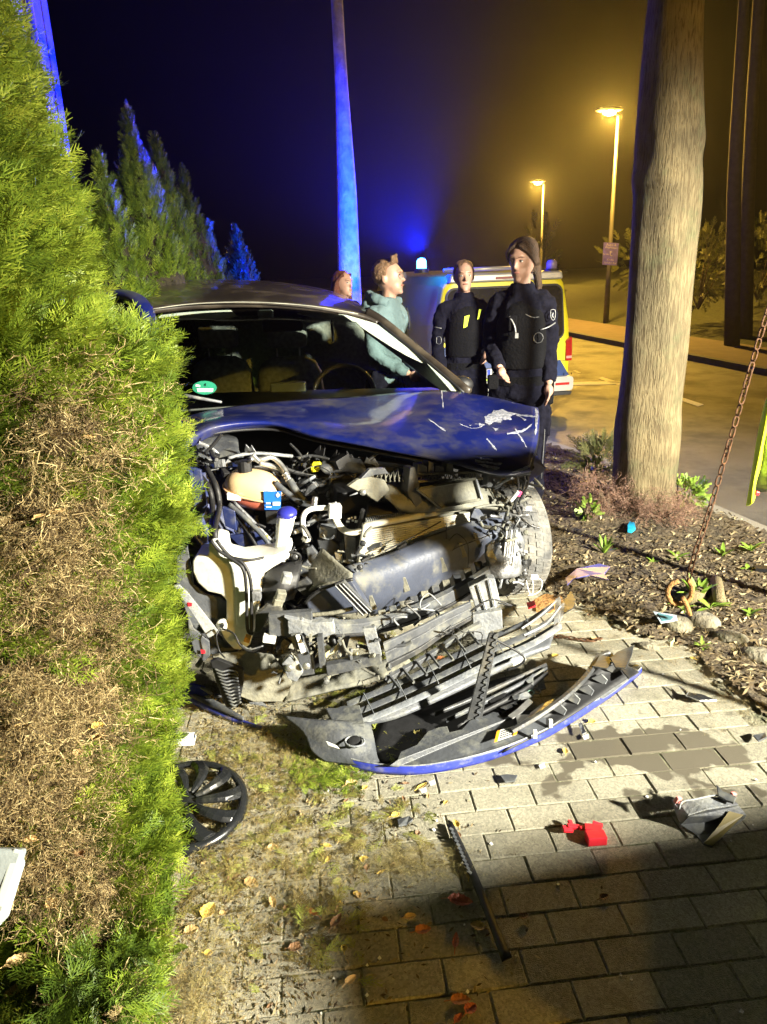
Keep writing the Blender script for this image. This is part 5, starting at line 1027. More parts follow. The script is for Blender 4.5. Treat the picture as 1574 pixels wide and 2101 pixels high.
obj('radio', MB().box(W((-.04, -.165, 1.28)), (.05, .03, .09), (.2, 0, -.2)), M_DK, t, bevel=.006); on_person('clip', [(-.06, -.18, 1.32), (-.03, -.185, 1.27), (-.02, -.185, 1.22)], .006, M_SILV, W, t); obj('lanyard_tag', MB().box(W((-.015, -.185, 1.21)), (.02, .01, .03)), M_SILV, t)
obj('belt', MB().rings([[W((math.cos(a) * .172, math.sin(a) * .127, z)) for a in [2 * math.pi * k / 24 for k in range(24)]] for z in (.90, .955)], False), M_DK, t, solid=.01)
obj('holster', MB().box(W((.18, -.02, .86)), (.05, .10, .17)), M_DK, t, bevel=.012); obj('pouch', MB().box(W((-.16, -.08, .92)), (.07, .05, .09)), M_DK, t, bevel=.01); on_person('stripe', [(.165, -.06, .86), (.165, -.065, .6), (.155, -.07, .3)], .003, mat('grey stripe', (.12, .12, .12), .5), W, t)
# left policewoman
loc, zt = stand(946, 527, 6.0); s2 = zt / 1.765
t, W, Wh, s_ = person('shorter police officer with light hair in a bun, facing the camera beside the blue light', (loc[0] + .02, 6.0, -.02), 4, s2, M_NAVY, M_NAVY, M_HAIRL, 'bun', (((-.215, .02, 1.14), (-.205, -.08, .89)), ((.205, .0, 1.14), (.15, -.19, 1.03))), head_turn=-2, group='police officers')
obj('yellow_patch', MB().plate([W(p) for p in ((-.02, -.145, 1.33), (.02, -.145, 1.34), (.0, -.15, 1.25), (-.03, -.15, 1.24))], -.004), M_HV, t); obj('yellow_patch', MB().plate([W(p) for p in ((.10, -.13, 1.38), (.12, -.125, 1.38), (.10, -.135, 1.31), (.085, -.14, 1.30))], -.004), M_HV, t)
remesh(obj('vest', MB().rings([[W((math.cos(a) * rx, math.sin(a) * ry - .01, z)) for a in [2 * math.pi * k / 24 for k in range(24)]] for z, rx, ry in ((1.0, .155, .125), (1.15, .158, .132), (1.28, .15, .142), (1.38, .12, .118), (1.41, .08, .09))]), M_DK, t, smooth=True), .012, 2)
on_person('piping', [(-.25, -.05, 1.25), (-.2, -.09, 1.24)], .004, M_SILV, W, t); on_person('badge', [(-.235, -.06, 1.17), (-.205, -.085, 1.17), (-.205, -.085, 1.12), (-.235, -.06, 1.12), (-.235, -.06, 1.17)], .0025, M_SILV, W, t)
on_person('epaulette', [(.215, -.04, 1.31), (.235, -.05, 1.27), (.243, -.055, 1.24)], .013, mat('gold tab', (.5, .35, .1), .5), W, t)
obj('belt', MB().rings([[W((math.cos(a) * .172, math.sin(a) * .127, z)) for a in [2 * math.pi * k / 24 for k in range(24)]] for z in (.90, .955)], False), M_DK, t, solid=.01)
# man in the hoodie, seen from behind his left, looking away to the right
loc, zt = stand(797, 512, 5.2); s3 = zt / 1.80
t, W, Wh, s_ = person('man in a blue green hooded sweatshirt with an upswept fringe, in profile behind the car', (loc[0] - .05, 5.25, -.02), 62, s3, M_HOOD, M_NAVY, M_HAIRL, 'tuft', (((-.20, -.02, 1.14), (-.12, -.24, 1.0)), ((.25, .0, 1.14), (.2, -.2, .98))), female=False, head_turn=10, head_tilt=-4, lean=-.06)
hd = MB().ell(W((0, .10, 1.46)), (.12, .075, .075), 10, Matrix.Rotation(rad(62), 3, 'Z')); hd.tube([W(p) for p in cr1([(-.09, -.05, 1.47), (-.11, .03, 1.50), (-.04, .12, 1.52), (.04, .12, 1.52), (.11, .03, 1.50), (.09, -.05, 1.47)], 3)], .032, 10); remesh(obj('hood', hd, M_HOOD, t, smooth=True), .01, 3)
gl = obj('glasses', MB().tube([Wh(p) for p in ((.078, .0, 1.65), (.07, -.10, 1.652))], .002, 5).tube([Wh((.033 + .022 * math.cos(a), -.122, 1.643 + .017 * math.sin(a))) for a in [i * math.pi / 6 for i in range(13)]], .0018, 5).tube([Wh((-.033 + .022 * math.cos(a), -.122, 1.643 + .017 * math.sin(a))) for a in [i * math.pi / 6 for i in range(13)]], .0018, 5), M_SILV, t)
on_person('drawstring', [(.03, -.14, 1.44), (.04, -.16, 1.36), (.035, -.165, 1.28)], .004, M_BLK, W, t)
# person half hidden behind the roof
loc, zt = stand(697, 549, 6.6); s4 = zt / 1.765
person('person with long auburn hair, only the head showing above the roof', (loc[0], 7.0, -.02), 40, s4, M_DK, M_NAVY, M_HAIRR, 'long', group=None, head_turn=8)
# ================================================================ POLICE VAN
vy = 8.75; VR = P(1181, 700, vy); VLx = P(884, 700, vy).x; vz = -.10; vh = P(1130, 556, vy).z - vz; cxv = (VR.x + VLx) / 2; hw = (VR.x - VLx) / 2
van = thing('police_van', 'yellow and blue police van seen from behind with one blue roof light flashing', 'van', (cxv, vy, vz))
M_YEL = mat('signal yellow wrap', (.88, .78, .03), .35, var=.06, scale=3, coat=.6); M_SILP = mat('silver paint', (.50, .49, .46), .35, .3, var=.08, scale=4); M_VBL = mat('blue wrap', (.015, .05, .20), .35, coat=.5, var=.1); M_TINT = mat('tinted glass', (.025, .022, .018), .08, var=.2, spec=.8)
yw = rad(11); Rv = Matrix.Rotation(yw, 3, 'Z'); O = Vector((cxv, vy, vz))
def V_(x, y, z): return Rv @ Vector((x, y, 0)) + O + Vector((0, 0, z))
sc = vh / 1.9
def rsec(y, w, h, z0, top_in=.16): 
    pts = [(-w, z0), (-w * 1.0, z0 + .3), (-w, .9 * sc), (-w * .97, 1.25 * sc), (-w * (1 - top_in * .8), h - .12), (-w * (1 - top_in * 1.3), h - .02), (-w * .5, h + .015), (0, h + .02)]
    full = pts + [(-x, z) for x, z in pts[-2::-1]]; return [V_(x, y, z) for x, z in full]
secs = [rsec(0.0, hw * .985, vh - .02, .34), rsec(.10, hw, vh, .30), rsec(1.5, hw, vh, .30), rsec(3.6, hw, vh, .30), rsec(4.3, hw * .97, vh * .72, .30), rsec(4.9, hw * .9, vh * .5, .32)]
secs.insert(0, [V_((Rv.inverted() @ (p - O)).x * .93, -.035, (p - O).z * .97 + .02) for p in secs[0]])
obj('body', MB().rings(secs), M_YEL, van, smooth=False, bevel=.02)
def vp(name, poly, y, t, m, parent=van, bevel=.004): return obj(name, MB().plate([V_(x, y, z) for x, z in poly], Rv @ Vector((0, t, 0))), m, parent, bevel=bevel)
wtop, wbot = vh - .16, 1.02 * sc
def rr_poly(x0, x1, z0, z1, r, taper=0, n=5):
    out = []
    for cx, cz, a0 in ((x1 - r, z1 - r, 0), (x0 + r, z1 - r, 90), (x0 + r, z0 + r, 180), (x1 - r, z0 + r, 270)):
        for k in range(n + 1): a = rad(a0 + 90 * k / n); z = cz + r * math.sin(a); x = cx + r * math.cos(a); out.append((x * (1 - taper * (z - z0) / (z1 - z0)), z))
    return out
rw = vp('rear_window', rr_poly(-hw * .86, hw * .86, wbot, wtop, .09, .07), -.055, .03, M_TINT)
vp('window_seal', rr_poly(-hw * .885, hw * .885, wbot - .02, wtop + .02, .10, .07), -.045, .03, M_BLK)
vp('spoiler', [(-hw * .8, vh - .09), (hw * .8, vh - .09), (hw * .78, vh + .0), (-hw * .78, vh + .0)], -.10, .2, M_SILP, bevel=.02); vp('brake_light', [(-.14, vh - .065), (.26, vh - .065), (.26, vh - .04), (-.14, vh - .04)], -.107, .01, mat('dim red lens', (.25, .02, .02), .3))
vp('tailgate', rr_poly(-hw * .9, hw * .9, .42, wbot - .03, .05), -.05, .03, M_YEL)
vp('gate_line', [(-hw * .9, .70 * sc), (hw * .9, .70 * sc), (hw * .9, .708 * sc), (-hw * .9, .708 * sc)], -.053, .004, M_BLK)
bp_ = [(-hw * .86, .98 * sc), (.06, .98 * sc), (.10, .93 * sc), (-.14, .71 * sc), (-.22, .56 * sc), (-hw * .86, .56 * sc)]
vp('blue_field', bp_, -.056, .004, M_VBL); vp('blue_field', [(.28, .68 * sc), (.70, .72 * sc), (.84, .47 * sc), (.30, .47 * sc)], -.056, .004, M_VBL)
vp('green_field', [(-.12, .70 * sc), (.24, .70 * sc), (.28, .44 * sc), (-.40, .44 * sc)], -.0555, .004, mat('lime wrap', (.50, .66, .05), .35, coat=.5))
Mt4 = (Rv @ Matrix(((1, 0, 0), (0, 0, -1), (0, 1, 0)))).to_4x4(); Mt4.translation = V_(-.36, -.062, .87 * sc); obj('lettering', text_mb('POLIZEI', .20, Mt4), M_WHITE, van)
px_ = -.085; pl = vp('number_plate', rr_poly(px_ - .14, px_ + .34, .535 * sc, .66 * sc, .012), -.075, .012, M_WHITE); vp('plate_holder', rr_poly(px_ - .15, px_ + .35, .525 * sc, .67 * sc, .012), -.07, .012, M_BLK)
vp('plate_band', [(px_ - .135, .54 * sc), (px_ - .095, .54 * sc), (px_ - .095, .655 * sc), (px_ - .135, .655 * sc)], -.077, .003, mat('plate blue', (.01, .05, .5), .4), pl)
Mt4 = Mt4.copy(); Mt4.translation = V_(px_ - .085, -.079, .597 * sc); obj('plate_text', text_mb('NRW 4', .13, Mt4, align='LEFT'), M_BLK, pl)
for q in (-1, 1):
    tl = vp('tail_lamp', [(q * hw * .90, .98 * sc), (q * hw * .99, 1.03 * sc), (q * hw * 1.0, .70 * sc), (q * hw * .905, .70 * sc)], -.06, .12, mat('red lens', (.42, .015, .012), .2, coat=.6, var=.15, scale=30), bevel=.01)
    vp('white_lens', [(q * hw * .91, .77 * sc), (q * hw * .995, .77 * sc), (q * hw * .995, .735 * sc), (q * hw * .91, .735 * sc)], -.065, .02, mat('pink lens', (.7, .35, .33), .2), tl)
vp('bumper', rr_poly(-hw * .99, hw * .99, .26, .43, .04), -.14, .2, M_SILP, bevel=.02); vp('bumper_trim', [(-hw, .245), (hw, .245), (hw * .98, .20), (-hw * .98, .20)], -.10, .2, M_BLK)
for q in (-1, 1): vp('reflector', [(q * hw * .72, .33), (q * hw * .93, .33), (q * hw * .93, .36), (q * hw * .72, .36)], -.146, .01, MATS['red lens'])
for k in range(5): vp('bumper_slot', [(.45 + k * .1, .435), (.455 + k * .1, .435), (.455 + k * .1, .46), (.45 + k * .1, .46)], -.07, .02, M_BLK)
rb = obj('roof_bar', MB().tube([V_(-hw * .85, -.02, vh + .05), V_(hw * .3, -.02, vh + .05)], .022, 8), M_SILP, van, smooth=True)
for x, m in ((.22, mat('yellow white marker', (.7, .75, .5), .3)), ): obj('work_light', MB().box(V_(x, -.04, vh + .09), (.14, .09, .07), (0, -.2, yw)), m, van, bevel=.02); obj('work_light_base', MB().box(V_(x - .04, -.04, vh + .05), (.2, .12, .03), (0, 0, yw)), M_SILP, van, bevel=.01)
bc2 = V_(hw * .70, .05, vh + .02); o = obj('beacon', MB().lathe([(.062, 0), (.062, .07), (.05, .095), (.02, .105)], bc2, n=16), mat('unlit lilac dome', (.35, .30, .48), .15, coat=1), van, smooth=True); obj('beacon_base', MB().lathe([(.085, -.02), (.08, .005)], bc2, n=16), M_BLK, o)
BC = P(865, 541, vy + .05); o = obj('beacon', MB().lathe([(.055, -.05), (.055, .02), (.04, .05), (.015, .06)], BC, n=16), mat('lit blue dome', (.02, .1, .8), .2, emit=(.04, .30, 1.0), estr=30), van, smooth=True); obj('beacon_base', MB().lathe([(.085, -.10), (.08, -.055)], BC, n=16), M_BLK, o)
lamp('SPOT', 'beacon_light', BC + Vector((-.06, -.02, .10)), BLUE_W * 1.6, BLUE_C, .05, BC + Vector((-4.2, 2.6, 1.2)), 96, .4); lamp('SPOT', 'beacon_light', BC + Vector((0, -.06, .12)), 9500, BLUE_C, .05, BC + Vector((-.95, -3, 1.6)), 56, .8); lamp('POINT', 'beacon_glow', BC + Vector((0, -.02, .13)), 260, BLUE_C, .05)
for x, y in ((-.8, .9), (.8, .9), (-.8, 4.0), (.8, 4.0)):
    c = V_(x * hw, y - .35, .30); w_ = obj('wheel', MB().lathe([(.16, -.11), (.28, -.12), (.31, -.09), (.31, .09), (.28, .12), (.16, .11)], c, Rv @ Vector((1, 0, 0)), 28), M_RUB, van, smooth=True)
obj('underbody', MB().box(V_(0, 2.2, .36), (hw * 1.7, 4.2, .2), (0, 0, yw)), M_BLK, van)
# ================================================================ STREET LAMPS, SIGN
M_GALV = mat('galvanised post', (.09, .085, .09), .5, .4, var=.15, scale=10)
def street_lamp(px0, py0, Y, px1, py1, label):
    b = P(px0, py0, Y); b.z = max(b.z, 0); h = P(px1, py1, Y); t = thing('street_lamp', label, 'street lamp', (b.x, Y, -.02), 'street lamps'); top = Vector((b.x + .05, Y, h.z + .02))
    obj('post', MB().tube([(b.x, Y, -.02), (b.x, Y, 1.2), (b.x, Y, h.z)], [.08, .06, .035], 12), M_GALV, t, smooth=True)
    obj('arm', MB().tube([(b.x, Y, h.z), (b.x - .2, Y - .1, h.z + .12), (h.x + .1, Y - .2, h.z + .10)], .03, 8), M_GALV, t, smooth=True)
    hd = obj('lamp_head', MB().ell((h.x - .05, Y - .25, h.z + .10), (.35, .14, .07), 8), M_GALV, t, smooth=True)
    obj('lamp_bulb', MB().ell((h.x - .05, Y - .30, h.z + .02), (.16, .10, .06), 8), mat('lit sodium bulb', (1, .7, .3), .3, emit=(1.0, .62, .14), estr=90), hd, smooth=True)
    return Vector((h.x - .05, Y - .32, h.z - .10))
l1 = street_lamp(1243, 662, 20.0, 1247, 238, 'nearer tall street lamp with a large yellow glow, post carrying a notice')
l2 = street_lamp(1107, 640, 34.0, 1103, 378, 'farther street lamp with a small yellow glow above the van')
lamp('POINT', 'sodium_light', l1, SODIUM_W, SODIUM_C, .12); lamp('POINT', 'sodium_light', l2, SODIUM_W, SODIUM_C, .12)
l3 = Vector((10.2, -8.0, 4.9)); t = thing('street_lamp', 'street lamp of the same row behind the viewer, outside the picture', 'street lamp', (10.3, -8.0, -.02), 'street lamps')
obj('post', MB().tube([(10.3, -7.7, -.02), (10.3, -7.7, 5.0)], [.08, .035], 12), M_GALV, t, smooth=True); obj('lamp_head', MB().ell((10.1, -7.8, 5.08), (.35, .14, .07), 8), M_GALV, t, smooth=True); obj('lamp_bulb', MB().ell((10.1, -7.85, 4.98), (.16, .10, .06), 8), MATS['lit sodium bulb'], t, smooth=True)
lamp('POINT', 'sodium_light', l3, 4600, SODIUM_C, .12)
# notice on the post
sy = 19.85; sg = thing('post_sign', 'small notice board with violet light painted in, fixed to the nearer lamp post', 'sign', P(1252, 545, sy))
a, b_, c, d = [P(x, y, sy) for x, y in ((1239, 497), (1270, 499), (1266, 545), (1236, 543))]
obj('board', MB().plate([a, b_, c, d], .02), mat('board tinted by blue light', (.22, .18, .85), .5), sg)  # violet cast of the blue light is put into the board colour
xd = (b_ - a).normalized(); zd = (a - d).normalized(); nd = xd.cross(zd); Ms = Matrix((xd, zd, nd)).transposed().to_4x4(); mid = (a + b_ + c + d) / 4; hh = (a - d).length
for k, (txt, size, f) in enumerate((('Auto &', .075, .40), ('Werkstatt', .065, .28), ('t', .20, .04), ('An der', .05, -.02), ('Kirche', .055, -.26), ('Einfahrt frei', .055, -.40))):
    M5 = Ms.copy(); M5.translation = mid + zd * hh * f - Vector((0, .025, 0)) + (xd * -.12 if k == 3 else Vector()); obj('notice_text', text_mb(txt, size * 1.2, M5), mat('notice lettering', (.62, .58, .8), .5), sg)
# sapling and bushes lit by the lamps
def bush(name, label, cat, c, r, n, m, T, seed, tint=(.2, .8), twigs=8):
    t = thing(name, label, cat, c); q = random.Random(seed); p, d, u = [], [], []
    for k in range(n):
        a = Vector((q.gauss(0, 1), q.gauss(0, 1), q.gauss(0, 1))).normalized(); rr2 = q.uniform(.5, 1); p.append((c[0] + a.x * r[0] * rr2, c[1] + a.y * r[0] * rr2, max(c[2] + .02, c[2] + r[1] * (1 + a.z * rr2)))); d.append(tuple(a + Vector((0, 0, .5)))); u.append((q.gauss(0, 1), q.gauss(0, 1), q.gauss(0, 1)))
    place(T, p, d, u, np.array([q.uniform(.6, 1.2) for _ in p]), np.array([q.uniform(*tint) for _ in p]), 'foliage', m, t, seed)
    mb = MB(); c = Vector(c)
    for k in range(twigs): e = c + Vector((q.gauss(0, .6) * r[0], q.gauss(0, .6) * r[0], r[1] * q.uniform(1, 1.8))); mb.tube([c - Vector((0, 0, .02)), (c + e) / 2 + jit(.04), e], [.012 * (1 + r[1]), .008, .003], 5)
    obj('stems', mb, M_BARKB, t, smooth=True); return t
T_BIG = [spray_template(4, .35, .02, 1, 60 + s) for s in range(3)]
M_SHRUB = leafmat('shrub leaves', [(.03, .04, .012), (.07, .08, .02), (.14, .14, .05)], .6, .2)
pb = P(1108, 600, 14); bush('young_tree', 'slender young tree lit yellow under the farther lamp behind the police officer', 'young tree', (pb.x, 14, .3), (.32, 1.05), 150, M_SHRUB, T_COARSE, 3, twigs=16)
pb = P(1440, 560, 17); bush('bush', 'leafless looking bush on the bank right of the trunk', 'bush', (pb.x, 17, .5), (.7, .9), 420, M_SHRUB, T_COARSE, 5)
pb = P(1560, 560, 18); bush('bush', 'dark rounded bush at the right edge of the bank', 'bush', (pb.x, 18, .6), (1.1, .9), 600, M_SHRUB, T_COARSE, 6)
pb = P(1350, 600, 24); bush('bush', 'dark bush beyond the big trunk at the top of the bank', 'bush', (pb.x, 24, .6), (2.0, 1.0), 260, M_SHRUB, T_BIG, 7)
# ================================================================ DEBRIS ON THE GROUND
def gribbon(name, rows, m, parent=None, solid=.004, nu=5, nv=2, bevel=0):
    g = smooth_grid([[G(x, y, z) for x, y, z in r] for r in rows], nu, nv)
    return obj(name, MB().grid(g), m, parent, smooth=True, solid=solid, bevel=bevel)
c = G(850, 1560)
bump = thing('torn_bumper', 'torn off front bumper with a blue painted edge lying on the paving', 'bumper', (c.x, c.y, 0))
OUT = [(690, 1566), (740, 1580), (800, 1588), (870, 1588), (960, 1572), (1040, 1548), (1120, 1514), (1190, 1472), (1250, 1432), (1296, 1398), (1316, 1380)]
def off(dy, z, dx=0): return [(x + dx, y - dy * (1.0 if x < 1250 else .6), z) for x, y in OUT]
gribbon('painted_edge', [off(0, .004), off(13, .03), off(17, .036)], M_EDGE, bump)
gribbon('edge_lip', [off(17, .037), off(20, .041)], M_LGREY, bump, .005)
# grey inside flange with broken outline
fl = [(800, 1570), (815, 1560), (822, 1542), (850, 1530), (855, 1528), (878, 1500), (900, 1492), (918, 1490), (922, 1502), (948, 1496), (964, 1478), (996, 1468), (1012, 1460), (1022, 1462), (1032, 1474), (1060, 1462), (1075, 1458), (1092, 1456), (1120, 1440)]
q = [G(x, y, .06) for x, y in fl] + [G(x, y - 17, .038) for x, y in ((1120, 1514), (1080, 1532), (1040, 1548), (1000, 1560), (960, 1572), (910, 1581), (870, 1588), (820, 1589))]
obj('inner_flange', MB().plate(q, .006), M_GREY, bump, bevel=.002)
stk = obj('warning_label', MB().plate([G(x, y, .066) for x, y in ((1020, 1500), (1064, 1487), (1058, 1508), (1016, 1522))], -.001), M_WHITE, bump)
for pl_ in (((1020, 1500), (1027, 1498), (1021, 1521), (1014, 1523)), ((1058, 1489), (1066, 1487), (1060, 1507), (1052, 1510))): obj('label_band', MB().plate([G(x, y, .068) for x, y in pl_], -.001), mat('orange print', (.80, .33, .02), .5), stk)
mb = MB()
for r_ in range(4):
    for k in range(6): x = 1029 + k * 4.4 - r_ * 1; y = 1500 - k * 1.4 + r_ * 4.4; mb.plate([G(x, y, .0675), G(x + 3.2, y - 1, .0675), G(x + 3, y + .9, .0675), G(x - .2, y + 1.8, .0675)], -.0008)
obj('label_print', mb, M_BLK, stk)
# right end wall: black inside with fins
gribbon('end_wall', [[(1030, 1545, .03), (1120, 1500, .035), (1190, 1458, .04), (1250, 1418, .04), (1296, 1388, .04)], [(1060, 1500, .04), (1130, 1462, .05), (1185, 1420, .06), (1230, 1385, .07), (1268, 1360, .08)], [(1078, 1482, .09), (1135, 1448, .10), (1180, 1408, .11), (1222, 1368, .12), (1250, 1335, .14)]], M_BLK, bump, .006, 4, 3)
obj('top_rail', MB().tube(cr1([G(x, y, z) for x, y, z in ((1050, 1500, .07), (1110, 1465, .10), (1165, 1425, .12), (1205, 1385, .13), (1228, 1350, .14), (1250, 1338, .15))], 4), [(.014, .010)] * 21, 6), M_PLAS, bump)
for (pts, z) in (([(1222, 1362), (1216, 1370), (1234, 1335), (1256, 1338), (1262, 1350), (1246, 1372), (1214, 1366)], .15), ([(1252, 1350), (1268, 1336), (1302, 1322), (1296, 1345), (1284, 1372), (1262, 1368)], .16), ([(1268, 1350), (1300, 1372), (1312, 1378), (1290, 1392), (1272, 1370)], .09)):
    obj('end_fin', MB().plate([G(x, y, z) for x, y in pts], .006), M_PLAS, bump, bevel=.002)
for (x, y) in ((1152, 1470), (1180, 1448), (1208, 1430), (1236, 1408), (1262, 1388)):
    obj('fin', MB().plate([G(x - 22, y - 16, .10), G(x + 2, y - 26, .10), G(x + 12, y - 12, .06), G(x + 6, y - 2, .045)], .004), M_PLAS, bump); obj('fin_edge', MB().tube([G(x - 2, y - 25, .10), G(x + 10, y - 13, .065), G(x + 5, y - 3, .05)], .0022, 5), M_LGREY, bump)
for (x, y) in ((1130, 1484), (1098, 1506)): obj('clip', MB().box(G(x, y, .06), (.012, .012, .03)), M_WHITE, bump)
obj('scrape', MB().plate([G(x, y, .0405) for x, y in ((1228, 1432), (1262, 1405), (1296, 1384), (1306, 1376), (1290, 1396), (1262, 1418), (1238, 1434))], -.002), M_LGREY, bump)
# left bumper skin: grey corner cheek with a round hole
ck = obj('corner_cheek', MB().grid(smooth_grid([[G(x, y, z) for x, y, z in r] for r in [[(578, 1468, .11), (640, 1476, .12), (690, 1478, .12), (760, 1482, .10)], [(618, 1500, .09), (665, 1508, .10), (710, 1510, .10), (768, 1520, .06)], [(638, 1540, .05), (680, 1545, .05), (720, 1548, .05), (775, 1555, .03)], [(668, 1562, .02), (706, 1566, .02), (745, 1572, .02), (790, 1580, .01)]]], 4, 4)), M_GREY, bump, smooth=True, solid=.006)
obj('lamp_hole', MB().lathe([(.026, 0), (.022, .006), (.016, .008)], G(728, 1522, .088), (0, -.4, 1), 16), M_BLK, ck, smooth=True); obj('hole_rim', MB().tube([G(728 + 20 * math.cos(a), 1521 + 11 * math.sin(a), .097) for a in [i * math.pi / 8 for i in range(17)]], .004, 6), M_LGREY, ck, smooth=True)
obj('part_sticker', MB().plate([G(x, y, .112) for x, y in ((669, 1521), (692, 1531), (698, 1538), (674, 1530))], -.002), M_WHITE, ck)
gribbon('black_tray', [[(780, 1480, .02), (900, 1440, .02), (1000, 1400, .03), (1080, 1380, .03)], [(760, 1540, .012), (870, 1520, .012), (980, 1470, .015), (1060, 1440, .02)], [(790, 1568, .012), (850, 1545, .012), (940, 1510, .015), (1000, 1480, .02)]], M_BLK, bump, .004, 4, 4)
# left piece
lf = thing('bumper_fragment', 'blue bumper fragment with a broken end lying at the foot of the hedge', 'bumper fragment', G(450, 1450))
gribbon('painted_skin', [[(362, 1404, .06), (395, 1402, .07), (420, 1408, .07)], [(366, 1420, .03), (400, 1424, .04), (428, 1428, .045)], [(374, 1432, .01), (410, 1446, .012), (440, 1452, .015)]], M_EDGE, lf, .004, 4, 3)
gribbon('painted_edge', [[(374, 1434, .008), (420, 1456, .008), (465, 1476, .006), (500, 1487, .005), (536, 1497, .004)], [(378, 1424, .028), (424, 1444, .028), (468, 1464, .024), (502, 1478, .018), (538, 1490, .012)]], M_EDGE, lf)
gribbon('grey_lip', [[(380, 1426, .029), (424, 1446, .029), (468, 1466, .025), (500, 1479, .02)], [(400, 1424, .045), (440, 1436, .045), (475, 1456, .04), (500, 1470, .03)]], M_GREY, lf)
obj('mount_tab', MB().plate([G(x, y, .05) for x, y in ((498, 1424), (512, 1412), (530, 1432), (548, 1448), (512, 1442))], .006), M_LGREY, lf, bevel=.001)
# lower grille, torn free, lying behind the bumper
gr = thing('torn_grille', 'broken black lower grille with long slats lying inside the torn bumper', 'grille', G(930, 1420))
def gz(x, y): return .06 + max(0, (x - 700)) * .00022
def gtube(name, pts, rad_, m, dz=0, parent=gr): return obj(name, MB().tube(cr1([G(x, y, gz(x, y) + dz) for x, y in pts], 4), rad_, 4), m, parent, bevel=.001)
S1 = [(712, 1444), (800, 1408), (900, 1362), (1000, 1312), (1080, 1276), (1136, 1240)]
for dy, hh_ in ((-4, 11), (17, 11), (37, 12)): gribbon('slat', [[(x + dy * .4, y + dy, gz(x, y) + .018) for x, y in S1], [(x + dy * .4 + 3, y + dy + hh_, gz(x, y) + .010) for x, y in S1]], M_GREY if dy < 20 else M_LGREY, gr, .005, 4, 1, .001)
for k in range(6): x = 750 + k * 66; y = 1424 - k * 32; gtube('cross_bar', [(x - 4, y - 2), (x + 5, y + 16), (x + 18, y + 42)], .0028, M_LGREY, .024)
gribbon('lower_band', [[(724, 1474, .065), (800, 1450, .075), (900, 1404, .09), (1000, 1352, .115), (1080, 1314, .14), (1145, 1276, .155)], [(735, 1490, .035), (810, 1476, .04), (905, 1436, .05), (1005, 1388, .07), (1080, 1350, .09), (1128, 1330, .11)]], M_GREY, gr, .008, 4, 3)
obj('grille_frame', MB().plate([G(x, y, .11) for x, y in ((668, 1452), (690, 1452), (702, 1448), (738, 1446), (748, 1486), (712, 1488), (680, 1476))], .02), M_GREY, gr, bevel=.003)
obj('part_sticker', MB().plate([G(x, y, .13) for x, y in ((1048, 1354), (1076, 1345), (1080, 1354), (1054, 1366))], -.002), M_WHITE, gr)
for k, pts in enumerate(([(1140, 1228), (1150, 1226), (1152, 1250), (1142, 1290), (1136, 1288)], [(1150, 1240), (1158, 1236), (1156, 1262), (1146, 1280)], [(1150, 1240), (1172, 1210), (1182, 1230), (1178, 1246), (1150, 1262)])): obj('end_blade', MB().plate([G(x, y, .17 - k * .01) for x, y in pts], .006), M_LGREY if k < 2 else M_PLAS, gr, bevel=.001)
for k, pts in enumerate(([(1070, 1290), (1110, 1262), (1148, 1226)], [(1075, 1304), (1120, 1280), (1150, 1244)])): gtube('edge_rib', pts, .006, M_LGREY, .05)
for j in range(3): gribbon('back_rail', [[(890 + j * 24, 1462 + j * 13, .06), (970 + j * 14, 1428 + j * 12, .06), (1050 + j * 10, 1392 + j * 11, .07), (1120 + j * 2, 1360 + j * 8, .07)], [(892 + j * 24, 1470 + j * 13, .045), (972 + j * 14, 1438 + j * 12, .045), (1054 + j * 10, 1402 + j * 11, .05), (1124, 1368 + j * 8, .05)]], (M_PLAS, M_GREY, M_BLK)[j % 3], gr, .004, 3, 1)
rw_ = random.Random(8)
for k in range(14):
    x = 990 + rw_.uniform(0, 120); y = 1400 + rw_.uniform(-10, 60) - (x - 990) * .2; z = rw_.uniform(.02, .07)
    obj('shard', MB().plate([G(x, y, z), G(x + rw_.uniform(15, 40), y - rw_.uniform(4, 18), z + .01), G(x + rw_.uniform(10, 36), y + rw_.uniform(2, 10), z), G(x + 4, y + rw_.uniform(4, 10), z)], .003), (M_GREY, M_LGREY, M_BLK, M_STEEL)[k % 4], gr)
# honeycomb corner grille piece
hg = thing('grille_fragment', 'small honeycomb grille fragment with chrome trim beside the torn bumper', 'grille fragment', G(1085, 1430))
for r_ in range(2):
    for k in range(5): cx_, cy_ = 1040 + k * 14 + r_ * 7, 1416 - k * 2 + r_ * 11; obj('cell', MB().tube([G(cx_ + 7 * math.cos(a), cy_ + 5 * math.sin(a), .05) for a in [i * math.pi / 3 for i in range(7)]], .0025, 5), M_LGREY if k != 3 else mat('green grey', (.25, .42, .34), .5), hg)
for pts in ([(1042, 1468), (1060, 1455), (1085, 1432), (1094, 1440), (1070, 1462), (1052, 1474)], [(1088, 1462), (1110, 1445), (1140, 1432), (1118, 1458), (1100, 1474), (1084, 1486)], [(1058, 1466), (1090, 1466), (1094, 1480), (1062, 1484)]): obj('chrome_trim', MB().plate([G(x, y, .08) for x, y in pts], .004), M_ALU, hg, bevel=.001)
obj('lens_shard', MB().plate([G(x, y, .05) for x, y in ((1006, 1422), (1082, 1424), (1075, 1440), (1040, 1456), (1012, 1450))], .003), glass_mat('smoky lens', (.35, .35, .3)), hg)
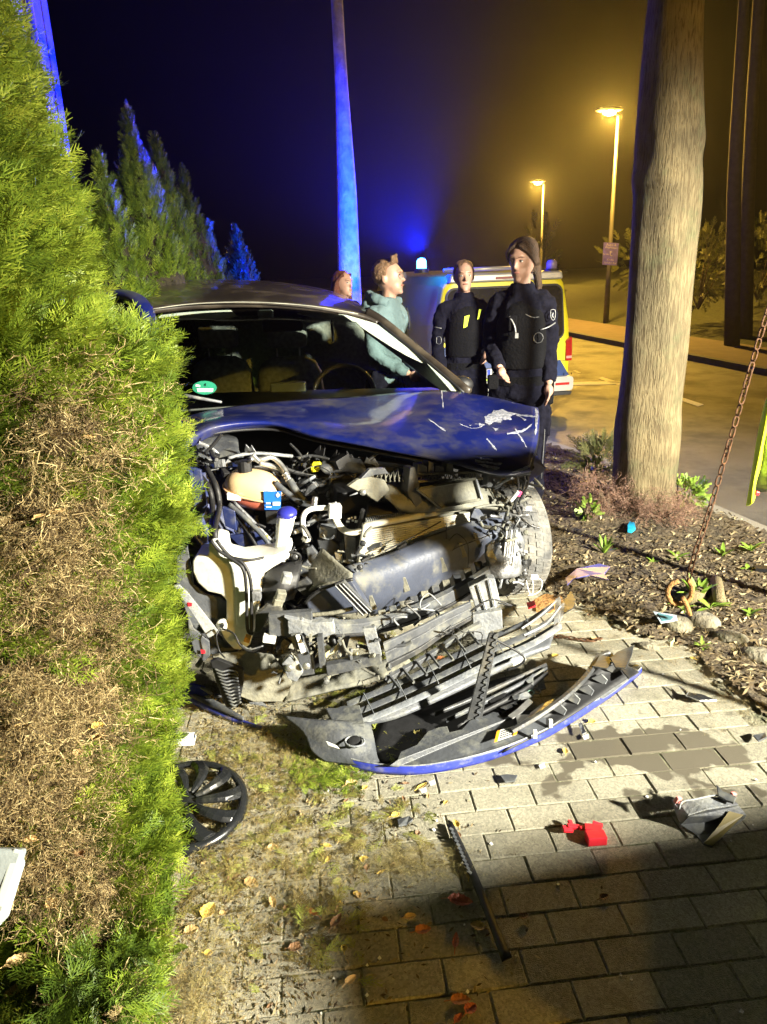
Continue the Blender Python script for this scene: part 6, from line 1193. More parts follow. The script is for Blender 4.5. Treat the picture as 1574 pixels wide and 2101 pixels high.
# the black serrated strut leaning from the car to the ground
st_ = thing('serrated_strut', 'black serrated plastic strip leaning upright inside the torn grille', 'plastic strip', G(975, 1478))
a0, a1_ = P(1014, 1300, 2.36), G(975, 1476, .09); obj('strip', MB().rings([[a0 + Vector((-.018, 0, 0)), a0 + Vector((.016, 0, 0)), a0 + Vector((.016, .012, 0)), a0 + Vector((-.018, .012, 0))], [a1_ + Vector((-.03, 0, 0)), a1_ + Vector((.025, 0, 0)), a1_ + Vector((.025, .012, 0)), a1_ + Vector((-.03, .012, 0))]]), M_PLAS, st_, bevel=.002)
for k in range(24):
    t = k / 23; p = a0.lerp(a1_, t) + Vector((.006 + .0, -.004, 0)); obj('tooth', MB().box(p, (.016, .008, .005), (0, .5 if k % 2 else -.5, 0)), M_GREY, st_)
# strip on the paving
sp = thing('plastic_strip', 'long black plastic strip lying across the shadow edge on the paving', 'plastic strip', G(985, 1830))
gribbon('strip', [[(918, 1694, .012), (960, 1790, .012), (1000, 1890, .012), (1030, 1972, .012)], [(930, 1690, .016), (975, 1784, .016), (1014, 1880, .016), (1050, 1962, .016)]], M_BLK, sp, .008, 4, 2)
for k in range(12): x = 926 + k * 3.4; y = 1702 + k * 8; obj('tooth', MB().box(G(x, y, .02), (.009, .012, .006), (.3, 0, .9)), M_GREY, sp)
# wheel cover
hc_ = G(386, 1668); hub = thing('wheel_cover', 'black spoked wheel cover lying by the hedge', 'wheel cover', (hc_.x, hc_.y, 0))
hC = Vector((hc_.x, hc_.y, .035)); ax = Vector((.06, -.10, 1)).normalized(); ha = Vector((1, 0, -.06)).normalized(); hb_ = ax.cross(ha); RW = .192
M_HUB = mat('wheel cover plastic', (.010, .011, .012), .25, var=.2, bump=.05, bscale=50, dirt=(.04, .04, .03), dscale=8, damt=.25)
obj('ring', MB().lathe([(RW * .86, .006), (RW * .93, .012), (RW, .002), (RW, -.014), (RW * .97, -.02), (RW * .90, -.004)], hC, ax, 56, False), M_HUB, hub, smooth=True, solid=.004)
obj('hub', MB().lathe([(.05, -.01), (.045, .012), (.03, .016), (.0, .018)], hC, ax, 24), M_HUB, hub, smooth=True)
for k in range(10):
    th = 2 * math.pi * k / 10; R = []
    for i in range(7):
        f = i / 6; r = .03 + (RW * .9 - .03) * f; a = th + .35 * f * f; w1 = .010 + .026 * f; h = .016 + .014 * math.sin(f * math.pi) - .008 * f
        d = ha * math.cos(a) + hb_ * math.sin(a); t_ = -ha * math.sin(a) + hb_ * math.cos(a); p = hC + d * r + ax * h
        R.append([p - t_ * w1, p - t_ * w1 * .6 + ax * .009, p + t_ * w1 * .2 + ax * .011, p + t_ * w1 * .8 - ax * .004, p + t_ * w1 * .7 - ax * .010, p - t_ * w1 * .9 - ax * .008])
    obj('spoke', MB().rings(R), M_HUB, hub, smooth=False, bevel=.002)
# red plastic latch
rd_ = thing('red_plastic_part', 'broken bright red plastic latch lying at the shadow edge', 'plastic part', G(1212, 1735))
c = G(1222, 1728); 
obj('housing', MB().box(c + Vector((0, 0, .016)), (.058, .036, .03), (0, 0, .06)), M_RED, rd_, bevel=.003); obj('collar', MB().box(c + Vector((.0, .03, .02)), (.05, .026, .022), (0, 0, -.2)), M_RED, rd_, bevel=.002)
for (x, y, dx, dy, rz) in ((-.045, .045, .06, .014, .05), (-.075, .038, .03, .02, .1), (-.06, .062, .012, .02, .2), (.02, .052, .03, .012, -.3), (-.02, .04, .04, .01, .3), (.012, .01, .02, .02, .5)): obj('prong', MB().box(c + Vector((x, y, .018)), (dx, dy, .010), (.1, .2, rz)), M_RED, rd_, bevel=.001)
# grey moulding with pink clips at the right edge
gm = thing('grey_moulding', 'curved grey trim piece with two pink clips half in the shadow at the right', 'trim piece', G(1470, 1700))
obj('shell', MB().plate([G(x, y, z) for x, y, z in ((1379, 1640, .06), (1386, 1668, .04), (1396, 1690, .02), (1412, 1672, .07), (1450, 1660, .085), (1515, 1650, .08), (1500, 1636, .085), (1450, 1634, .085), (1412, 1640, .08), (1398, 1654, .07))], .005), M_LGREY, gm, bevel=.002)
obj('lower_panel', MB().plate([G(x, y, z) for x, y, z in ((1396, 1692, .018), (1414, 1675, .065), (1452, 1663, .08), (1516, 1653, .075), (1532, 1672, .05), (1528, 1680, .035), (1488, 1712, .012), (1460, 1740, .003), (1444, 1734, .004), (1428, 1712, .006))], .005), M_GREY, gm, bevel=.002)
obj('light_patch', MB().plate([G(x, y, z + .003) for x, y, z in ((1496, 1664, .068), (1526, 1672, .05), (1462, 1736, .004), (1444, 1730, .005), (1470, 1700, .03))], .002), mat('yellowish light patch', (.16, .125, .04), .5), gm)  # yellowish light on the lower panel, laid on as a coloured patch
obj('top_edge', MB().tube(cr1([G(x, y, z) for x, y, z in ((1380, 1642, .072), (1392, 1660, .075), (1400, 1645, .09), (1425, 1640, .092), (1475, 1632, .092), (1512, 1650, .072))], 4), .003, 6), M_LGREY, gm, smooth=True)
for x, y in ((1391, 1641), (1503, 1632)): obj('clip', MB().box(G(x, y, .09), (.02, .012, .022), (.2, .3, .4)), mat('pink clip', (.65, .22, .2), .5), gm, bevel=.003)
obj('bracket', MB().plate([G(x, y, .10) for x, y in ((1474, 1632), (1470, 1608), (1482, 1622), (1512, 1634), (1506, 1646), (1488, 1640))], .008), M_GREY, gm, bevel=.002)
def flat_bit(name, label, cat, pts, z, m, t=.004, extra=None, bevel=.001):
    c = G(*pts[0]); o = thing(name, label, cat, (c.x, c.y, 0)); obj('piece', MB().plate([G(x, y, z + (k % 3) * .004) for k, (x, y) in enumerate(pts)], t), m, o, bevel=bevel)
    if extra: extra(o)
    return o
flat_bit('chrome_shard', 'silver edged triangular shard on the light paving at the right', 'shard', [(1396, 1410), (1412, 1420), (1440, 1424), (1470, 1436), (1436, 1438), (1412, 1430)], .02, M_BLK, .004, lambda o: obj('edge', MB().tube([G(x, y, .026) for x, y in ((1394, 1408), (1412, 1420), (1408, 1428), (1436, 1438), (1470, 1437))], .0028, 5), M_ALU, o))
flat_bit('blue_panel_fragment', 'crumpled violet blue body panel fragment on the soil beside the wheel', 'panel fragment', [(1160, 1186), (1184, 1166), (1230, 1156), (1252, 1162), (1240, 1178), (1250, 1190), (1210, 1180), (1178, 1186), (1164, 1200)], .07, mat('violet blue paint', (.06, .06, .22), .4, var=.3), .006)
flat_bit('blue_plastic_piece', 'tiny bright blue plastic piece at the foot of the tree', 'plastic piece', [(1288, 1076), (1292, 1070), (1302, 1072), (1304, 1082), (1296, 1088), (1288, 1086)], .05, mat('bright cyan blue', (.01, .35, .62), .5), .02)
flat_bit('folded_blue_tray', 'small pale blue folded tray beside the kerb stones', 'plastic tray', [(1340, 1254), (1352, 1256), (1388, 1262), (1390, 1272), (1356, 1278)], .07, mat('pale blue card', (.45, .55, .62), .6), .004, lambda o: obj('inside', MB().plate([G(x, y, .074) for x, y in ((1350, 1258), (1384, 1264), (1376, 1272), (1358, 1274))], .002), mat('teal inside', (.08, .2, .24), .6), o))
flat_bit('white_board', 'white rectangular plate fragment with a dark notch beside the hedge', 'plate fragment', [(350, 1504), (400, 1502), (402, 1506), (398, 1524), (350, 1526)], .02, M_WHITE, .012, lambda o: obj('notch', MB().plate([G(x, y, .036) for x, y in ((352, 1508), (372, 1503), (388, 1504), (376, 1514), (354, 1516))], .003), M_BLK, o))
flat_bit('dark_chip', 'dark grey plastic chip just below the bumper', 'plastic chip', [(1026, 1590), (1040, 1588), (1062, 1590), (1056, 1602), (1036, 1604)], .015, M_GREY, .006)
flat_bit('dark_chip', 'small upright grey chip under the blue bumper edge', 'plastic chip', [(1186, 1484), (1194, 1482), (1203, 1502), (1194, 1506)], .02, M_LGREY, .006)
flat_bit('dark_chip', 'grey chip at the right edge of the paving', 'plastic chip', [(1545, 1508), (1570, 1502), (1574, 1512), (1556, 1520)], .02, M_GREY, .006)
flat_bit('dark_chip', 'grey bent clip among leaves below the hedge clippings', 'plastic chip', [(815, 1680), (840, 1674), (848, 1680), (834, 1692), (818, 1694)], .012, M_GREY, .006)
flat_bit('red_lens_piece', 'small red lens piece on sawdust by the wheel', 'lens piece', [(1080, 1236), (1096, 1232), (1100, 1240), (1084, 1246)], .05, M_RED, .012)
flat_bit('dark_trim_piece', 'dark bent trim piece on the soil at the right edge', 'trim piece', [(1546, 1158), (1574, 1160), (1580, 1168), (1550, 1166)], .04, M_BLK, .02)
flat_bit('rusty_powder', 'orange absorbent powder spilled by the front wheel', 'powder', [(1096, 1230), (1120, 1218), (1152, 1222), (1160, 1238), (1130, 1256), (1100, 1252)], .002, mat('orange powder', (.42, .22, .07), .95, var=.3, scale=30, bump=.8), .012)
for i, (x, y) in enumerate(((1195, 1510), (862, 1620), (1105, 1570), (880, 1604))):
    o = obj('white_shard', MB().plate([G(x, y, .01), G(x + 12, y - 5, .014), G(x + 14, y + 3, .012), G(x + 4, y + 7, .01)], .002), M_WHITE); tag(o, ('white splinter below the right bumper edge', 'white splinter under the middle of the bumper', 'white splinter on the bright paving above the red latch', 'white splinter close under the bumper lip')[i], 'splinter', 'white splinters on the paving')
r9 = random.Random(31)
for i in range(46):
    x = r9.uniform(560, 1560); y = r9.uniform(1480, 2090) if i % 3 else r9.uniform(1290, 1500); p = G(x, y, .003)
    if inside(p.x, p.y, SOIL_EDGE) or (x < 1300 and y < 1560): continue
    s = r9.uniform(.0025, .006); o = obj('glass_crumb', MB().plate([p + Vector((-s, 0, .001)), p + Vector((0, -s, .002)), p + Vector((s, 0, .001)), p + Vector((.2 * s, s, .003))], .003), M_WHITE); tag(o, 'tiny pale crumb of glass or plastic on the paving', 'glass crumb', 'pale crumbs scattered on the paving')
# slab corner bottom left
sl = thing('grey_slab', 'grey painted metal slab corner at the lower left edge under the hedge', 'slab', P(0, 1800, 1.28))
obj('top', MB().plate([P(-60, 1738, 1.16), P(46, 1742, 1.16), P(44, 1752, 1.15), P(8, 1860, 1.10), P(-4, 1900, 1.08), P(-80, 1880, 1.08)], .03), mat('grey paint', (.24, .27, .27), .5, var=.1, bump=.1), sl, bevel=.006)
obj('side', MB().plate([P(47, 1744, 1.155), P(54, 1770, 1.16), P(20, 1880, 1.12), P(-4, 1906, 1.09), P(8, 1862, 1.095)], .02), mat('pale grey paint', (.42, .46, .43), .5, var=.1), sl, bevel=.004)
# ---------------------------------------------------------------- rusty chain
M_RING = mat('rusty ring', (.30, .16, .05), .8, .2, var=.4, scale=60, bump=.6, bscale=150); M_RUST_SHADE = mat('rusty chain', (.10, .045, .018), .8, .2, var=.5, scale=60, bump=.6, bscale=150)  # chain rust darkened for its backlit shade; ring rust left brighter
def link_mb(c, d, up, L=.04, w=.012, r=.0042):
    d = d.normalized(); u = (up - d * up.dot(d)).normalized(); pts = []
    for k in range(17):
        a = 2 * math.pi * k / 16; x = math.cos(a); y = math.sin(a); pts.append(c + d * (x * w + math.copysign(L / 2 - w, x) * min(1, abs(x) * 3)) + u * y * w)
    return MB().tube(pts, r, 6, False)
def chain(label, path, L, w, r, step, grp, thick=None):
    pts = cr1(path, 24); t = thing('chain', label, 'chain', path[-1], grp); acc = 0; k = 0
    for i in range(len(pts) - 1):
        acc += (pts[i + 1] - pts[i]).length
        if acc >= step:
            acc = 0; d = pts[i + 1] - pts[i]; up = Vector((.3, -1, .2)) if k % 2 else Vector((1, .3, .1)); obj('link', link_mb(pts[i], d, up, L, w, r), M_RUST_SHADE, t, smooth=True); k += 1
    return t
chain('rusty chain hanging from the upper right down to the ring', [P(1830, -150, 3.3), P(1700, 250, 3.25), P(1620, 500, 3.22), P(1560, 690, 3.2), P(1505, 880, 3.16), P(1455, 1050, 3.12), P(1425, 1140, 3.08), P(1412, 1190, 3.06)], .046, .012, .0042, .034, 'rusty chains')
chain('rusty chain end lying on the paving beside the broken grille', [G(1120, 1312, .008), G(1150, 1306, .008), G(1185, 1311, .008), G(1215, 1314, .008), G(1236, 1308, .008)], .032, .009, .0035, .0245, 'rusty chains')
ring = thing('chain_ring', 'large rusty ring and hook at the lower end of the hanging chain', 'ring', G(1400, 1250))
obj('ring', MB().tube(cr1([P(x, y, 2.98) for x, y in ((1392, 1192), (1376, 1200), (1370, 1218), (1380, 1236), (1400, 1238), (1416, 1228), (1420, 1205), (1412, 1190))], 4), .012, 8), M_RING, ring, smooth=True)
obj('hook', MB().tube(cr1([P(x, y, 2.95) for x, y in ((1400, 1226), (1408, 1240), (1416, 1262))], 4), .011, 8), M_RING, ring, smooth=True)
for (x0, y0, x1, y1) in ((1405, 1232, 1448, 1206), (1470, 1190, 1478, 1236)):
    o = obj('root', MB().tube(cr1([G(x0, y0, .02), G((x0 + x1) / 2, (y0 + y1) / 2 + 4, .045), G(x1, y1, .02)], 4), [.03] * 9, 8), M_BARK, smooth=True); tag(o, 'grey root lying %s the rusty ring' % ('just right of' if x0 < 1450 else 'farther right of'), 'root')
# the post the chain hangs from stands outside the picture
cp = P(1850, -170, 3.25); o = obj('chain_post', MB().tube([(cp.x, 3.25, -.02), (cp.x, 3.25, cp.z + .05)], .03, 12), M_GALV, smooth=True); tag(o, 'steel post outside the right edge holding the rusty chain', 'post')
# stones along the strip
M_STONE = mat('edge stone', (.20, .18, .13), .9, var=.25, scale=12, bump=.8, bscale=50, dirt=(.08, .10, .03), dscale=6, damt=.4)
for i, (x, y, sx, sy, sz, lab) in enumerate(((1388, 1290, .075, .055, .05, 'rounded edge stone directly under the pale blue tray'), (1440, 1284, .085, .06, .05, 'mossy edge stone below the rusty ring'), (1500, 1316, .08, .05, .035, 'flat edge stone right of the mossy one'), (1560, 1352, .09, .05, .035, 'edge stone at the right border of the picture'), (1330, 1330, .05, .03, .02, 'small sunken edge stone left of the pale blue tray'))):
    p = G(x, y); mb = MB().ell((p.x, p.y, sz * .4), (sx, sy, sz), 9, Matrix.Rotation(-.5, 3, 'Z')); mb.v = [tuple(Vector(v) + jit(.004)) for v in mb.v]; o = obj('edge_stone', mb, M_STONE, smooth=True, sub=1); tag(o, lab, 'stone', 'stones edging the planting strip')
# ---------------------------------------------------------------- weeds, leaves, clippings
M_WEED = leafmat('weed leaves', [(.10, .18, .02), (.20, .32, .04), (.30, .42, .08)], .45, .3)
def blade(base, d, L, w, bend=.5, n=6):
    d = d.normalized(); s_ = d.cross(Vector((0, 0, 1))); s_ = s_.normalized() if s_.length > .1 else Vector((1, 0, 0)); p = base; rows = []
    for i in range(n + 1):
        f = i / n; ww = w * math.sin(math.pi * min(.98, .12 + f * .86)) ** .8; rows.append([p - s_ * ww, p - Vector((0, 0, w * .25)), p + s_ * ww]); d = (d + Vector((0, 0, -bend / n))).normalized(); p = p + d * L / n
    return rows
def weed(px, py, n, L, w, label, seed, up=1.0):
    q = random.Random(seed); b = G(px, py); b.z = soil_h(b.x, b.y) if inside(b.x, b.y, SOIL_EDGE) else .003; t = thing('weed', label, 'weed', b)
    for k in range(n):
        a = 2 * math.pi * k / n + q.uniform(-.3, .3); mb = MB().grid(blade(b, Vector((math.cos(a), math.sin(a), up * q.uniform(.6, 1.5))), L * q.uniform(.7, 1.15), w, q.uniform(.4, 1))); o = obj('leaf', mb, M_WEED, t, smooth=True)
        at_ = o.data.attributes.new('tint', 'FLOAT', 'FACE'); v = q.uniform(.2, .9); at_.data.foreach_set('value', [v] * len(o.data.polygons))
weed(1240, 1140, 12, .11, .010, 'upright bright green weed on the soil left of the tree foot', 1, 2.2); weed(1432, 1232, 11, .15, .016, 'largest broad leaved weed just right of the rusty ring', 2, 1.8); weed(1458, 1250, 7, .12, .012, 'sprawling weed right of the largest one', 3, .8)
weed(1482, 1146, 5, .08, .012, 'small two leaved weed near the road kerb', 4, 1.5); weed(1540, 1140, 7, .09, .012, 'weed beside the kerb at the right edge', 5, 1.2); weed(1390, 1150, 6, .09, .010, 'flat weed in the middle of the planting strip', 6, .5); weed(1400, 1250, 6, .07, .008, 'low weed under the rusty hook', 7, .8)
weed(1535, 1175, 4, .06, .012, 'single leaved weed right of the roots', 8, .8); weed(1340, 1980 - 820, 5, .05, .006, 'tiny weed between the tree and the ring', 9, 1); weed(1440, 1330, 9, .05, .006, 'low tuft beside the edge stones', 10, .8); weed(340, 1960, 4, .06, .016, 'bright round leaved seedling at the foot of the hedge', 11, .8); weed(1540, 1265, 5, .06, .012, 'pale weed at the right border below the roots', 12, .7)
def lowbush(px, py, r, h, n, label, seed, m=M_WEED, T=T_MID, tint=(.3, 1), twigs=6, nm='ground_shrub'):
    b = G(px, py); b.z = soil_h(b.x, b.y); return bush(nm, label, 'shrub', tuple(b), (r, h), n, m, T, seed, tint, twigs)
T_LEAFY = [spray_template(3, .05, .006, 1, 80 + s) for s in range(3)]
lowbush(1400, 1045, .16, .09, 170, 'yellow green leafy shrub at the right foot of the tree', 1, T=T_LEAFY); lowbush(1215, 1010, .08, .14, 60, 'thin green shrub left of the tree foot', 2, T=T_LEAFY); lowbush(1205, 1075, .06, .06, 40, 'small green shoot on the soil left of the dead twigs', 3, T=T_LEAFY)
lowbush(1235, 965, .22, .10, 120, 'dark fine leaved shrub in shade behind the tree', 4, m=M_SHRUB)
M_REDT = leafmat('reddish twigs', [(.10, .05, .03), (.22, .12, .08), (.34, .22, .16)], .8, 0)
lowbush(1250, 1055, .20, .10, 240, 'reddish dead twiggy shrub at the left foot of the tree', 5, m=M_REDT, T=T_TWIG, twigs=10); lowbush(1360, 1075, .16, .035, 170, 'brown trampled twigs in front of the tree foot', 6, m=M_REDT, T=T_TWIG)
M_CLIP = leafmat('conifer clippings', [(.10, .075, .025), (.22, .17, .05), (.26, .26, .06), (.32, .37, .07)], .6, .2)
def clippings(name, label, n, region, T, m, smin, smax, seed, tint=(.1, .9), tag_=True):
    q = random.Random(seed); p, d, u = [], [], []
    while len(p) < n:
        k = q.choice(region); x = q.gauss(k[0], k[2]); y = q.gauss(k[1], k[3])
        if y < 1225 or x < 300: continue
        v = G(x, y, q.uniform(.003, .012)); a = q.uniform(0, 6.28)
        p.append(tuple(v)); d.append((math.cos(a), math.sin(a), q.gauss(0, .12))); u.append((q.gauss(0, .2), q.gauss(0, .2), 1))
    o = place(T, p, d, u, np.array([q.uniform(smin, smax) for _ in p]), np.array([q.uniform(*tint) for _ in p]), name, m, None, seed); tag(o, label, 'plant litter'); return o
clippings('clippings', 'green and yellow conifer clippings strewn over the paving by the hedge', 420, [(460, 1530, 70, 30), (560, 1580, 80, 50), (640, 1590, 50, 30), (560, 1700, 80, 60), (680, 1750, 70, 60), (420, 1800, 60, 60), (640, 1900, 70, 50), (780, 1690, 50, 40)], T_MID, M_CLIP, .18, .5, 41, (.0, 1))
M_STRAW = leafmat('straw litter', [(.08, .055, .02), (.22, .16, .055), (.38, .31, .12), (.52, .46, .20)], .8, .1)
clippings('green_clump', 'bright green heap of conifer clippings below the bumper cheek', 150, [(655, 1572, 42, 18), (690, 1600, 30, 14)], T_MID, M_THUJA, .2, .45, 45, (.3, .9))
clippings('needle_litter', 'fine straw coloured needle litter covering the ground beside the hedge', 7000, [(450, 1500, 90, 30), (520, 1620, 90, 60), (480, 1780, 100, 60), (440, 1950, 70, 90), (620, 1760, 80, 60), (840, 1770, 60, 20), (600, 1540, 60, 30), (380, 2050, 50, 60)], T_TWIG, M_STRAW, .08, .24, 42, (.1, 1))
clippings('hedge_fallings', 'thin twigs and fallings under the torn bumper and car front', 260, [(700, 1400, 60, 30), (860, 1350, 60, 30), (830, 1520, 60, 20), (620, 1390, 50, 20)], T_MID, M_CLIP, .2, .5, 43, (.3, 1))
clippings('pavement_grit', 'dry grass bits on the paving near the planting strip', 700, [(1400, 1350, 90, 30), (1500, 1420, 60, 40), (1250, 1270, 60, 20), (1550, 1330, 50, 50)], T_TWIG, M_DEAD, .12, .4, 44, (.2, 1))
pts = []; q5 = random.Random(5)
while len(pts) < 9000:
    x = -.75 + abs(q5.gauss(0, .38)); y = q5.uniform(1.0, 3.0)
    if x > 1.0: continue
    pts.append((x, y, .002))
o = scatter('ground_crumbs', pts, M_MULCH, .0065, flat=.5, lift=.001, seed=5); tag(o, 'brown crumbs of bark and earth on the paving along the hedge', 'litter')
# fallen leaves, one by one
def leafm(nm, c): m = mat(nm, c, .55, var=.25, scale=40, bump=.4, bscale=70); return m
LM = {'tan': leafm('tan leaf', (.50, .34, .14)), 'yellow': leafm('yellow leaf', (.60, .42, .08)), 'orange': leafm('orange leaf', (.42, .15, .05)), 'brown': leafm('brown leaf', (.22, .12, .055)), 'red': leafm('red brown leaf', (.36, .09, .045)), 'green': leafm('green leaf', (.16, .30, .03))}
def leaf(px, py, L, w, rot, kind, label, grp=None, curl=.3, z=.006, pos=None, nrm=None, seed=0):
    q = random.Random(seed or int(px * 7 + py)); b = pos if pos is not None else G(px, py, z); a = rad(rot); d = Vector((math.cos(a), math.sin(a), 0)); s_ = Vector((-d.y, d.x, 0)); rows = []; n = 10
    cu = curl * q.uniform(.6, 1.3); tw = q.uniform(-.3, .3)
    for i in range(n + 1):
        f = i / n; ww = w * (math.sin(math.pi * f ** .8) ** .75) * (1 + .10 * math.cos(i * math.pi)) + .0004; c = b + d * (f - .5) * L + Vector((0, 0, cu * L * ((f - .5) ** 2) * 1.6))
        rows.append([c + s_ * ww * k + Vector((0, 0, abs(k) ** 1.5 * ww * (.35 + cu * .6) + k * tw * ww * .6 + (.0008 if i % 2 else 0))) for k in (-1, -.5, 0, .5, 1)])
    mb = MB().grid(rows); e = b + d * -.5 * L; mb.tube([e + Vector((0, 0, cu * L * .4)), e - d * L * .28 + Vector((0, 0, .002))], .0009, 4); zmin = min(v[2] for v in mb.v)
    if pos is None: mb.v = [(v[0], v[1], v[2] - zmin + .003) for v in mb.v]
    o = obj('leaf', mb, LM[kind], smooth=False, solid=.0006); tag(o, label, 'leaf', grp); return o
big = [(428, 1868, .055, .019, 70, 'yellow', 'large yellow leaf standing out beside the lower hedge'), (516, 1812, .05, .014, -30, 'tan', 'tan leaf just above the shadow corner'), (722, 1608, .045, .016, 20, 'tan', 'round tan leaf directly below the bumper cheek'), (866, 1612, .045, .008, 40, 'yellow', 'narrow yellow leaf under the middle of the bumper'), (560, 1852, .045, .009, -70, 'tan', 'curled tan leaf on the shadow corner'),
    (208, 1980, .05, .010, -60, 'tan', 'upright curled tan leaf in the lower hedge'), (945, 1850, .07, .018, -15, 'red', 'large red brown leaf in the shadow beside the black strip'), (868, 1908, .045, .015, 10, 'orange', 'orange leaf left of the black strip in deep shade'), (980, 1900, .04, .013, 160, 'tan', 'tan leaf touching the black strip'), (935, 1930, .05, .008, 80, 'red', 'thin red leaf below the large red brown one'),
    (945, 2052, .05, .016, 0, 'orange', 'orange leaf in the shade at the bottom of the picture'), (966, 2070, .035, .014, 40, 'red', 'round red leaf at the bottom edge'), (940, 2088, .03, .007, 50, 'red', 'narrow red leaf at the very bottom'), (842, 1880, .035, .01, 10, 'tan', 'dull tan leaf in the shade above the orange one'), (690, 1890, .05, .012, 60, 'brown', 'brown leaf curled in the shadow corner'), (640, 1870, .05, .010, 140, 'orange', 'rust leaf at the left of the shaded paving'),
    (720, 2010, .035, .009, 40, 'tan', 'small tan leaf low in the shaded paving'), (605, 1945, .035, .014, 0, 'brown', 'dark leaf near the hedge foot in shade'), (812, 1672, .03, .010, 20, 'yellow', 'yellow leaf beside the grey clip'), (936, 1690, .035, .009, 110, 'yellow', 'yellow leaf on the upper end of the black strip'), (962, 1795, .03, .008, 80, 'yellow', 'bright leaf lying on the black strip'), (915, 1645, .02, .006, 50, 'yellow', 'small yellow leaf between bumper and strip'),
    (1160, 1540, .035, .009, 80, 'yellow', 'yellow leaf standing on the paving right of the label'), (1215, 1480, .03, .012, 20, 'yellow', 'pale leaf beside the upright chip'), (1220, 1310, .03, .011, 10, 'tan', 'tan leaf by the chain end'), (1140, 1345, .035, .014, 30, 'yellow', 'yellow leaf beside the end of the grille'), (392, 1910, .04, .016, 20, 'tan', 'tan leaf below the large yellow one'), (345, 1990, .03, .010, 100, 'brown', 'brown leaf beside the green seedling'),
    (1385, 1240, .04, .012, 10, 'brown', 'brown leaf beside the rusty ring'), (1470, 1240, .06, .010, 0, 'tan', 'long pale leaf under the sprawling weed'), (700, 1720, .03, .01, 60, 'tan', 'tan leaf among the clippings'), (672, 1735, .03, .008, -20, 'yellow', 'yellow leaf low among the clippings'), (748, 1760, .025, .008, 10, 'yellow', 'short yellow leaf at the edge of the clippings'), (560, 1740, .035, .012, 0, 'tan', 'tan leaf right of the wheel cover'), (480, 1800, .04, .012, 30, 'brown', 'brown leaf left of the tan one above the shade'),
    (905, 1350, .035, .012, 20, 'orange', 'orange leaf lying in the lower grille'), (1075, 1880, .03, .01, 20, 'brown', 'brown leaf right of the black strip'), (1240, 1840, .03, .01, 20, 'brown', 'dark leaf under the red latch in the shade')]
for (x, y, L, w, r, k, lab) in big: leaf(x, y, L, w, r, k, lab)
q6 = random.Random(66)
for i in range(60):
    x, y = (q6.gauss(640, 150), q6.gauss(1760, 130)) if i % 3 else (q6.uniform(1200, 1574), q6.uniform(1060, 1400))
    if y < 1050 or y > 2095 or x < 330 or (y < 1600 and x < 1200): continue
    leaf(x, y, q6.uniform(.012, .028), q6.uniform(.004, .009), q6.uniform(0, 360), q6.choice(['tan', 'yellow', 'brown', 'brown']), 'small dry leaf lying in the litter', 'small dry leaves in the litter', seed=i + 1)
for i, (x, y, L, w, r, k) in enumerate(((102, 1045, .035, .014, 60, 'tan'), (64, 1052, .025, .008, 70, 'tan'), (30, 1478, .035, .012, 20, 'tan'), (185, 1478, .03, .012, 30, 'yellow'), (185, 1500, .035, .014, 70, 'tan'), (145, 1530, .025, .012, 90, 'tan'), (165, 895, .03, .010, 10, 'tan'), (50, 1705, .035, .010, 0, 'tan'), (90, 1835, .04, .012, 140, 'tan'), (25, 1950, .06, .014, 30, 'tan'), (20, 2010, .06, .014, 50, 'tan'), (146, 1733, .03, .010, 140, 'brown'))):
    sx = np.interp(y, [a[0] for a in SIL], [a[1] for a in SIL]); u_ = math.asin(((x + 130) / (sx + 130)) ** (1 / .9)) * 2 / math.pi; p = hedge_pt(u_, y) + Vector((.03, -.03, 0)); leaf(x, y, L, w, r, k, ('pale leaf high in the dead middle of the hedge', 'small leaf left of the pale one high in the hedge', 'leaf in the hedge at the left border above the green patch', 'upper leaf of the pair low in the dead hedge', 'lower leaf of the pair low in the dead hedge', 'pale blunt leaf below the pair in the hedge', 'topmost leaf in the hedge under the green', 'leaf in the hedge just above the grey slab', 'leaf in the hedge right of the grey slab', 'long leaf at the left border below the slab', 'lowest long leaf at the left border of the hedge', 'brown leaf among the branches right of the slab')[i], 'dry leaves caught in the hedge', pos=p, seed=i + 50)
rb_ = bvh(roof)
for i, (x, y) in enumerate(((352, 590), (358, 613), (385, 604), (366, 612), (431, 609), (503, 596), (560, 612), (618, 603), (520, 640))):
    p, n = onto(rb_, x, y, .006)
    if p is None: continue
    leaf(x, y, .025 + .01 * (i % 3), .006 + .004 * (i % 2), 30 * i, 'tan', ('pale leaf scrap at the rear left of the car roof', 'pale scrap on the left front of the car roof', 'second scrap from the left on the car roof', 'broadest scrap near the left front of the roof', 'scrap just left of the roof middle', 'scrap at the rear middle of the car roof', 'scrap in the very middle of the car roof', 'scrap at the right of the car roof', 'tan scrap lying on the front roof edge')[i], 'leaf scraps on the car roof', pos=p, seed=i + 9)
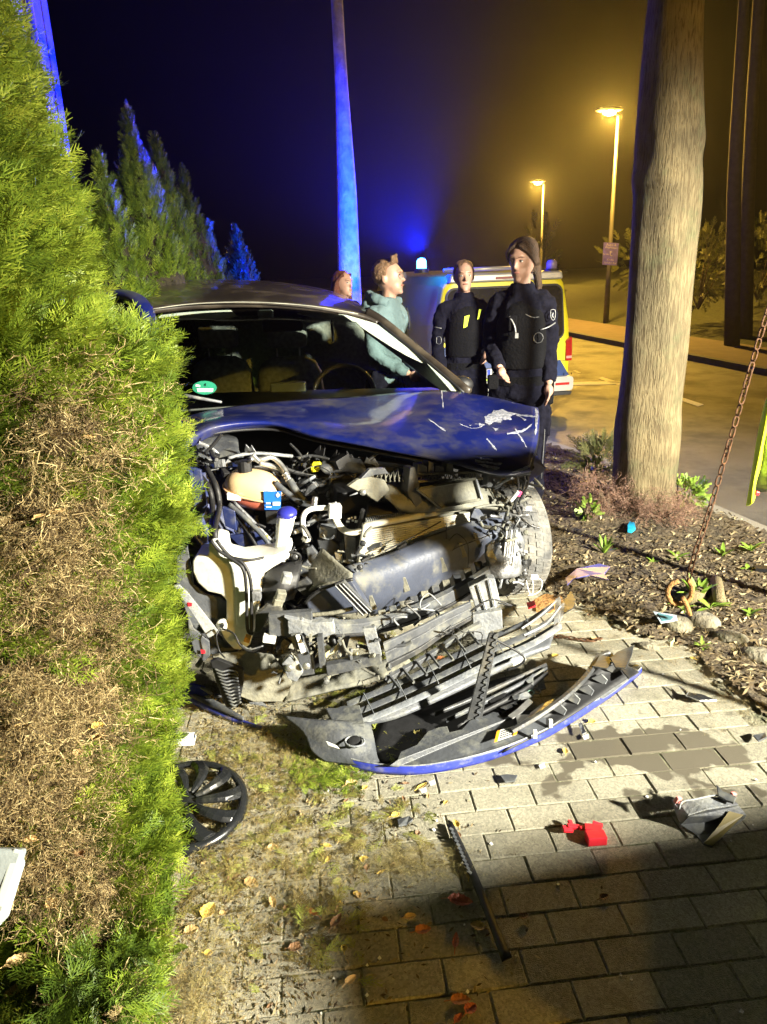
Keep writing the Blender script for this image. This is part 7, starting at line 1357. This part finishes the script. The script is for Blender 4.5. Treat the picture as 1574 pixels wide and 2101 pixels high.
# ---------------------------------------------------------------- firefighter at the right edge (sleeve in view) and an added shadow block outside the frame
E_ = P(1560, 930, 1.25)
t, W, Wh, s_ = person('firefighter at the right edge, only a high visibility yellow sleeve in view', (1.22, .42, 0), 150, 1.0, M_HV, M_NAVY, M_HAIRB, 'bun', (((-.30, -.30, 1.28), (-.27, -.45, 1.1)), ((.24, 0, 1.16), (.2, -.1, .92))), female=False) if False else (None,) * 4
sv = thing('high_visibility_jacket', 'fluorescent yellow jacket edge with grey lining hanging at the right border', 'jacket', P(1590, 1030, 2.0))
obj('yellow_shell', MB().grid(smooth_grid([PP(r) for r in [[(1590, 790, 2.0), (1610, 785, 2.05), (1680, 780, 2.0)], [(1573, 820, 2.0), (1580, 818, 1.97), (1620, 800, 1.95)], [(1558, 880, 2.0), (1568, 884, 1.97), (1574, 880, 2.0)], [(1548, 940, 2.0), (1556, 944, 1.97), (1562, 948, 2.0)], [(1540, 990, 2.0), (1546, 992, 1.97), (1550, 992, 2.0)], [(1532, 1038, 2.0), (1542, 1034, 1.97), (1548, 1022, 2.0)]]], 4, 4)), M_HV, sv, smooth=True, solid=.004)
obj('lining', MB().grid(smooth_grid([PP(r) for r in [[(1585, 850, 2.03), (1610, 845, 2.0), (1650, 840, 2.03)], [(1560, 900, 2.02), (1600, 905, 1.98), (1652, 900, 2.04)], [(1548, 960, 2.02), (1600, 965, 1.98), (1655, 960, 2.04)], [(1550, 1010, 2.03), (1600, 1005, 2.0), (1655, 1000, 2.04)]]], 4, 4)), mat('blue grey lining', (.22, .26, .33), .7, var=.5, scale=18, bump=.5), sv, smooth=True, solid=.006)
obj('far_front', MB().grid(smooth_grid([PP(r) for r in [[(1600, 740, 2.06), (1680, 730, 2.02), (1770, 745, 2.08)], [(1640, 860, 2.06), (1700, 850, 2.0), (1775, 855, 2.08)], [(1645, 960, 2.06), (1705, 965, 2.0), (1785, 950, 2.1)], [(1648, 1060, 2.06), (1710, 1075, 2.02), (1790, 1060, 2.1)]]], 4, 4)), M_HV, sv, smooth=True, solid=.006)
obj('reflective_band', MB().grid(smooth_grid([PP(r) for r in [[(1642, 930, 2.05), (1702, 932, 1.99), (1782, 918, 2.09)], [(1643, 955, 2.05), (1704, 958, 1.99), (1784, 943, 2.09)]]], 4, 2)), M_REFL, sv, smooth=True, solid=.004)
br = thing('barrier', 'striped works barrier outside the right edge over which the yellow jacket hangs', 'barrier', (1.9, 2.1, 0)); q0, q1_ = P(1600, 770, 2.06), P(1600, 770, 2.06) + Vector((1.1, .1, 0))
obj('rail', MB().plate([q0, q1_, q1_ + Vector((0, 0, -.12)), q0 + Vector((0, 0, -.12))], Vector((0, .03, 0))), mat('barrier white', (.6, .58, .55), .5), br, bevel=.003)
for f_ in (.5, .97): p_ = q0.lerp(q1_, f_); obj('barrier_post', MB().tube([(p_.x, p_.y + .05, 0), (p_.x, p_.y + .05, p_.z)], .02, 8), M_GALV, br, smooth=True)
obj('red_tab', MB().box(P(1553, 1012, 1.99), (.012, .01, .012), (0, .3, 0)), M_RED, sv, bevel=.002)
cs = thing('light_blocker', 'added unseen trolley outside the right edge, shading the foreground', 'light blocker', (3.3, .3, 0))
obj('case', MB().plate([(1.72, .56, .08), (2.76, .79, .08), (3.0, -.3, .08), (1.98, -.3, .08)], Vector((0, 0, .955))), M_GREY, cs, bevel=.02)  # added unseen block, shaped so that its shadow covers the foreground paving
for sx in (-.5, .5):
    for sy in (-.45, .45): obj('blocker_castor', MB().lathe([(.06, -.02), (.06, .02)], (2.36 + sx * .75, .17 + sy * .7, .06), (0, 1, 0), 16), M_BLK, cs)
# floodlight on its stand, outside the frame
fs = thing('floodlight_stand', 'rescue floodlight on a stand outside the right edge', 'floodlight', (5.75, -1.5, 0))
dirn = (Vector((-.1, 2.9, .35)) - FLOOD).normalized(); obj('lamp_housing', MB().lathe([(.10, -.16), (.14, -.10), (.15, -.04)], FLOOD - dirn * .06, dirn, 20), M_BLK, fs); obj('pole', MB().tube([(5.72, -1.52, .5), (5.72, -1.52, 2.5)], .02, 8), M_ALU, fs)
for k in range(3): a = k * 2.1; obj('leg', MB().tube([(5.72, -1.52, .9), (5.72 + math.cos(a) * .6, -1.52 + math.sin(a) * .6, 0)], .014, 6), M_ALU, fs)
# ---------------------------------------------------------------- haze
if HAZE_D:
    hz = MB().box((0, 35, 10), (140, 100, 24)); hm_ = bpy.data.materials.new('haze'); hm_.use_nodes = True; n = hm_.node_tree; n.nodes.clear(); oo = n.nodes.new('ShaderNodeOutputMaterial'); pv = n.nodes.new('ShaderNodeVolumePrincipled'); pv.inputs['Color'].default_value = (.9, .92, 1, 1); pv.inputs['Density'].default_value = HAZE_D; pv.inputs['Anisotropy'].default_value = .8; n.links.new(pv.outputs[0], oo.inputs['Volume'])
    h_ = obj('haze', hz, hm_); h_['kind'] = 'stuff'
